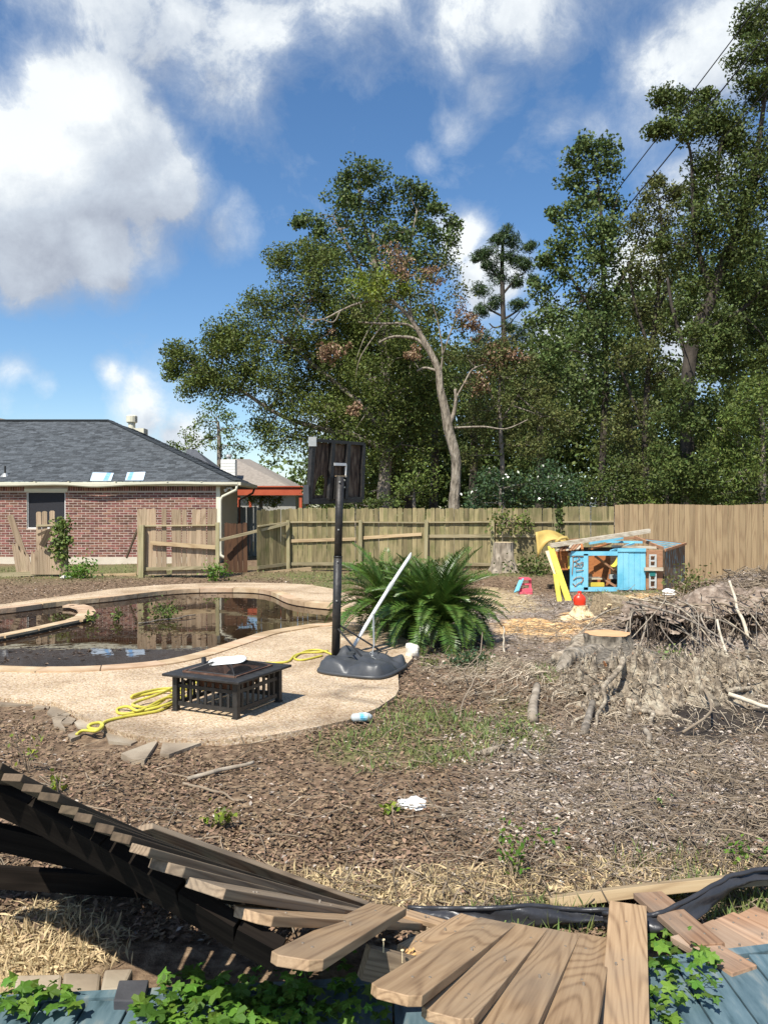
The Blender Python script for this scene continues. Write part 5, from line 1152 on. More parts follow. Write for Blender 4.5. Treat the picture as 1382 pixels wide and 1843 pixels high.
# leaf and bark litter
def litter(name, n, d0, d1, mat, w, l0, l1, label, flat=.35, asp=(.3, .6)):
    x, y = vis_scatter(n, d0, d1, w); n = len(x); P = np.stack([x, y, gh(x, y) + rng.uniform(.002, .022, n)], -1)
    o = leaves(name, P, np.stack([rng.normal(size=n), rng.normal(size=n), rng.normal(size=n) * flat * .6], -1), np.stack([rng.normal(size=n) * flat, rng.normal(size=n) * flat, np.ones(n)], -1), (L := rng.uniform(l0, l1, n) * (1 + .05 * y)), L * rng.uniform(*asp, n), mat)
    return tag(o, label, 'leaf litter', kind='stuff')
zfn = lambda E, s: (lambda x, y: zsum(x, y, E, .8, .3, 2, s))
litter('leaf_litter', 150000, 3.1, 22, m_litter, lambda x, y: np.clip(.75 + fbm(x, y, .9, 4, 44) * 1.5, .45, 1) * np.clip(.95 - .75 * zsum(x, y, E_saw, .5, .3, 1.8, 60) - .55 * zsum(x, y, E_straw, .5, .3, 2.5, 40) - .6 * zsum(x, y, E_grey, .8, .2, .8, 80), .08, 1), .010, .040, 'dead brown leaves and bark mulch covering the yard')
litter('pale_leaf_litter', 110000, 3.1, 20, m_litter_g, lambda x, y: np.clip(zsum(x, y, E_grey, .8, .2, .8, 80) + .045, 0, 1) * np.clip(1 - zsum(x, y, E_saw, .5, .3, 1.8, 60), .1, 1) * np.clip(.7 + fbm(x, y, 1.1, 4, 48) * 1.5, .15, 1), .010, .038, 'sun bleached leaf fragments on the right side of the yard')
litter('straw_litter', 60000, 2.9, 8, m_straw, lambda x, y: np.clip(zsum(x, y, E_straw, .5, .3, 2.5, 40), .0, 1), .03, .09, 'pale dry straw lying in front of the broken planks', flat=.5, asp=(.04, .12))
# grass
def grass(name, n, mat, w, d0, d1, h0, h1, label, cat='grass'):
    x, y = vis_scatter(n, d0, d1, w); n = len(x); h = rng.uniform(h0, h1, n); D = np.stack([rng.normal(size=n) * .45, rng.normal(size=n) * .45, np.ones(n)], -1); D = nrm(D)
    P = np.stack([x, y, gh(x, y)], -1) + D * h[:, None] * .5
    o = leaves(name, P, D, rand_dir(n), h, rng.uniform(.003, .007, n) * (1 + y * .12), mat); return tag(o, label, cat, kind='stuff')
grass('short_grass', 75000, m_grass, lambda x, y: np.clip(zsum(x, y, E_grass, .7, .35, 2, 20) - .05, 0, 1) * np.clip(fbm(x, y, 2.2, 3, 70) * 3 + .55, .02, 1) * np.where(y > 14, .8, .6), 3.0, 24, .03, .11, 'patchy short green grass growing on the bare ground')
grass('green_grass_patch', 26000, m_grass, lambda x, y: em(x, y, ell(620, 1285, 890, 1372), .8, .4, 2.0, 4) * np.clip(fbm(x, y, 3, 3, 9) * 4 + .4, .03, 1), 4.8, 7.2, .03, .10, 'brighter green grass patch just beyond the patio corner', 'grass patch')
grass('grass_strip', 5200, m_grass, lambda x, y: np.maximum(em(x, y, ell(880, 1640, 1110, 1690), .5, .2), em(x, y, ell(1190, 1590, 1420, 1675), .5, .2)), 2.9, 3.9, .04, .14, 'longer grass around the black plastic edging', 'grass strip')
grass('dry_grass', 16000, m_straw, lambda x, y: zsum(x, y, E_straw[:1] + E_straw[3:4] + E_straw[1:3], .5, .3, 2.5, 40) * .9, 2.7, 6.0, .03, .09, 'pale dry grass stubble at the edge of the mulch', 'dry grass')

# ------------------------------------------------------------ playhouse on its side
PH = empty('broken_playhouse', at(1105, 1066, 16.7) * 1, 'collapsed sky blue and brown wooden playhouse lying against the right fence', 'playhouse')
PH.location.z = 0
def slab(name, x0, y0, x1, y1, d, t, mat, par, d2=None):
    a, b, c, e = at(x0, y1, d), at(x1, y1, d2 or d), at(x1, y0, d2 or d), at(x0, y0, d); n = (b - a).cross(e - a).normalized(); 
    if n.y < 0: n = -n
    q = [a, b, c, e]; g = G().add(q + [v + n * t for v in q], [(0, 1, 2, 3), (7, 6, 5, 4), (0, 4, 5, 1), (1, 5, 6, 2), (2, 6, 7, 3), (3, 7, 4, 0)]); return g.build(name, mat, par)
D0 = 16.4
for i in range(5): slab('blue_board', 1111 + i * 10.1, 988 + (.3 * i), 1120.7 + i * 10.1, 1062, D0 + random.uniform(0, .012), .03, m_blue, PH)
for i in range(3): slab('blue_board', 1025.5 + i * 11, 997, 1036 + i * 11, 1065.5, D0 + random.uniform(0, .012), .03, m_blue, PH)
slab('top_beam', 1028, 992.5, 1111, 1000, D0 - .02, .05, m_blue, PH); slab('top_beam', 1111, 987, 1162, 993, D0 - .02, .04, m_blue, PH); slab('bottom_beam', 1026, 1057, 1111, 1064.5, D0 - .02, .05, m_blue, PH); slab('corner_post', 1050, 997, 1058, 1062, D0 - .02, .04, m_blue, PH)
# brown scrawl across the left boards: thin painted strokes
sk = G()
def stroke(P_): sk.tube([at(x, y, D0 - .012) for x, y in P_], .008, 4)
stroke([(1030, 1001), (1031, 1012), (1030, 1022), (1029, 1034)]); stroke([(1030, 1002), (1038, 1000), (1043, 1005), (1037, 1009), (1031, 1011)]); stroke([(1034, 1010), (1044, 1018)])
stroke([(1043, 1001), (1052, 1002), (1051, 1012), (1044, 1012)]); stroke([(1033, 1020), (1040, 1014), (1050, 1015), (1046, 1021), (1036, 1020)]); stroke([(1036, 1028), (1051, 1026)]); stroke([(1031, 1044), (1037, 1039), (1045, 1038), (1050, 1043), (1045, 1050)]); stroke([(1048, 1039), (1051, 1042), (1047, 1045)]); stroke([(1032, 1058), (1040, 1050), (1047, 1047)]); stroke([(1030, 1050), (1036, 1056), (1030, 1063)])
tag(sk.build('painted_scrawl', m_bare, PH))
slab('side_panel', 1162, 990, 1192, 1061, D0 + .04, .03, m_bare, PH)
for y0, y1 in ((998, 1021), (1031, 1059)):
    lx = [(1168, 1170.5), (1178, 1181)]
    for a_, b_ in lx: slab('step_ladder_side', a_, y0, b_, y1, D0 - .03, .04, m_greypl, PH)
    for k in range(3): yy = y0 + 1 + (y1 - y0 - 3) * k / 2; slab('step_rung', 1170.5, yy - 1, 1178, yy + 1.6, D0 - .03, .04, m_greypl, PH)
slab('cross_plank', 1160, 1021.5, 1193, 1027.5, D0 - .07, .07, m_pale, PH); slab('teal_block', 1161, 1026, 1178, 1029.5, D0 - .05, .05, m_teal, PH); slab('teal_block', 1169, 1029, 1179, 1037, D0 - .04, .04, m_teal, PH)
slab('dark_gap_post', 1192, 990, 1195.5, 1061, D0 + .05, .03, m_dark_plank, PH)
# end wall running back to the fence
for i in range(6):
    t0, t1 = i / 6, (i + 1) / 6 - .01; dA, dB = 16.5 + 1.45 * t0, 16.5 + 1.45 * t1; xA, xB = 1195.5 + 37 * t0, 1195.5 + 37 * t1; tA, tB = 991.5 - 12.5 * t0, 991.5 - 12.5 * t1
    a, b, c, e = at(xA, 1062 - 7 * t0, dA), at(xB, 1062 - 7 * t1, dB), at(xB, tB, dB), at(xA, tA, dA); a.z = b.z = .03; n = Vector((-(b - a).y, (b - a).x, 0)).normalized() * .025
    q = [a, b, c, e]; G().add(q + [v + n for v in q], [(0, 1, 2, 3), (7, 6, 5, 4), (0, 4, 5, 1), (1, 5, 6, 2), (2, 6, 7, 3), (3, 7, 4, 0)]).build('end_board', M('flaking_brown_board', [(.17, .11, .07), (.20, .135, .085), (.2, .5, .6)], scale=5, stretch=(3, 3, 1), lo=.35, hi=.72, rough=.9, rnd='object', amt=.1) if i == 0 else bpy.data.materials['flaking_brown_board'], PH)
# roof frame lying over the top
def beam(name, p, q, w, t, mat, up=(0, 0, 1), par=PH): return G().bar(at(*p), at(*q), w, t, up).build(name, mat, par)
beam('roof_beam', (1196, 990.5, 16.5), (1233, 978.5, 17.9), .05, .05, m_bare); beam('roof_beam', (1140, 969, 17.6), (1232, 979, 17.95), .05, .05, m_bare); beam('roof_beam', (1142, 967, 17.6), (1192, 987, 16.5), .05, .06, m_bare)
for i in range(9):
    t = (i + .5) / 9; p = (1150 + 42 * t, 970 + 16.5 * t, 17.55 - 1.05 * t); q = (1206 + 26 * (1 - t) - 12 * t, 986 - 7.5 * (1 - t) + 4 * t, 16.95 + .95 * (1 - t) - .4 * t); beam('roof_slat', p, q, .075, .015, m_blue if i % 2 == 0 else m_pale)
beam('cross_beam', (1100, 983, 16.8), (1190, 986, 16.7), .04, .05, m_pale); beam('cross_beam', (1012, 972, 17.6), (1150, 968, 17.6), .06, .04, m_bare); beam('cross_beam', (1090, 975, 17.2), (1155, 976, 17.2), .05, .05, m_blue); beam('cross_beam', (1060, 978, 16.9), (1120, 968, 17.1), .05, .05, m_blue)
beam('cross_beam', (1098, 992, 16.6), (1140, 978, 17.2), .04, .04, m_blue); beam('cross_beam', (1048, 992, 16.45), (1046, 980, 17.3), .05, .04, m_orange); beam('cross_beam', (1062, 988, 16.5), (1096, 978, 17.2), .10, .03, m_orange)
for i in range(7): beam('deck_slat', (1002 + i * 6, 991.5 - i * .3, 16.5), (1012 + i * 6, 979, 17.5), .055, .02, m_bare if i % 3 else m_pale)
slab('inner_panel', 999, 992, 1022, 1026, 16.75, .03, m_orange, PH); slab('inner_panel', 1066, 1000, 1098, 1055, 17.3, .03, m_orange, PH); slab('inner_panel', 1059, 1001, 1068, 1033, 16.95, .03, m_orange, PH)
slab('back_wall', 1010, 985, 1150, 1060, 17.75, .03, m_dark_plank, PH); slab('inner_shelf', 1058, 1040, 1083, 1043, 16.7, .25, m_pale, PH); slab('inner_shelf', 1097, 1034, 1110, 1042, 16.9, .1, m_greypl, PH)
slab('floor_board', 1000, 1058, 1190, 1064, 16.8, .9, m_dark_plank, PH)
beam('inner_brace', (1071, 1001, 16.8), (1110, 1031, 16.9), .07, .04, m_bare); beam('inner_brace', (1084, 1040, 16.8), (1108, 1056, 16.7), .07, .04, m_bare); slab('yellow_tray', 1060, 1049, 1087, 1056, 16.6, .1, m_yellow, PH); slab('yellow_strip', 1022, 1001, 1026, 1024, 16.5, .04, m_yellow, PH)
g = G(); 
for i in range(7):
    t = i / 6; g.v += [tuple(at(1098 + 12 * t, 1018 - 16 * t + 3 * math.sin(t * 3), 16.75)), tuple(at(1102 + 9 * t, 1020 - 6 * t + 3 * math.sin(t * 3), 16.65))]
g.f = [(2 * i, 2 * i + 1, 2 * i + 3, 2 * i + 2) for i in range(6)]; o = g.build('yellow_scoop', m_yellow, PH); so = o.modifiers.new('s', 'SOLIDIFY'); so.thickness = .02
WPk = G().bar(at(990, 982, 16.15), at(1168, 955.5, 16.9), .09, .09).build('white_plank', m_pale); tag(WPk, 'long weathered white plank resting across the top of the playhouse', 'plank')
YP = G().bar(at(990, 984, 16.2), at(1023, 1083, 14.9), .12, .03, up=(0, -1, .3)).build('yellow_plank', m_yellow); tag(YP, 'bright yellow board leaning down the left side of the playhouse', 'plank')
YP2 = G().bar(at(985, 992, 16.1), at(1003, 1040, 15.6), .10, .03, up=(0, -1, .3)).build('pale_plank', m_cutlt); tag(YP2, 'pale plank leaning left of the bright yellow board', 'plank')
YP3 = G().bar(at(999, 1034, 15.5), at(1007, 1087, 14.8), .09, .03, up=(0, -1, .3)).build('yellow_plank', m_yellow); tag(YP3, 'short yellow and wood board standing at the lower left of the playhouse', 'plank')
# slide
SLd = empty('toy_slide', at(990, 975, 16.8), 'yellow plastic slide lying upturned at the left end of the playhouse', 'slide')
g = G(); K = 14
for i in range(K + 1):
    t = i / K; cx = 967 + 54 * t; cyy = 958 - 5 * math.sin(t * 3.14) + 14 * t * t
    for s in range(5):
        u = s / 4; g.v.append(tuple(at(cx - 4 * (1 - u) * (1 - t), cyy + (34 * (1 - t) ** 3 + 12) * u, 16.5 + .9 * (1 - u) * t + .1)))
for i in range(K):
    for s in range(4): g.f.append((i * 5 + s, (i + 1) * 5 + s, (i + 1) * 5 + s + 1, i * 5 + s + 1))
o = g.build('slide_bed', m_slide, SLd, smooth=True); so = o.modifiers.new('s', 'SOLIDIFY'); so.thickness = .03
G().tube([at(1000, 976, 16.4), at(1008, 969, 16.45), at(1018, 967, 16.6), at(1024, 975, 16.6)], .035, 8).build('slide_edge', m_slide, SLd, smooth=True)
# pink toy table
TT = empty('toy_picnic_table', at(946, 1068, 16.1) * 1, 'small pink and blue plastic toy table left of the playhouse', 'toy table')
TT.location.z = .1
slab('table_leg', 936, 1043, 939, 1066, 16.1, .06, m_pink, TT); slab('table_leg', 952, 1042, 956, 1064, 16.1, .06, m_pink, TT); slab('table_top', 937, 1041, 955, 1044, 16.05, .3, m_pink, TT); slab('bench', 935, 1060, 958, 1064.5, 16.0, .12, m_pink, TT); slab('foot_bar', 934, 1065.5, 958, 1070, 15.9, .12, m_pink, TT); slab('cross_bar', 939, 1050, 952, 1053, 16.1, .04, m_pink, TT)
g = G().bar(at(929, 1065, 15.9), at(938, 1043, 16.1), .14, .025, up=(-1, -.6, 0)).build('blue_panel', m_blue, TT)

# ------------------------------------------------------------ foreground: blue deck, broken planks
BD = empty('blue_deck', (.3, 2.0, 0), kind='structure')
BDZ = .15; x = -2.1
edge = lambda x: np.interp(x, [-2.2, -1.25, -.25, .9, 1.42, 3.0], [2.46, 2.50, 2.58, 2.70, 2.80, 2.92])
bw_ = .142
while x < 2.8:
    ye = float(edge(x + bw_ / 2)) - .02; L_ = ye - .3
    o = link('deck_board', G().box((0, 0, 0), (bw_ - .007, L_, .028)).me('deck_board', m_bluedeck), BD); o.location = (x + bw_ / 2, .3 + L_ / 2, BDZ - .014 + random.uniform(-.002, .002)); bevel(o, .004)
    x += bw_
xp = -2.2
for xa, xb in ((-2.2, -1.25), (-1.25, -.25), (-.25, .9), (.9, 1.42), (1.42, 3.0)):
    G().bar((xa, float(edge(xa)) + .012, BDZ - .055), (xb, float(edge(xb)) + .012, BDZ - .055), .04, .115).build('edge_board', m_bluedeck, BD)
PITCH = {}
def plank(name, label, near, far, w, t, mat, cat='plank', dog=(True, False), roll=0, par=None, group=None, bow=0, upv=None, jd=None):
    """board between two points (centre line of its upper face)"""
    a, b = Vector(near), Vector(far); x = (b - a); L_ = x.length; x.normalize(); up = Vector(upv or (0, 0, 1)); y = up.cross(x).normalized(); z = x.cross(y)
    if roll: q = Matrix.Rotation(roll, 3, x); y = q @ y; z = q @ z
    hw = w / 2; e = .028; n = 12
    g = G(); prof = []
    for i in range(n + 1):
        u = i / n; X = -L_ / 2 + L_ * u
        wl = hw
        prof.append((X, wl, bow * L_ * (4 * (u - .5) ** 2 - 1)))
    # outline polygon columns: left edge, right edge with dog-eared ends
    rows = []
    for i, (X, wl, zb) in enumerate(prof):
        rows.append([(X, -wl, zb), (X, -wl / 2, zb), (X, 0, zb), (X, wl / 2, zb), (X, wl, zb)])
    def ear(row, sgn, dz):
        out = []
        for (X, Y, zb) in row: k = max(0, abs(Y) - (hw - e)) if abs(Y) > hw * .6 else 0; out.append((X + sgn * (e if abs(Y) > hw * .9 else 0), Y, zb))
        return out
    if dog[0]:
        X0_ = prof[0][0]; rows[0] = [(X0_ + e, -hw, prof[0][2]), (X0_, -hw + e, prof[0][2]), (X0_, 0, prof[0][2]), (X0_, hw - e, prof[0][2]), (X0_ + e, hw, prof[0][2])]
    if dog[1]:
        X0_ = prof[-1][0]; rows[-1] = [(X0_ - e, -hw, prof[-1][2]), (X0_, -hw + e, prof[-1][2]), (X0_, 0, prof[-1][2]), (X0_, hw - e, prof[-1][2]), (X0_ - e, hw, prof[-1][2])]
    if jd is not None:
        sk_ = max(-1.2, min(1.2, jd.dot(x) / (jd.dot(y) + 1e-6))); rows[0] = [(p[0] + sk_ * p[1], p[1], p[2]) for p in rows[0]]
    m_ = len(rows); 
    for r_ in rows: g.v += [(p[0], p[1], p[2]) for p in r_]
    off_ = len(g.v)
    for r_ in rows: g.v += [(p[0], p[1], p[2] - t) for p in r_]
    for i in range(m_ - 1):
        for j in range(4):
            A = i * 5 + j; g.f.append((A, A + 5, A + 6, A + 1)); g.f.append((off_ + A + 1, off_ + A + 6, off_ + A + 5, off_ + A))
        A = i * 5; g.f.append((A, off_ + A, off_ + A + 5, A + 5)); A = i * 5 + 4; g.f.append((A + 5, off_ + A + 5, off_ + A, A))
    for j in range(4):
        g.f.append((j, j + 1, off_ + j + 1, off_ + j)); A = (m_ - 1) * 5 + j; g.f.append((A + 1, A, off_ + A, off_ + A + 1))
    o = g.build(name, mat); o.matrix_basis = Matrix.Translation((a + b) / 2) @ Matrix((x, y, z)).transposed().to_4x4()
    bm = bmesh.new(); bm.from_mesh(o.data); bmesh.ops.recalc_face_normals(bm, faces=bm.faces[:]); bm.to_mesh(o.data); bm.free()
    bevel(o, .0025, 2)
    if par is not None: o.parent = par; o.matrix_parent_inverse = Matrix.Translation(-Vector(par.location))
    if label:
        tag(o, label, cat, group); rr = random.Random(len(label) + int(L_ * 1000))
        for k in range(5):
            fx = (-.36, -.33, .02, .06, .34)[k] * L_; fy = rr.uniform(-.32, .32) * w; nl = G().tube([(0, 0, -.004), (0, 0, .0025 + (.006 if k == 2 else 0))], .0042, 8).me('nail', m_nail); q = link('nail', nl); q.parent = o; q.location = (fx, fy, bow * L_ * (4 * (fx / L_) ** 2 - 1))
    return o
m_nail = M('dull_nail_heads', [(.25, .20, .15), (.42, .38, .32)], scale=30, rough=.5, metal=.5, bump=0)
TB = .026
m_joist = wood('shade_blackened_joist_wood', (.022, .018, .014), (.014, .011, .009), (.007, .006, .005), rings=9, amt=.2, rough=1, spec=.03)  # panel's shade put into the colour: joists and low rails near black
# collapsed panel: fan of boards nailed to a rail
PN = empty('collapsed_panel', (-.6, 2.7, 0), 'collapsed dark plank panel slanting from the left edge toward the centre', 'broken panel')
nr = [(-212, 1285, 3.24), (-160, 1308, 3.16), (-110, 1330, 3.08), (-62, 1352, 3.0), (-18, 1375, 2.92), (30, 1396, 2.84), (62, 1413, 2.78), (97, 1431, 2.73), (131, 1452, 2.68), (160, 1468, 2.62), (192, 1484, 2.57), (228, 1502, 2.53), (262, 1522, 2.48)]  # leftmost boards run out of view, added to shade the space beneath
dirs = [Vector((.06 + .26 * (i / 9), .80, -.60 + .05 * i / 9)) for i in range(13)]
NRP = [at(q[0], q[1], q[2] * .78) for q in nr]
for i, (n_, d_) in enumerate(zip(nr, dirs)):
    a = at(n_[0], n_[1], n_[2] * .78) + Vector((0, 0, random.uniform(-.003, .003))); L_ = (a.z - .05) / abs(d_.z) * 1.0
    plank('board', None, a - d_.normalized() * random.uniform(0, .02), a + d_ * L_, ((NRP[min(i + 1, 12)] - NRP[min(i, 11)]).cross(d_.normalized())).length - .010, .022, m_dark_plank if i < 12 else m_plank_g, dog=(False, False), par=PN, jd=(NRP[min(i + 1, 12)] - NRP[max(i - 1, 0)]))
lows = [(286, 1543, 2.44), (345, 1573, 2.34)]
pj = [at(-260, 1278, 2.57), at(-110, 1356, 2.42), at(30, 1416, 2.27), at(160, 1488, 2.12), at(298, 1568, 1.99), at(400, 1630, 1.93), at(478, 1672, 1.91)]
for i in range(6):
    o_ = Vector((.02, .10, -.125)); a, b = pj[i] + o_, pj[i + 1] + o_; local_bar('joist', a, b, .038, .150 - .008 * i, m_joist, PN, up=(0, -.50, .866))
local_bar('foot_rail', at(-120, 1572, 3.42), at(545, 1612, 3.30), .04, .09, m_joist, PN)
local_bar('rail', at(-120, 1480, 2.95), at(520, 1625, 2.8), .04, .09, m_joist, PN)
plank('tilted_board', 'tilted dark plank with cut corner running down to the pale straw', at(236, 1500, 2.5), at(640, 1640, 3.15), .14, .022, m_plank_g, roll=R(-52), dog=(True, False))
plank('plank', 'narrow sunlit grey plank just above the blunt-ended one on the broken panel', at(292, 1549, 1.97), at(640, 1636, 3.06), .112, TB, m_plank_g, dog=(True, False), roll=R(3))
plank('plank', 'sunlit plank with split blunt end beneath the narrow grey plank', at(372, 1589, 1.96), at(690, 1645, 3.02), .12, TB, m_plank_g, dog=(False, False), roll=R(4))
plank('plank', 'grey brown plank with rounded end left of the big crossed plank', at(446, 1638, 2.0), at(742, 1656, 3.05), .128, TB, m_plank, dog=(True, False), roll=R(2))
plank('plank', 'wide dog-eared plank lying crossed on top of the left boards', at(528, 1724, 1.86), at(698, 1630, 2.72), .137, TB, m_plank, dog=(True, False))
# right fan
plank('plank', 'leftmost plank of the sunlit fan in the foreground with a clipped end', at(707, 1786, 1.93), at(896, 1658, 2.94), .139, TB, m_plank, dog=(True, False))
plank('plank', 'second plank from the left in the sunlit fan with an oval grain figure', at(800, 1828, 1.93), at(952, 1667, 2.92), .139, TB, m_plank, dog=(True, False))
plank('plank', 'third plank of the sunlit fan cut off by the lower picture edge', at(880, 1905, 1.80), at(1010, 1676, 2.90), .139, TB, m_plank, dog=(False, False))
plank('plank', 'fourth plank of the sunlit fan directly left of the raised straight plank', at(1005, 1925, 1.85), at(1068, 1684, 2.88), .139, TB, m_plank, dog=(False, False))
plank('plank', 'straight warm brown plank lying on top at the right of the fan', at(1122, 1925, 2.06), at(1130, 1626, 3.02), .139, TB, m_plank, dog=(False, False))
plank('plank', 'short broken plank with orange splintered end behind the fan', at(738, 1708, 2.62), at(850, 1650, 3.05), .10, TB, m_plank, dog=(False, False))
plank('plank', 'thin curved board edge behind the fan touching the black edging', at(715, 1638, 3.05), at(815, 1666, 2.95), .05, .02, m_plank, dog=(False, False))
sp_ = G(); bs = at(733, 1713, 2.58)
for i in range(12): q = bs + Vector((random.uniform(-.02, .03), random.uniform(-.02, .03), random.uniform(-.03, .0))); sp_.tube([q, q + Vector((random.uniform(-.06, -.02), random.uniform(-.06, -.01), random.uniform(-.02, .01)))], [.005, .001], 4)
o = sp_.build('splinters', M('orange_splintered_wood', [(.60, .30, .10), (.68, .40, .16)])); tag(o, 'orange wood splinters on the broken plank end', 'splinters', kind='stuff')
RL_ = empty('nailed_rail', at(700, 1725, 2.35), 'grey weathered rail block with upright nails under the fan of planks', 'rail')
local_bar('rail_block', at(655, 1732, 2.36), at(790, 1765, 2.44), .038, .092, m_plank_g, RL_, up=(0, .15, 1))
for px, py in ((690, 1693), (724, 1712)):
    q = at(px, py, 2.36); q2 = at(px, py + 22, 2.36); G().tube([q2, q], .0022, 6).build('nail', m_cutlt, RL_); G().tube([q, q + Vector((0, 0, .002))], .0055, 8).build('nail_head', m_cutlt, RL_)
# right back: light board and black liner, rotten deck boards
plank('long_board', 'long pale weathered board lying behind the black edging at right', at(985, 1616, 3.42), at(1420, 1569, 3.42), .125, .045, m_rail_pale, dog=(False, False), roll=R(-22), bow=-.01)
def ribbon(name, pts, widths, tilts, mat, label, cat):
    g = G(); P_ = spline(pts, 6); n = len(P_); 
    for i, p in enumerate(P_):
        t = i / (n - 1) * (len(widths) - 1); k = min(int(t), len(widths) - 2); f = t - k; w = widths[k] * (1 - f) + widths[k + 1] * f; a = R(tilts[k] * (1 - f) + tilts[k + 1] * f)
        T_ = (P_[min(i + 1, n - 1)] - P_[max(i - 1, 0)]).normalized(); side = Vector((0, 0, 1)).cross(T_).normalized(); v = side * math.cos(a) + Vector((0, 0, 1)) * math.sin(a); ns = T_.cross(v)
        for s in range(7): u = s / 6 - .5; g.v.append(tuple(p + v * w * u + ns * (.012 * math.sin(u * 5 + i * .4) + .006 * math.sin(i * 1.7 + s))))
    for i in range(n - 1):
        for s in range(6): A = i * 7 + s; g.f.append((A, A + 7, A + 8, A + 1))
    root = empty(name, tuple(pts[0]), label, cat); o = g.build('sheet', mat, root, smooth=True); so = o.modifiers.new('s', 'SOLIDIFY'); so.thickness = .004
    ed = [Vector(g.v[i * 7 + 6]) for i in range(n)]; G().tube(ed, .010, 8).build('bead_edge', mat, root, smooth=True); return root
ribbon('plastic_edging', [at(735, 1642, 3.30), at(800, 1650, 3.22), at(880, 1656, 3.18), at(960, 1650, 3.18), at(1040, 1650, 3.2), at(1110, 1648, 3.2)], [.03, .06, .085, .08, .05, .03], [60, 62, 65, 60, 55, 50], m_liner, 'black plastic garden edging winding behind the fan of planks', 'garden edging')
ribbon('plastic_edging', [at(1085, 1652, 3.15), at(1170, 1664, 3.05), at(1225, 1650, 3.1), at(1290, 1610, 3.2), at(1345, 1580, 3.3), at(1430, 1568, 3.35)], [.03, .07, .075, .065, .04, .05], [70, 50, 35, 60, 90, 70], m_liner, 'twisted black plastic edging at the right in front of the pale board', 'garden edging')
for i, (a, b, w) in enumerate((((1165, 1606, 3.3), (1275, 1700, 2.82), .13), ((1262, 1664, 3.0), (1400, 1745, 2.70), .13), ((1300, 1650, 3.08), (1440, 1722, 2.78), .13), ((1228, 1680, 2.92), (1340, 1745, 2.66), .12), ((1340, 1640, 3.15), (1470, 1700, 2.88), .13))):
    lab = ('splintered reddish plank running from the edging to the blue deck', 'reddish worn plank beside the corner of the blue deck', 'reddish worn plank with white specks second from the right edge', 'short reddish plank touching the front edge of the blue deck', 'pale red plank at the extreme right behind the others')[i]
    plank('rotten_plank', lab, at(*a), at(*b), w, .025, m_rot, dog=(False, False), roll=R(random.uniform(-5, 5)))
# stones and paver at lower left
for i, (poly, lab) in enumerate((([(30, 1750), (112, 1748), (108, 1790), (20, 1794)], 'brown flat stone nearest the left edge by the blue deck'), ([(114, 1750), (182, 1752), (178, 1788), (112, 1792)], 'brown flat stone in the middle of the row by the blue deck'), ([(188, 1750), (240, 1748), (222, 1786), (180, 1790)], 'brown flat stone beside the dark grey paver'))):
    P_ = [gp(px, py, .12) for px, py in poly][::-1]; o = G().prism([(p.x, p.y) for p in P_], .0, .11 + .01 * i).build('flat_stone', m_stone); tag(o, lab, 'stone', 'flat brown stones along the blue deck'); bevel(o, .01)
P_ = [gp(px, py, .18) for px, py in ((214, 1765), (268, 1764), (258, 1802), (204, 1802))][::-1]; o = G().prism([(p.x, p.y) for p in P_], .05, .18).build('paver', M('dark_grey_paver', [(.05, .05, .055), (.08, .08, .085)], scale=9)); tag(o, 'dark grey paver with grooves beside the vine', 'paver'); bevel(o, .004)
# white scrap, bottle
def crumple(name, c, rx, ry, rz_, mat, label, cat, seed):
    bm = bmesh.new(); bmesh.ops.create_icosphere(bm, subdivisions=3, radius=1); rr = random.Random(seed); ph = [rr.uniform(0, 6) for _ in range(4)]
    for v in bm.verts: n_ = v.co.normalized(); k = 1 + .18 * math.sin(n_.x * 5 + ph[0]) + .14 * math.sin(n_.y * 6 + ph[1]) + .1 * math.sin(n_.z * 9 + ph[2]); v.co = Vector(c) + Vector((n_.x * rx * k, n_.y * ry * k, max(n_.z, -.3) * rz_ * k))
    me_ = bpy.data.meshes.new(name); bm.to_mesh(me_); bm.free(); me_.materials.append(mat); return tag(link(name, me_), label, cat)
p = gnd(744, 1452); crumple('plastic_scrap', p + Vector((0, 0, .015)), .085, .07, .03, m_white, 'crumpled white plastic scrap on the mulch right of centre', 'scrap', 1)
p = gnd(1150 + 54, 1076); crumple('plastic_scrap', p + Vector((0, 0, .08)), .12, .1, .09, m_white, 'small white crumpled bag at the foot of the playhouse by the fence', 'scrap', 5)
p = gnd(1008, 1595); crumple('plastic_scrap', p + Vector((0, 0, .01)), .02, .02, .012, m_white, 'tiny white scrap on the straw before the pale board', 'scrap', 7)
p = gnd(118, 1042); crumple('rock', p + Vector((0, 0, .03)), .14, .08, .05, m_rock, 'small pale rock at the foot of the ivy post', 'rock', 9)
BT = empty('plastic_bottle', gnd(655, 1302), 'clear plastic bottle with blue label lying at the patio edge', 'bottle')
a = gnd(632, 1303) + Vector((0, 0, .05)); b = gnd(664, 1301) + Vector((0, 0, .05)); m_clear = M('cloudy_clear_plastic', [(.62, .66, .66), (.7, .74, .74)], rough=.2, spec=.6, trans=.3)
G().tube([a, a.lerp(b, .1), a.lerp(b, .85), b, b + (b - a) * .18], [.012, .032, .034, .03, .012], 12).build('body', m_clear, BT, smooth=True); G().tube([a.lerp(b, .42), a.lerp(b, .82)], .0355, 12).build('blue_label', M('blue_label_film', [(.10, .45, .62), (.6, .72, .78)], scale=30), BT)
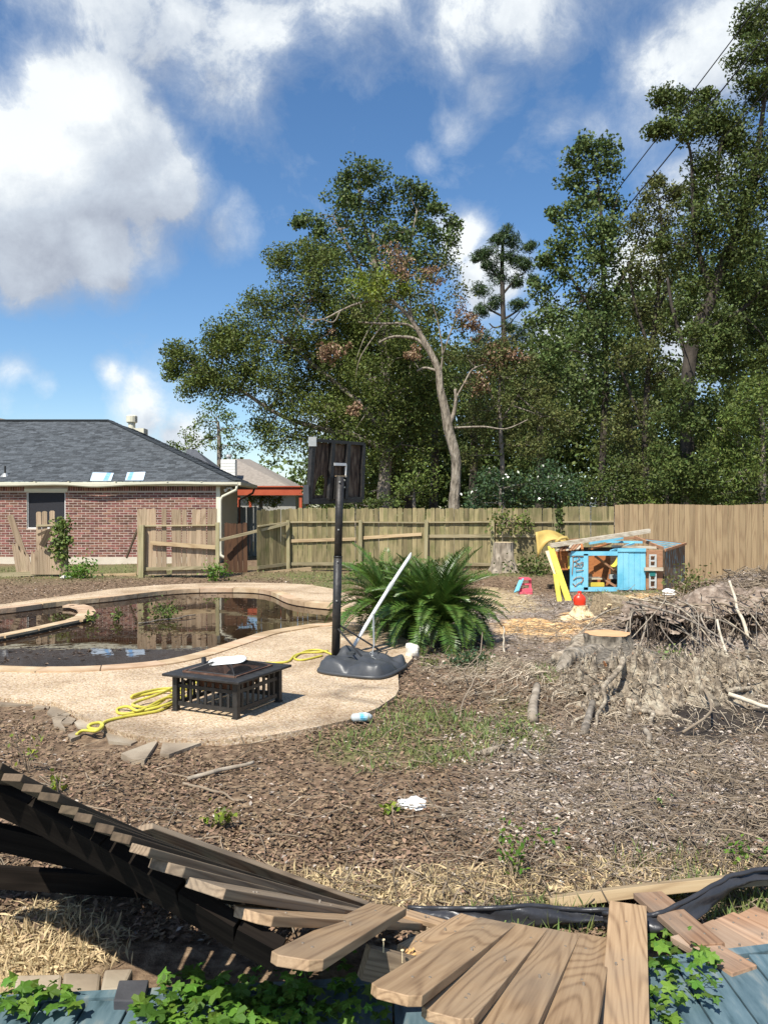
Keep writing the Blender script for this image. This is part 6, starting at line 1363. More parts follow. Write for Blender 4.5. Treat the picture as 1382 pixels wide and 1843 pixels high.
# ------------------------------------------------------------ sago palms
def frond_me(L_, droop, nl=44, seed=0, mat=None):
    rr = np.random.default_rng(seed); t = np.linspace(.16, 1, nl)
    def pos(t): 
        ang = 1.15 - droop * t; return t
    # arc integrate
    n = 60; ang = np.linspace(1.05, 1.05 - droop, n); ds_ = L_ / n; X = np.concatenate([[0], np.cumsum(np.cos(ang) * ds_)]); Z = np.concatenate([[0], np.cumsum(np.sin(ang) * ds_)])
    f = np.linspace(0, 1, n + 1); px = np.interp(t, f, X); pz = np.interp(t, f, Z); a = np.interp(t, np.linspace(0, 1, n), ang)
    C = []; D = []; Nn = []; Lg = []; Wd = []
    for s in (-1, 1):
        ll = .19 * np.sin(np.clip(t * 1.05, 0, 1) * 2.75 + .3) ** .6 * (1 + rr.normal(size=nl) * .05)
        d = np.stack([np.cos(a) * .55, np.full(nl, s * .8), np.sin(a) * .55 + .18 + rr.normal(size=nl) * .05], -1); d = nrm(d)
        base = np.stack([px, np.zeros(nl), pz], -1); C.append(base + d * ll[:, None] / 2); D.append(d)
        up = np.stack([-np.sin(a), np.zeros(nl) - s * .5, np.cos(a)], -1); Nn.append(up); Lg.append(ll); Wd.append(np.full(nl, .017))
    V, Fq = leaf_geo(np.concatenate(C), np.concatenate(D), np.concatenate(Nn), np.concatenate(Lg), np.concatenate(Wd), bend=-.15)
    g = G(); g.v = [tuple(v) for v in V]; g.f = [tuple(f_) for f_ in Fq]
    g.tube([(X[i], 0, Z[i]) for i in range(0, n + 1, 6)], [.008 * (1 - .8 * i / n) for i in range(0, n + 1, 6)], 4)
    return g.me('frond', mat or m_frond)
def sago(c, label, nf, Ls, seed):
    root = empty('sago_palm', (c.x, c.y, ghs(c.x, c.y)), label, 'palm', 'sago palms beside the pool'); rr = random.Random(seed); z0 = root.location.z
    G().tube([(c.x, c.y, z0 - .05), (c.x, c.y, z0 + .12), (c.x, c.y, z0 + .38)], [.15, .14, .09], 14, wob=.12).build('trunk', m_bark_d, root)
    vs = [frond_me(Ls, dr, seed=seed + k) for k, dr in enumerate((.8, 1.2, 1.6, 2.0, 2.3, 2.6))]; vy = frond_me(Ls * .9, 2.6, seed=seed + 9, mat=m_frond_y)
    for i in range(nf):
        tt = (i + .5) / nf; k = min(5, int(tt * 6)); az = i * 2.39996 + rr.uniform(-.2, .2); me = vs[k] if not (tt > .86 and rr.random() < .18) else vy
        o = link('frond', me, root); sc = rr.uniform(.85, 1.1) * (.85 if tt < .1 else 1); o.location = (c.x + .05 * math.cos(az), c.y + .05 * math.sin(az), z0 + .36 - .20 * tt)
        lift = .50 * (1 - tt) - .12 * tt
        o.rotation_euler = Euler((rr.uniform(-.25, .25), -lift, az), 'XYZ'); o.scale = (sc, sc, sc)
    return root
c = at(786, 0, 9.95); sago(c, 'large glossy sago palm right of the leaning white pole', 104, 1.02, 3)
c = at(700, 0, 10.9); sago(c, 'second sago palm behind the black pole, left of the larger one', 70, 1.02, 14)
c = at(775, 0, 10.9); c2s = sago(c, 'small sago palm tucked behind between the two larger palms', 44, .9, 25)

# ------------------------------------------------------------ small plants
def leafy(name, label, base, n, rad, hgt, lsize, mat, cat='plant', seed=1, stems=6, group=None):
    rr = np.random.default_rng(seed); root = empty(name, tuple(base), label, cat, group); B = np.array(base)
    s = G(); tips = []
    for i in range(stems):
        a = rr.uniform(0, 6.28); r = rad * rr.uniform(.2, 1); t = Vector((B[0] + r * math.cos(a), B[1] + r * math.sin(a), B[2] + hgt * rr.uniform(.5, 1))); tips.append(np.array(t)); s.tube([Vector(B), Vector(B).lerp(t, .5) + Vector((0, 0, hgt * .12)), t], [.004, .003, .0015], 4)
    s.build('stems', m_twig, root)
    tips = np.array(tips); k = rr.integers(0, stems, n); u = rr.uniform(.3, 1.05, n)[:, None]; C = B + (tips[k] - B) * u + rr.normal(size=(n, 3)) * rad * .22; C[:, 2] = np.maximum(C[:, 2], B[2] + .005)
    V, Fq = leaf_geo(C, nrm(rr.normal(size=(n, 3)) + [0, 0, .2]), nrm(rr.normal(size=(n, 3)) + [0, 0, 1.2]), rr.uniform(.6, 1.2, n) * lsize, rr.uniform(.4, .6, n) * lsize)
    o = np_mesh('leaves', V, Fq, mat, root); tag(o, kind='stuff'); return root
def gpz(px, py): p = gnd(px, py); return (p.x, p.y, p.z)
leafy('weed', 'yellow-green weed sprouting alone on the mulch near the fallen panel', gpz(402, 1492), 46, .10, .13, .05, m_lf_yel, seed=1)
leafy('weed', 'yellow-green weed with dead leaf next to the white scrap', gpz(706, 1466), 26, .08, .07, .05, m_lf_yel, seed=2)
leafy('weed', 'thin green weed with brown stems in front of the straw', gpz(925, 1590), 70, .12, .22, .035, m_lf_vine, seed=3)
leafy('weed', 'low green weed on the mulch above the straw', gpz(965, 1525), 60, .2, .05, .035, m_lf_vine, seed=4)
leafy('weed', 'tiny green seedling right of the low weed', gpz(1022, 1533), 8, .03, .03, .04, m_lf_vine, seed=5)
leafy('weed', 'low green clover at the right end of the pale board', gpz(1335, 1552), 80, .16, .04, .04, m_lf_vine, seed=6)
leafy('weed', 'yellowish sapling at the left edge above the collapsed panel', gpz(50, 1392), 22, .13, .34, .05, m_lf_yel, seed=7, stems=4)
leafy('weed', 'yellow withered weed behind the collapsed panel', gpz(105, 1432), 26, .09, .16, .06, m_lf_yel, seed=8)
leafy('weed', 'tiny weed on the pale litter at right', gpz(1185, 1452), 16, .06, .08, .03, m_lf_vine, seed=9)
leafy('ground_cover', 'low dark green plant at the right foot of the sago palm', gpz(842, 1200), 420, .30, .14, .05, m_lf_glossy, seed=10, stems=12)
leafy('ground_cover', 'small green plant at the foot of the tank by the rock', gpz(770, 1200), 160, .2, .1, .04, m_lf_ol, seed=11)
leafy('weed', 'tuft of green weeds below the right end of the tan panel', gpz(385, 1046), 260, .38, .42, .10, m_lf_vine, seed=12, stems=16)
leafy('bush', 'green weeds growing at the foot of the ivy post', gpz(145, 1040), 420, .55, .4, .10, m_lf_vine, seed=13, stems=14)
leafy('bush', 'green sapling on the bank behind the pool left of the palm', gpz(648, 1042), 260, .42, .5, .10, m_lf_vine, seed=14, stems=14)
leafy('bush', 'low dark bush beside the tall stump by the fence', gpz(960, 1032), 500, .75, .38, .11, m_lf_deep, seed=15, stems=14)
leafy('bush', 'scraggly weeds at the foot of the new fence', gpz(1232, 1072), 260, .5, .45, .09, m_lf_ol, seed=16, stems=14)
leafy('weed', 'grassy green tuft in front of the dark root hollow', gpz(1212, 1210), 130, .16, .22, .05, m_grass, seed=17, stems=14)
leafy('weed', 'green grassy tuft left of the short grey log', gpz(925, 1322), 130, .16, .13, .035, m_grass, seed=18, stems=14)
for i, (px, py, n, lab) in enumerate(((167, 1122, 60, 'small green plant floating left of the other pool plants'), (210, 1118, 70, 'green plant floating in the pool between the other two'), (295, 1112, 240, 'largest leafy branch floating in the middle of the pool'))):
    q = gp(px, py, WZ); leafy('pool_plant', lab, (q.x, q.y, WZ), n, .13 if i < 2 else .34, .16 if i < 2 else .26, .07, m_lf_light, seed=30 + i, stems=6 if i < 2 else 12)
log('fallen_branch', 'thin bare branch floating across the pool water', gp(250, 1124, WZ) + Vector((0, 0, .02)), gp(352, 1110, WZ) + Vector((0, 0, .03)), .012, m_bark)
# ivy on the broken left fence and on the long fence
def ivy(name, label, pxpy, d, n, spread, ls, mat, seed):
    rr = np.random.default_rng(seed); p0 = at(*pxpy[0], d); root = empty(name, (p0.x, p0.y, 0), label, 'vine'); pts = np.array([list(at(x, y, d)) for x, y in pxpy]); k = rr.integers(0, len(pts), n); C = pts[k] + rr.normal(size=(n, 3)) * [spread, .06, spread]
    st = G()
    for i in range(10): a_, b_ = pts[rr.integers(0, len(pts))], pts[rr.integers(0, len(pts))]; st.tube([Vector(a_), Vector((a_ + b_) / 2 + rr.normal(size=3) * .05), Vector(b_)], .007, 4)
    st.build('stems', m_twig, root); V, Fq = leaf_geo(C, nrm(rr.normal(size=(n, 3)) + [0, 0, -.6]), nrm(rr.normal(size=(n, 3)) * .6 + [-.2, -1, .5]), rr.uniform(.6, 1.2, n) * ls, rr.uniform(.6, .9, n) * ls); tag(np_mesh('leaves', V, Fq, mat, root), kind='stuff')
ivy('ivy', 'green ivy climbing the post of the broken fence left of the brick wall', [(105, 945), (112, 950), (118, 945), (108, 962), (116, 965), (112, 978), (104, 982), (118, 975), (100, 990), (112, 1000)], 20.0, 620, .10, .10, m_lf_light, 5)
ivy('ivy', 'dark vine hanging over the long fence above the tall stump', [(895, 925), (905, 935), (918, 930), (930, 937), (948, 935), (910, 950), (935, 948), (892, 945), (945, 950)], 21.6, 260, .14, .10, m_lf_oak, 6)
ivy('ivy', 'vine filling the gap between the long fence and short panel', [(1007, 925), (1008, 940), (1007, 960), (1009, 980), (1007, 1000)], 21.5, 260, .07, .10, m_lf_deep, 7)

# bright vines over the blue deck: each leaf a lobed piece
def lobed(s, seed):
    rr = random.Random(seed); g = G(); pts = []
    out = [(0, -.05), (.28, -.25), (.52, -.08), (.42, .22), (.62, .45), (.30, .50), (.12, .72), (0, 1.0), (-.12, .72), (-.30, .50), (-.62, .45), (-.42, .22), (-.52, -.08), (-.28, -.25)]
    g.v = [(x * s * .8, y * s * .9, -abs(x) * s * rr.uniform(.1, .35) + .08 * s * math.sin(y * 3)) for x, y in out] + [(0, .35 * s, .03 * s)]
    n = len(out); g.f = [(i, (i + 1) % n, n) for i in range(n)]; return g.me('leaf', m_lf_vine_o)
m_lf_vine_o = M('bright_vine_leaf', [(.085, .175, .022), (.12, .225, .030)], scale=25, rough=.5, bump=.2, rnd='object', amt=.5, hue=.02, trans=.3)
LV = [lobed(1, k) for k in range(5)]
def vine(label, areas, n, seed, size=.045):
    rr = random.Random(seed); x0, y0, x1, y1 = areas[0][:4]; b0 = gp((x0 + x1) / 2, (y0 + y1) / 2, .15); root = empty('creeping_vine', (b0.x, b0.y, .15), label, 'vine'); tot = sum((a[2] - a[0]) * (a[3] - a[1]) * a[4] for a in areas); pts = []
    for a in areas:
        k = int(round(n * (a[2] - a[0]) * (a[3] - a[1]) * a[4] / tot))
        for _ in range(k):
            px, py = rr.uniform(a[0], a[2]), rr.uniform(a[1], a[3]); z = .17 + abs(rr.gauss(0, .03)); p = gp(px, py, z)
            if p.y > float(edge(p.x)) + .02: z = .06 + rr.random() * .08; p = gp(px, py, z)
            o = link('leaf', rr.choice(LV), root); s = size * rr.choice((.45, .6, .8, 1, 1.2, 1.4)); o.location = p; o.scale = (s, s, s); o.rotation_euler = Euler((rr.gauss(-.1, .35), rr.gauss(0, .35), rr.uniform(0, 6.28)), 'XYZ'); pts.append(p)
    st = G()
    for i in range(max(8, n // 12)):
        a_ = rr.choice(pts); near = sorted(pts, key=lambda q: (q - a_).length)[1:9]; b_ = rr.choice(near); c_ = rr.choice(near); st.tube(spline([a_ - Vector((0, 0, .012)), b_ - Vector((0, 0, .02)), c_ - Vector((0, 0, .012))], 4), .0014, 4)
    st.build('runner', m_lf_vine, root)
vine('dense bright green creeping vine over the deck edge left of the fan', [(290, 1752, 420, 1843, 1.3), (400, 1775, 560, 1843, 1.4), (240, 1790, 300, 1843, .9), (540, 1795, 650, 1843, .7), (330, 1735, 360, 1760, .6)], 290, 1)
vine('small bright vine at the lower left corner on the blue deck', [(0, 1765, 50, 1815, 1.5), (45, 1775, 140, 1812, .8), (90, 1760, 110, 1790, .8)], 62, 2)
vine('bright vine growing over the blue deck right of the straight plank', [(1166, 1690, 1215, 1843, 1.0), (1166, 1670, 1260, 1712, 1.1), (1215, 1710, 1290, 1800, .7), (1280, 1755, 1300, 1775, .6), (1225, 1700, 1300, 1725, .3)], 135, 3, .042)
vine('dark shaded vine under the collapsed planks', [(420, 1690, 640, 1800, 1.0), (640, 1760, 700, 1843, .8)], 130, 4, .04)

# ------------------------------------------------------------ trees
def build_leaves(C, out, size, n_per, spread, up=.5):
    """sprays of leaves round clump centres"""
    n = len(C) * n_per; k = np.repeat(np.arange(len(C)), n_per)
    g_ = rng.normal(size=(n, 3)); g_ *= np.minimum(1, 1.9 / np.linalg.norm(g_, axis=1, keepdims=True)); L = C[k] + g_ * spread[k][:, None] * [1, 1, .75]
    D = nrm(rng.normal(size=(n, 3)) + out[k] * .6 + [0, 0, -.25]); Nn = nrm(rng.normal(size=(n, 3)) * .75 + out[k] * .35 + [0, 0, up])
    Lg = rng.uniform(.7, 1.3, n) * size; return L, D, Nn, Lg
def tree(name, label, d, trunk, limbs, blobs, size=.13, dens=1.0, mat=None, bark=None, cat='tree', group=None, depth=.9, wr=.52, seed=None, extra=None, twigs=True, clump=1.0, flat=1.0, tscale=1.0):
    mat = mat or m_lf_oak; bark = bark or m_bark; size *= .80
    base = at(trunk[0][0], 918, trunk[0][3] if len(trunk[0]) > 3 else d); base.z = 0
    root = empty(name, base, label, cat, group)
    def pth(P_): return [at(p[0], p[1], p[3] if len(p) > 3 else d) for p in P_]
    T = pth(trunk); rad = [p[2] / 2 / F * d * tscale for p in trunk]
    T = [Vector((T[0].x, T[0].y, -.1))] + T; rad = [rad[0] * 1.15] + rad
    sk = [];
    tp = spline(T, 4); rr_ = np.interp(np.linspace(0, len(rad) - 1, len(tp)), range(len(rad)), rad)
    G().tube(tp, list(rr_), 10, wob=.06).build('trunk', bark, root, smooth=True); sk += tp
    for lb in limbs:
        P_ = pth(lb); q = spline(P_, 4); r2 = np.interp(np.linspace(0, len(lb) - 1, len(q)), range(len(lb)), [p[2] / 2 / F * d * tscale for p in lb]); G().tube(q, list(r2), 7, wob=.06).build('limb', bark, root, smooth=True); sk += q
    SK = np.array([list(v) for v in sk]); CC = []; OO = []; SP = []; tw = G()
    for b in blobs:
        px, py, r = b[:3]; dd = d + (b[3] if len(b) > 3 else rng.normal() * r / F * d * .35); R_ = r / F * dd; c = np.array(at(px, py, dd)); nc = max(6, int(20 * (r / 60) ** 1.3 * clump))
        u = rand_dir(nc); rad_ = R_ * rng.random(nc) ** .42; P_ = c + u * rad_[:, None] * [1, depth, .9 * flat]
        CC.append(P_); OO.append(nrm(P_ - c + [0, 0, R_ * .3])); SP.append(np.full(nc, min(.34, .12 + R_ * .20)) * rng.uniform(.6, 1.2, nc))
        if twigs:
            j = np.argmin(np.linalg.norm(SK - c, axis=1)); a_ = Vector(SK[j]); mid = a_.lerp(Vector(c), .5) + Vector((rng.normal(), rng.normal(), rng.normal())) * R_ * .12; r0 = max(.02, min(.09, R_ * .05))
            tw.tube([a_, mid, Vector(c)], [r0, r0 * .7, r0 * .45], 5)
            for q in P_[:: 2]: tw.tube([Vector(c), Vector((c + q) / 2 + rng.normal(size=3) * R_ * .08), Vector(q)], [r0 * .45, r0 * .3, r0 * .12], 4)
    if tw.v: tag(tw.build('branches', bark, root), kind='stuff')
    CC = np.concatenate(CC); OO = np.concatenate(OO); SP = np.concatenate(SP)
    npc = max(12, int(SP.mean() ** 2 * 5.0 * dens / (size * size * wr * .5)))
    L, D, Nn, Lg = build_leaves(CC, OO, size, npc, SP); ok = L[:, 2] > .1
    o = leaves('crown', L[ok], D[ok], Nn[ok], Lg[ok], Lg[ok] * wr, mat, root)
    if extra:
        for i, (bl, mt, de) in enumerate(extra):
            CC = []; OO = []; SP = []
            for b in bl: px, py, r = b[:3]; dd = d + (b[3] if len(b) > 3 else -.3); R_ = r / F * dd; c = np.array(at(px, py, dd)); nc = 16; u = rand_dir(nc); P_ = c + u * R_ * rng.uniform(.3, 2.0, (nc, 1)); CC.append(P_); OO.append(u); SP.append(np.full(nc, R_ * .38))
            CC = np.concatenate(CC); OO = np.concatenate(OO); SP = np.concatenate(SP); L, D, Nn, Lg = build_leaves(CC, OO, size, int(15 * de), SP); leaves('dead_foliage' if mt is m_lf_dead else 'foliage_patch', L, D, Nn, Lg, Lg * wr, mt, root)
    return root
GT = 'trees beyond the fence'
tree('oak_tree', 'broad dark oak spreading left over the neighbour roof', 27, [(690, 905, 26), (692, 860, 24), (696, 800, 22), (690, 740, 18), (670, 680, 14)],
     [[(692, 810, 16), (640, 785, 12), (570, 770, 10), (500, 745, 8), (430, 700, 6), (370, 670, 3)], [(694, 780, 14), (640, 720, 10), (580, 670, 8), (520, 620, 5)], [(690, 740, 12), (700, 660, 9), (690, 600, 6)], [(696, 800, 12), (740, 740, 9), (780, 680, 5)]],
     [(352, 655, 40), (318, 640, 24), (400, 640, 52), (345, 690, 26), (440, 600, 44), (395, 600, 24), (480, 560, 52), (455, 660, 62), (520, 620, 70), (500, 700, 55), (420, 710, 34), (560, 540, 62), (600, 600, 85), (560, 680, 70), (640, 540, 70), (640, 640, 85), (690, 600, 70), (600, 740, 60), (680, 720, 80), (740, 640, 70), (760, 720, 60), (530, 780, 50), (480, 785, 30), (575, 830, 44), (620, 810, 60), (720, 800, 55), (590, 870, 36, 1), (640, 880, 45, 1), (700, 860, 40, 1), (500, 470, 34), (570, 480, 50), (310, 668, 16), (380, 690, 30)],
     mat=m_lf_oak, dens=1.25, group=GT)
tree('tallow_tree', 'tall open-crowned tree rising behind the oak with two rounded tops', 32, [(700, 905, 22), (700, 800, 20), (690, 650, 16), (680, 520, 12), (670, 420, 7)],
     [[(690, 600, 9), (730, 480, 6), (750, 380, 3)], [(685, 560, 9), (630, 450, 6), (600, 390, 3)], [(680, 500, 7), (650, 380, 4), (645, 320, 2)]],
     [(645, 312, 30), (618, 325, 24), (680, 322, 26), (610, 355, 26), (650, 360, 36), (695, 365, 34), (740, 335, 30), (770, 345, 24), (750, 375, 34), (785, 375, 14), (560, 395, 20), (580, 410, 22), (625, 410, 44), (675, 420, 46), (725, 420, 42), (770, 410, 24), (540, 400, 10), (600, 460, 46), (660, 480, 60), (730, 480, 55), (780, 460, 36), (560, 460, 28), (640, 540, 60), (740, 560, 60), (800, 430, 26), (815, 405, 16)],
     mat=m_lf_elm, size=.17, dens=1.3, wr=.7, clump=1.15, group=GT)
tree('bare_tree', 'leaning half-dead tree with pale bare trunk in front of the dark foliage', 24, [(817, 908, 24), (819, 880, 22), (821, 840, 21), (818, 815, 22), (806, 770, 21), (800, 735, 19), (792, 700, 16), (789, 668, 15), (777, 640, 14), (762, 612, 12), (742, 578, 10), (722, 556, 8), (702, 538, 6)],
     [[(806, 768, 12), (816, 745, 9), (820, 720, 7), (819, 700, 6)], [(818, 720, 5), (835, 690, 4), (850, 665, 4), (875, 655, 2)], [(722, 556, 6), (700, 543, 6), (668, 542, 5), (640, 548, 5), (612, 560, 4), (580, 575, 3), (548, 572, 2), (530, 550, 1)], [(612, 560, 3), (600, 580, 3), (575, 575, 2), (555, 590, 2)], [(776, 640, 8), (752, 612, 7), (720, 606, 6), (700, 608, 5), (682, 617, 4)], [(760, 610, 5), (745, 590, 5), (720, 582, 5), (690, 583, 5), (645, 580, 4)], [(788, 668, 6), (765, 662, 5), (750, 668, 4)], [(745, 578, 5), (725, 540, 4), (705, 510, 3), (690, 480, 2)], [(790, 690, 5), (796, 640, 4), (790, 590, 3), (778, 540, 2), (782, 500, 1)], [(796, 640, 3), (810, 600, 3), (825, 560, 2), (835, 540, 1)], [(740, 576, 4), (738, 540, 3), (732, 500, 2)], [(700, 545, 3), (660, 600, 2), (640, 650, 1)], [(818, 770, 5), (870, 768, 4), (910, 772, 3), (950, 755, 2)], [(690, 583, 3), (650, 640, 2), (640, 680, 1)]],
     [(690, 500, 22), (725, 480, 26), (760, 520, 30), (800, 480, 34), (815, 530, 30), (780, 560, 28), (650, 560, 22), (830, 600, 24), (700, 530, 20), (840, 640, 24), (805, 640, 18), (860, 700, 22)], mat=m_lf_ol, bark=m_bark_t, dens=.5, size=.12, cat='tree', tscale=.85, group=GT,
     extra=[([(690, 505, 22), (665, 520, 18), (640, 505, 14), (720, 520, 14)], m_lf_yel, 1.6), ([(712, 455, 20), (725, 490, 16), (600, 625, 15), (590, 640, 12), (845, 575, 16), (850, 590, 12), (640, 735, 9), (780, 500, 12), (745, 640, 9), (860, 690, 14)], m_lf_dead, 1.5)])
tree('pine_tree', 'slender pine with layered tufts seen through the gap in the trees', 45, [(908, 905, 14), (908, 700, 12), (906, 590, 9), (903, 500, 8), (904, 440, 5)],
     [[(904, 510, 5), (880, 480, 3), (868, 465, 2)], [(904, 530, 5), (930, 500, 3), (945, 490, 2)], [(906, 570, 5), (885, 560, 3), (872, 550, 2)], [(906, 575, 5), (930, 560, 3), (945, 545, 2)], [(906, 585, 4), (890, 590, 3), (880, 582, 2)]],
     [(905, 422, 20), (890, 432, 16), (922, 436, 18), (872, 455, 16), (880, 478, 18), (858, 462, 12), (935, 470, 18), (905, 465, 20), (948, 480, 14), (900, 500, 18), (930, 505, 16), (960, 505, 12), (868, 520, 14), (885, 545, 15), (930, 548, 16), (865, 560, 14), (955, 445, 12), (900, 620, 26), (870, 610, 20), (940, 610, 26), (920, 590, 14)], mat=m_lf_pine, bark=m_bark_d, size=.36, wr=.14, dens=3.2, clump=1.3, flat=.7, group=GT)
tree('tallow_tree', 'tall narrow tree with layered leafy shelves left of the power lines', 27, [(1080, 905, 14), (1085, 800, 12), (1090, 650, 10), (1085, 500, 8), (1080, 380, 6), (1070, 290, 4)],
     [[(1088, 600, 8), (1040, 520, 5), (1000, 460, 3)], [(1086, 560, 8), (1130, 480, 5), (1150, 420, 3)], [(1085, 480, 6), (1050, 420, 4)], [(1083, 430, 5), (1110, 360, 3)]],
     [(1045, 255, 18), (1070, 275, 26), (1100, 268, 20), (1035, 290, 18), (1060, 310, 28), (1095, 305, 26), (1028, 330, 18), (1060, 350, 32), (1100, 350, 30), (1030, 375, 22), (1000, 385, 14), (1075, 400, 36), (1110, 410, 32), (1020, 420, 24), (1060, 450, 42), (1000, 450, 20), (985, 470, 15), (1100, 470, 40), (1015, 490, 36), (1060, 520, 44), (980, 520, 24), (1110, 540, 44), (1010, 560, 40), (970, 580, 26), (1060, 600, 50), (1000, 630, 40), (1110, 620, 44), (1050, 680, 50), (980, 680, 36), (1100, 710, 40)],
     mat=m_lf_elm, size=.16, wr=.7, dens=1.35, bark=m_bark_d, group=GT)
tree('mixed_tree', 'brownish-green thinning tree between the tall narrow tree and the giant one', 26, [(1165, 905, 14), (1160, 800, 11), (1165, 680, 10), (1180, 560, 8), (1190, 440, 5), (1185, 360, 4)],
     [[(1170, 640, 8), (1140, 540, 5), (1130, 470, 3)], [(1180, 560, 7), (1220, 480, 5), (1240, 410, 3)], [(1160, 780, 7), (1130, 700, 5), (1110, 650, 3)]],
     [(1180, 330, 16), (1205, 345, 20), (1165, 365, 24), (1195, 385, 30), (1235, 350, 22), (1250, 385, 28), (1145, 400, 22), (1170, 430, 34), (1215, 440, 36), (1150, 480, 34), (1200, 500, 40), (1160, 560, 40), (1210, 580, 38), (1140, 640, 38), (1190, 670, 34), (1150, 740, 36), (1110, 780, 34), (1180, 800, 36), (1130, 850, 34)],
     mat=m_lf_ol, size=.14, dens=1.25, bark=m_bark_d, group=GT)
tree('oak_tree', 'giant dark tree filling the right side with a curved black trunk', 22, [(1238, 905, 26), (1236, 820, 24), (1236, 740, 24), (1238, 670, 24), (1250, 600, 24), (1275, 545, 22), (1290, 500, 20), (1320, 430, 17), (1345, 350, 13), (1365, 250, 9), (1380, 120, 6)],
     [[(1280, 530, 12), (1250, 430, 9), (1245, 340, 7), (1240, 270, 5), (1215, 210, 3)], [(1240, 660, 10), (1210, 560, 7), (1200, 500, 4)], [(1320, 430, 9), (1290, 330, 6), (1300, 240, 4)], [(1250, 600, 10), (1330, 560, 8), (1390, 500, 5)], [(1345, 350, 8), (1400, 260, 6)]],
     [(1215, 180, 24), (1190, 178, 14), (1240, 200, 26), (1180, 235, 12), (1200, 225, 18), (1235, 235, 22), (1265, 175, 14), (1265, 230, 22), (1370, 20, 36), (1345, 60, 26), (1375, 90, 34), (1335, 110, 24), (1350, 150, 30), (1385, 170, 36), (1300, 215, 28), (1335, 230, 40), (1300, 265, 34), (1375, 260, 46), (1270, 300, 30), (1320, 320, 46), (1375, 340, 46), (1260, 350, 28), (1290, 380, 44), (1350, 400, 50), (1250, 420, 34), (1300, 450, 48), (1370, 470, 50), (1235, 480, 32), (1270, 510, 40), (1330, 530, 46), (1385, 550, 46), (1350, 600, 46), (1300, 590, 34), (1390, 640, 40), (1225, 560, 26), (1250, 600, 24, -1.3), (1225, 705, 26, -1.2), (1252, 760, 28, -1.2), (1215, 860, 30, -1.2), (1262, 850, 28, -1.4), (1270, 660, 22), (1225, 850, 34), (1270, 800, 32), (1205, 760, 26), (1290, 740, 34), (1190, 820, 26), (1290, 620, 26), (1320, 660, 34), (1190, 440, 20)],
     mat=m_lf_deep, bark=m_bark_d, size=.13, dens=1.7, group=GT)
tree('laurel_bush_tree', 'bright green drooping tree at the right edge just behind the new fence', 21, [(1370, 905, 14), (1372, 820, 12), (1368, 740, 8), (1365, 690, 4)], [[(1370, 820, 7), (1320, 780, 4), (1290, 770, 2)]],
     [(1365, 690, 30), (1385, 720, 36), (1340, 725, 32), (1320, 760, 32), (1370, 770, 44), (1295, 790, 28), (1335, 800, 38), (1385, 820, 40), (1290, 830, 32), (1330, 850, 40), (1370, 870, 42), (1270, 865, 28), (1300, 890, 34), (1345, 905, 34), (1250, 890, 24), (1390, 900, 30)],
     mat=m_lf_light, size=.13, dens=.9, wr=.34, group=GT)
tree('small_tree', 'small olive-green tree right of the leaning bare trunk', 26, [(905, 905, 10), (903, 820, 9), (898, 730, 7), (900, 650, 4)], [[(900, 760, 5), (940, 700, 3)], [(900, 740, 5), (865, 680, 3)]],
     [(895, 620, 30), (925, 640, 30), (870, 640, 26), (950, 660, 28), (905, 680, 38), (860, 690, 28), (950, 710, 36), (880, 740, 38), (930, 760, 38), (980, 700, 24), (975, 750, 30), (850, 760, 30), (900, 800, 36), (960, 800, 34), (1010, 760, 34), (840, 820, 26)],
     mat=m_lf_ol, size=.13, dens=.85, group=GT, extra=[([(900, 625, 16), (925, 640, 14), (880, 650, 12)], m_lf_dead, 1.0)])
def bush(label, px, d, blobs, mat, **kw): return tree('bush', label, d, [(px, 906, 6), (px, 880, 4)], [], blobs, mat=mat, cat='bush', group='bushes behind the fence', **kw)
bush('glossy pale-flecked bush just over the long fence right of the bare trunk', 900, 22.8, [(865, 890, 26), (890, 870, 26), (920, 880, 30), (950, 870, 26), (905, 900, 26), (850, 905, 20), (880, 850, 20)], m_lf_glossy, size=.12, dens=.9)
bush('glossy bush behind the gap of the fence', 1000, 22.8, [(975, 885, 30), (1005, 870, 30), (1035, 885, 28), (1010, 900, 28), (960, 900, 26), (990, 850, 22)], m_lf_glossy, size=.12, dens=.9)
bush('mid green bush above the short fence panel', 1105, 23, [(1070, 870, 28), (1100, 880, 30), (1130, 870, 30), (1160, 880, 28), (1110, 845, 26), (1060, 900, 20), (1140, 900, 26)], m_lf_deep, size=.12)
bush('low green bush behind the left end of the new fence', 1200, 22.5, [(1180, 895, 24), (1210, 900, 22), (1235, 895, 22), (1195, 870, 20)], m_lf_light, size=.12)
bush('dark shrub under the backboard behind the long fence', 640, 24, [(600, 905, 26), (640, 900, 28), (680, 905, 26), (575, 900, 20)], m_lf_deep, size=.12)
bush('brighter shrub between the dark trunks left of the bare tree', 745, 25, [(735, 870, 26), (755, 850, 24), (760, 885, 26), (720, 890, 22), (780, 870, 22)], m_lf_light, size=.12, dens=.6)
bush('dark green shrub over the red patio cover', 470, 34, [(455, 900, 12), (475, 897, 13), (495, 902, 11)], m_lf_light, size=.12)
tree('distant_tree', 'distant rounded light green tree left of the oak above the roofs', 55, [(395, 905, 10), (395, 800, 8), (393, 760, 4)], [], [(380, 740, 20), (400, 745, 24), (370, 760, 22), (395, 775, 34), (425, 770, 28), (430, 800, 26), (400, 810, 30), (365, 790, 22)], mat=m_lf_light, size=.26, dens=.8, group=GT)
tree('distant_tree', 'lower distant tree in the notch behind the brick house roof', 60, [(340, 905, 10), (340, 810, 6)], [], [(335, 790, 18), (350, 780, 20), (318, 800, 12), (360, 800, 22), (335, 812, 16)], mat=m_lf_light, size=.28, dens=.8, group=GT)
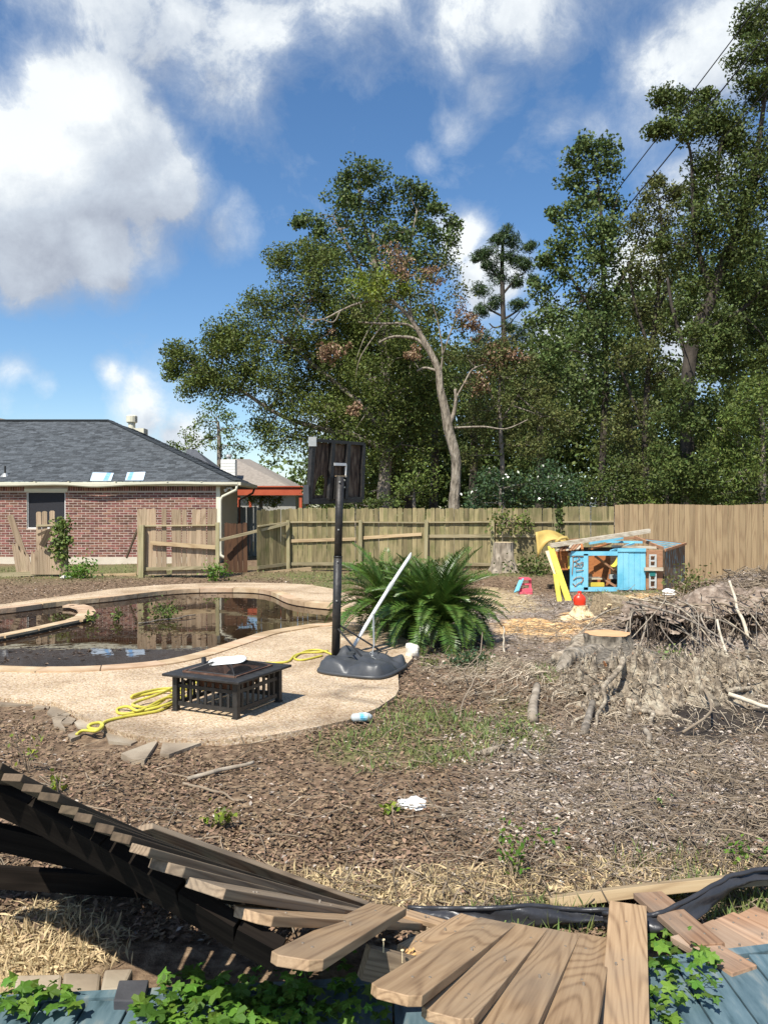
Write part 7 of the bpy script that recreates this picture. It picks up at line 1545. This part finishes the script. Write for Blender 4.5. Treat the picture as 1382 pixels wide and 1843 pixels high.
for px, d, lab in ((735, 29, 'dark straight trunk behind the fence left of the bare tree'), (780, 30, 'dim thin trunk deep in shade beside the bare tree'), (850, 31, 'dim trunk in the shade right of the bare tree'), (1130, 30, 'thin dark trunk behind the bushes over the short panel'), (970, 31, 'dark trunk in the woods behind the fence gap')):
    tree('shade_tree', lab, d, [(px, 905, 16), (px + 3, 800, 13), (px - 4, 700, 9), (px, 640, 5)], [], [(px - 30, 680, 44), (px + 30, 700, 44), (px, 640, 40), (px + 10, 760, 40, 2), (px - 20, 820, 34, 3), (px + 20, 800, 30, -1), (px - 16, 740, 30, -1)], mat=m_lf_deep, bark=m_bark_d, size=.15, dens=.7, group=GT)
# far woods as one mass
n = 3200; px = rng.uniform(600, 1420, n); top = np.interp(px, [430, 560, 700, 860, 960, 1100, 1420], [800, 640, 560, 640, 600, 520, 400]); py = rng.uniform(0, 1, n) ** .8 * (915 - top) + top; dd = rng.uniform(36, 50, n)
C = np.stack([(px - 691) / F * dd, dd, EYE - (py - HZ) / F * dd], -1); 
gap = ((np.abs(px - 895) < 70) & (py < 620)) | ((np.abs(px - 1210) < 26) & (np.abs(py - 620) < 45)) | ((np.abs(px - 1265) < 30) & (np.abs(py - 700) < 26)); C = C[~gap]
L, D, Nn, Lg = build_leaves(C, np.tile([0, -.5, .5], (len(C), 1)), .26, 34, rng.uniform(.4, .8, len(C))); wd = leaves('distant_woods', L, D, Nn, Lg, Lg * .6, m_lf_deep); tag(wd, 'mass of darker woodland far behind the fence', 'woods', kind='stuff')
# low hedge far left and horizon trees so the ground never meets the sky bare
n = 900; px = rng.uniform(-700, 2100, n); dd = rng.uniform(90, 120, n); C = np.stack([(px - 691) / F * dd, dd, rng.uniform(.5, 8.5, n) * np.where(px < 330, .5, 1)], -1); L, D, Nn, Lg = build_leaves(C, np.tile([0, -.5, .5], (len(C), 1)), .7, 26, rng.uniform(1, 2, len(C)))
wd = leaves('horizon_treeline', L, D, Nn, Lg, Lg * .6, m_lf_deep); tag(wd, 'low treeline along the horizon behind the houses', 'woods', kind='stuff')
# pale building glimpsed over the fence
WB = empty('white_shed', at(1077, 905, 30) * 1, 'white building corner glimpsed through the bushes above the fence', 'building'); WB.location.z = 0
a, b = at(1062, 880, 31), at(1092, 880, 31); G().box(((a.x + b.x) / 2, 32, 1.3), (b.x - a.x, 2, 2.6)).build('wall', m_white, WB); G().box(((a.x + b.x) / 2, 32, 2.65), (b.x - a.x + .3, 2.4, .1)).build('roof', m_shingle_far, WB); G().box(((a.x + b.x) / 2 + .1, 30.98, 1.9), (.25, .04, .35)).build('window', m_screen, WB)
# power lines
def cable(label, p, q, r=.016, sag=.25):
    a, b = at(*p), at(*q); P_ = [a.lerp(b, t) - Vector((0, 0, sag * 4 * t * (1 - t))) for t in np.linspace(0, 1, 15)]; o = G().tube(P_, [r * (1 + t * 1.2) for t in np.linspace(0, 1, 15)], 5).build('power_line', M('black_cable', [(.03, .03, .035), (.04, .04, .045)], bump=0)); tag(o, label, 'cable', 'power lines over the trees')
cable('upper power line crossing the top right sky', (1405, -45, 17), (880, 625, 50), .014); cable('lower power line crossing the top right sky', (1440, -15, 17), (880, 662, 50), .017); cable('thin lowest power line in front of the giant tree', (1440, 95, 17), (960, 600, 45), .010)
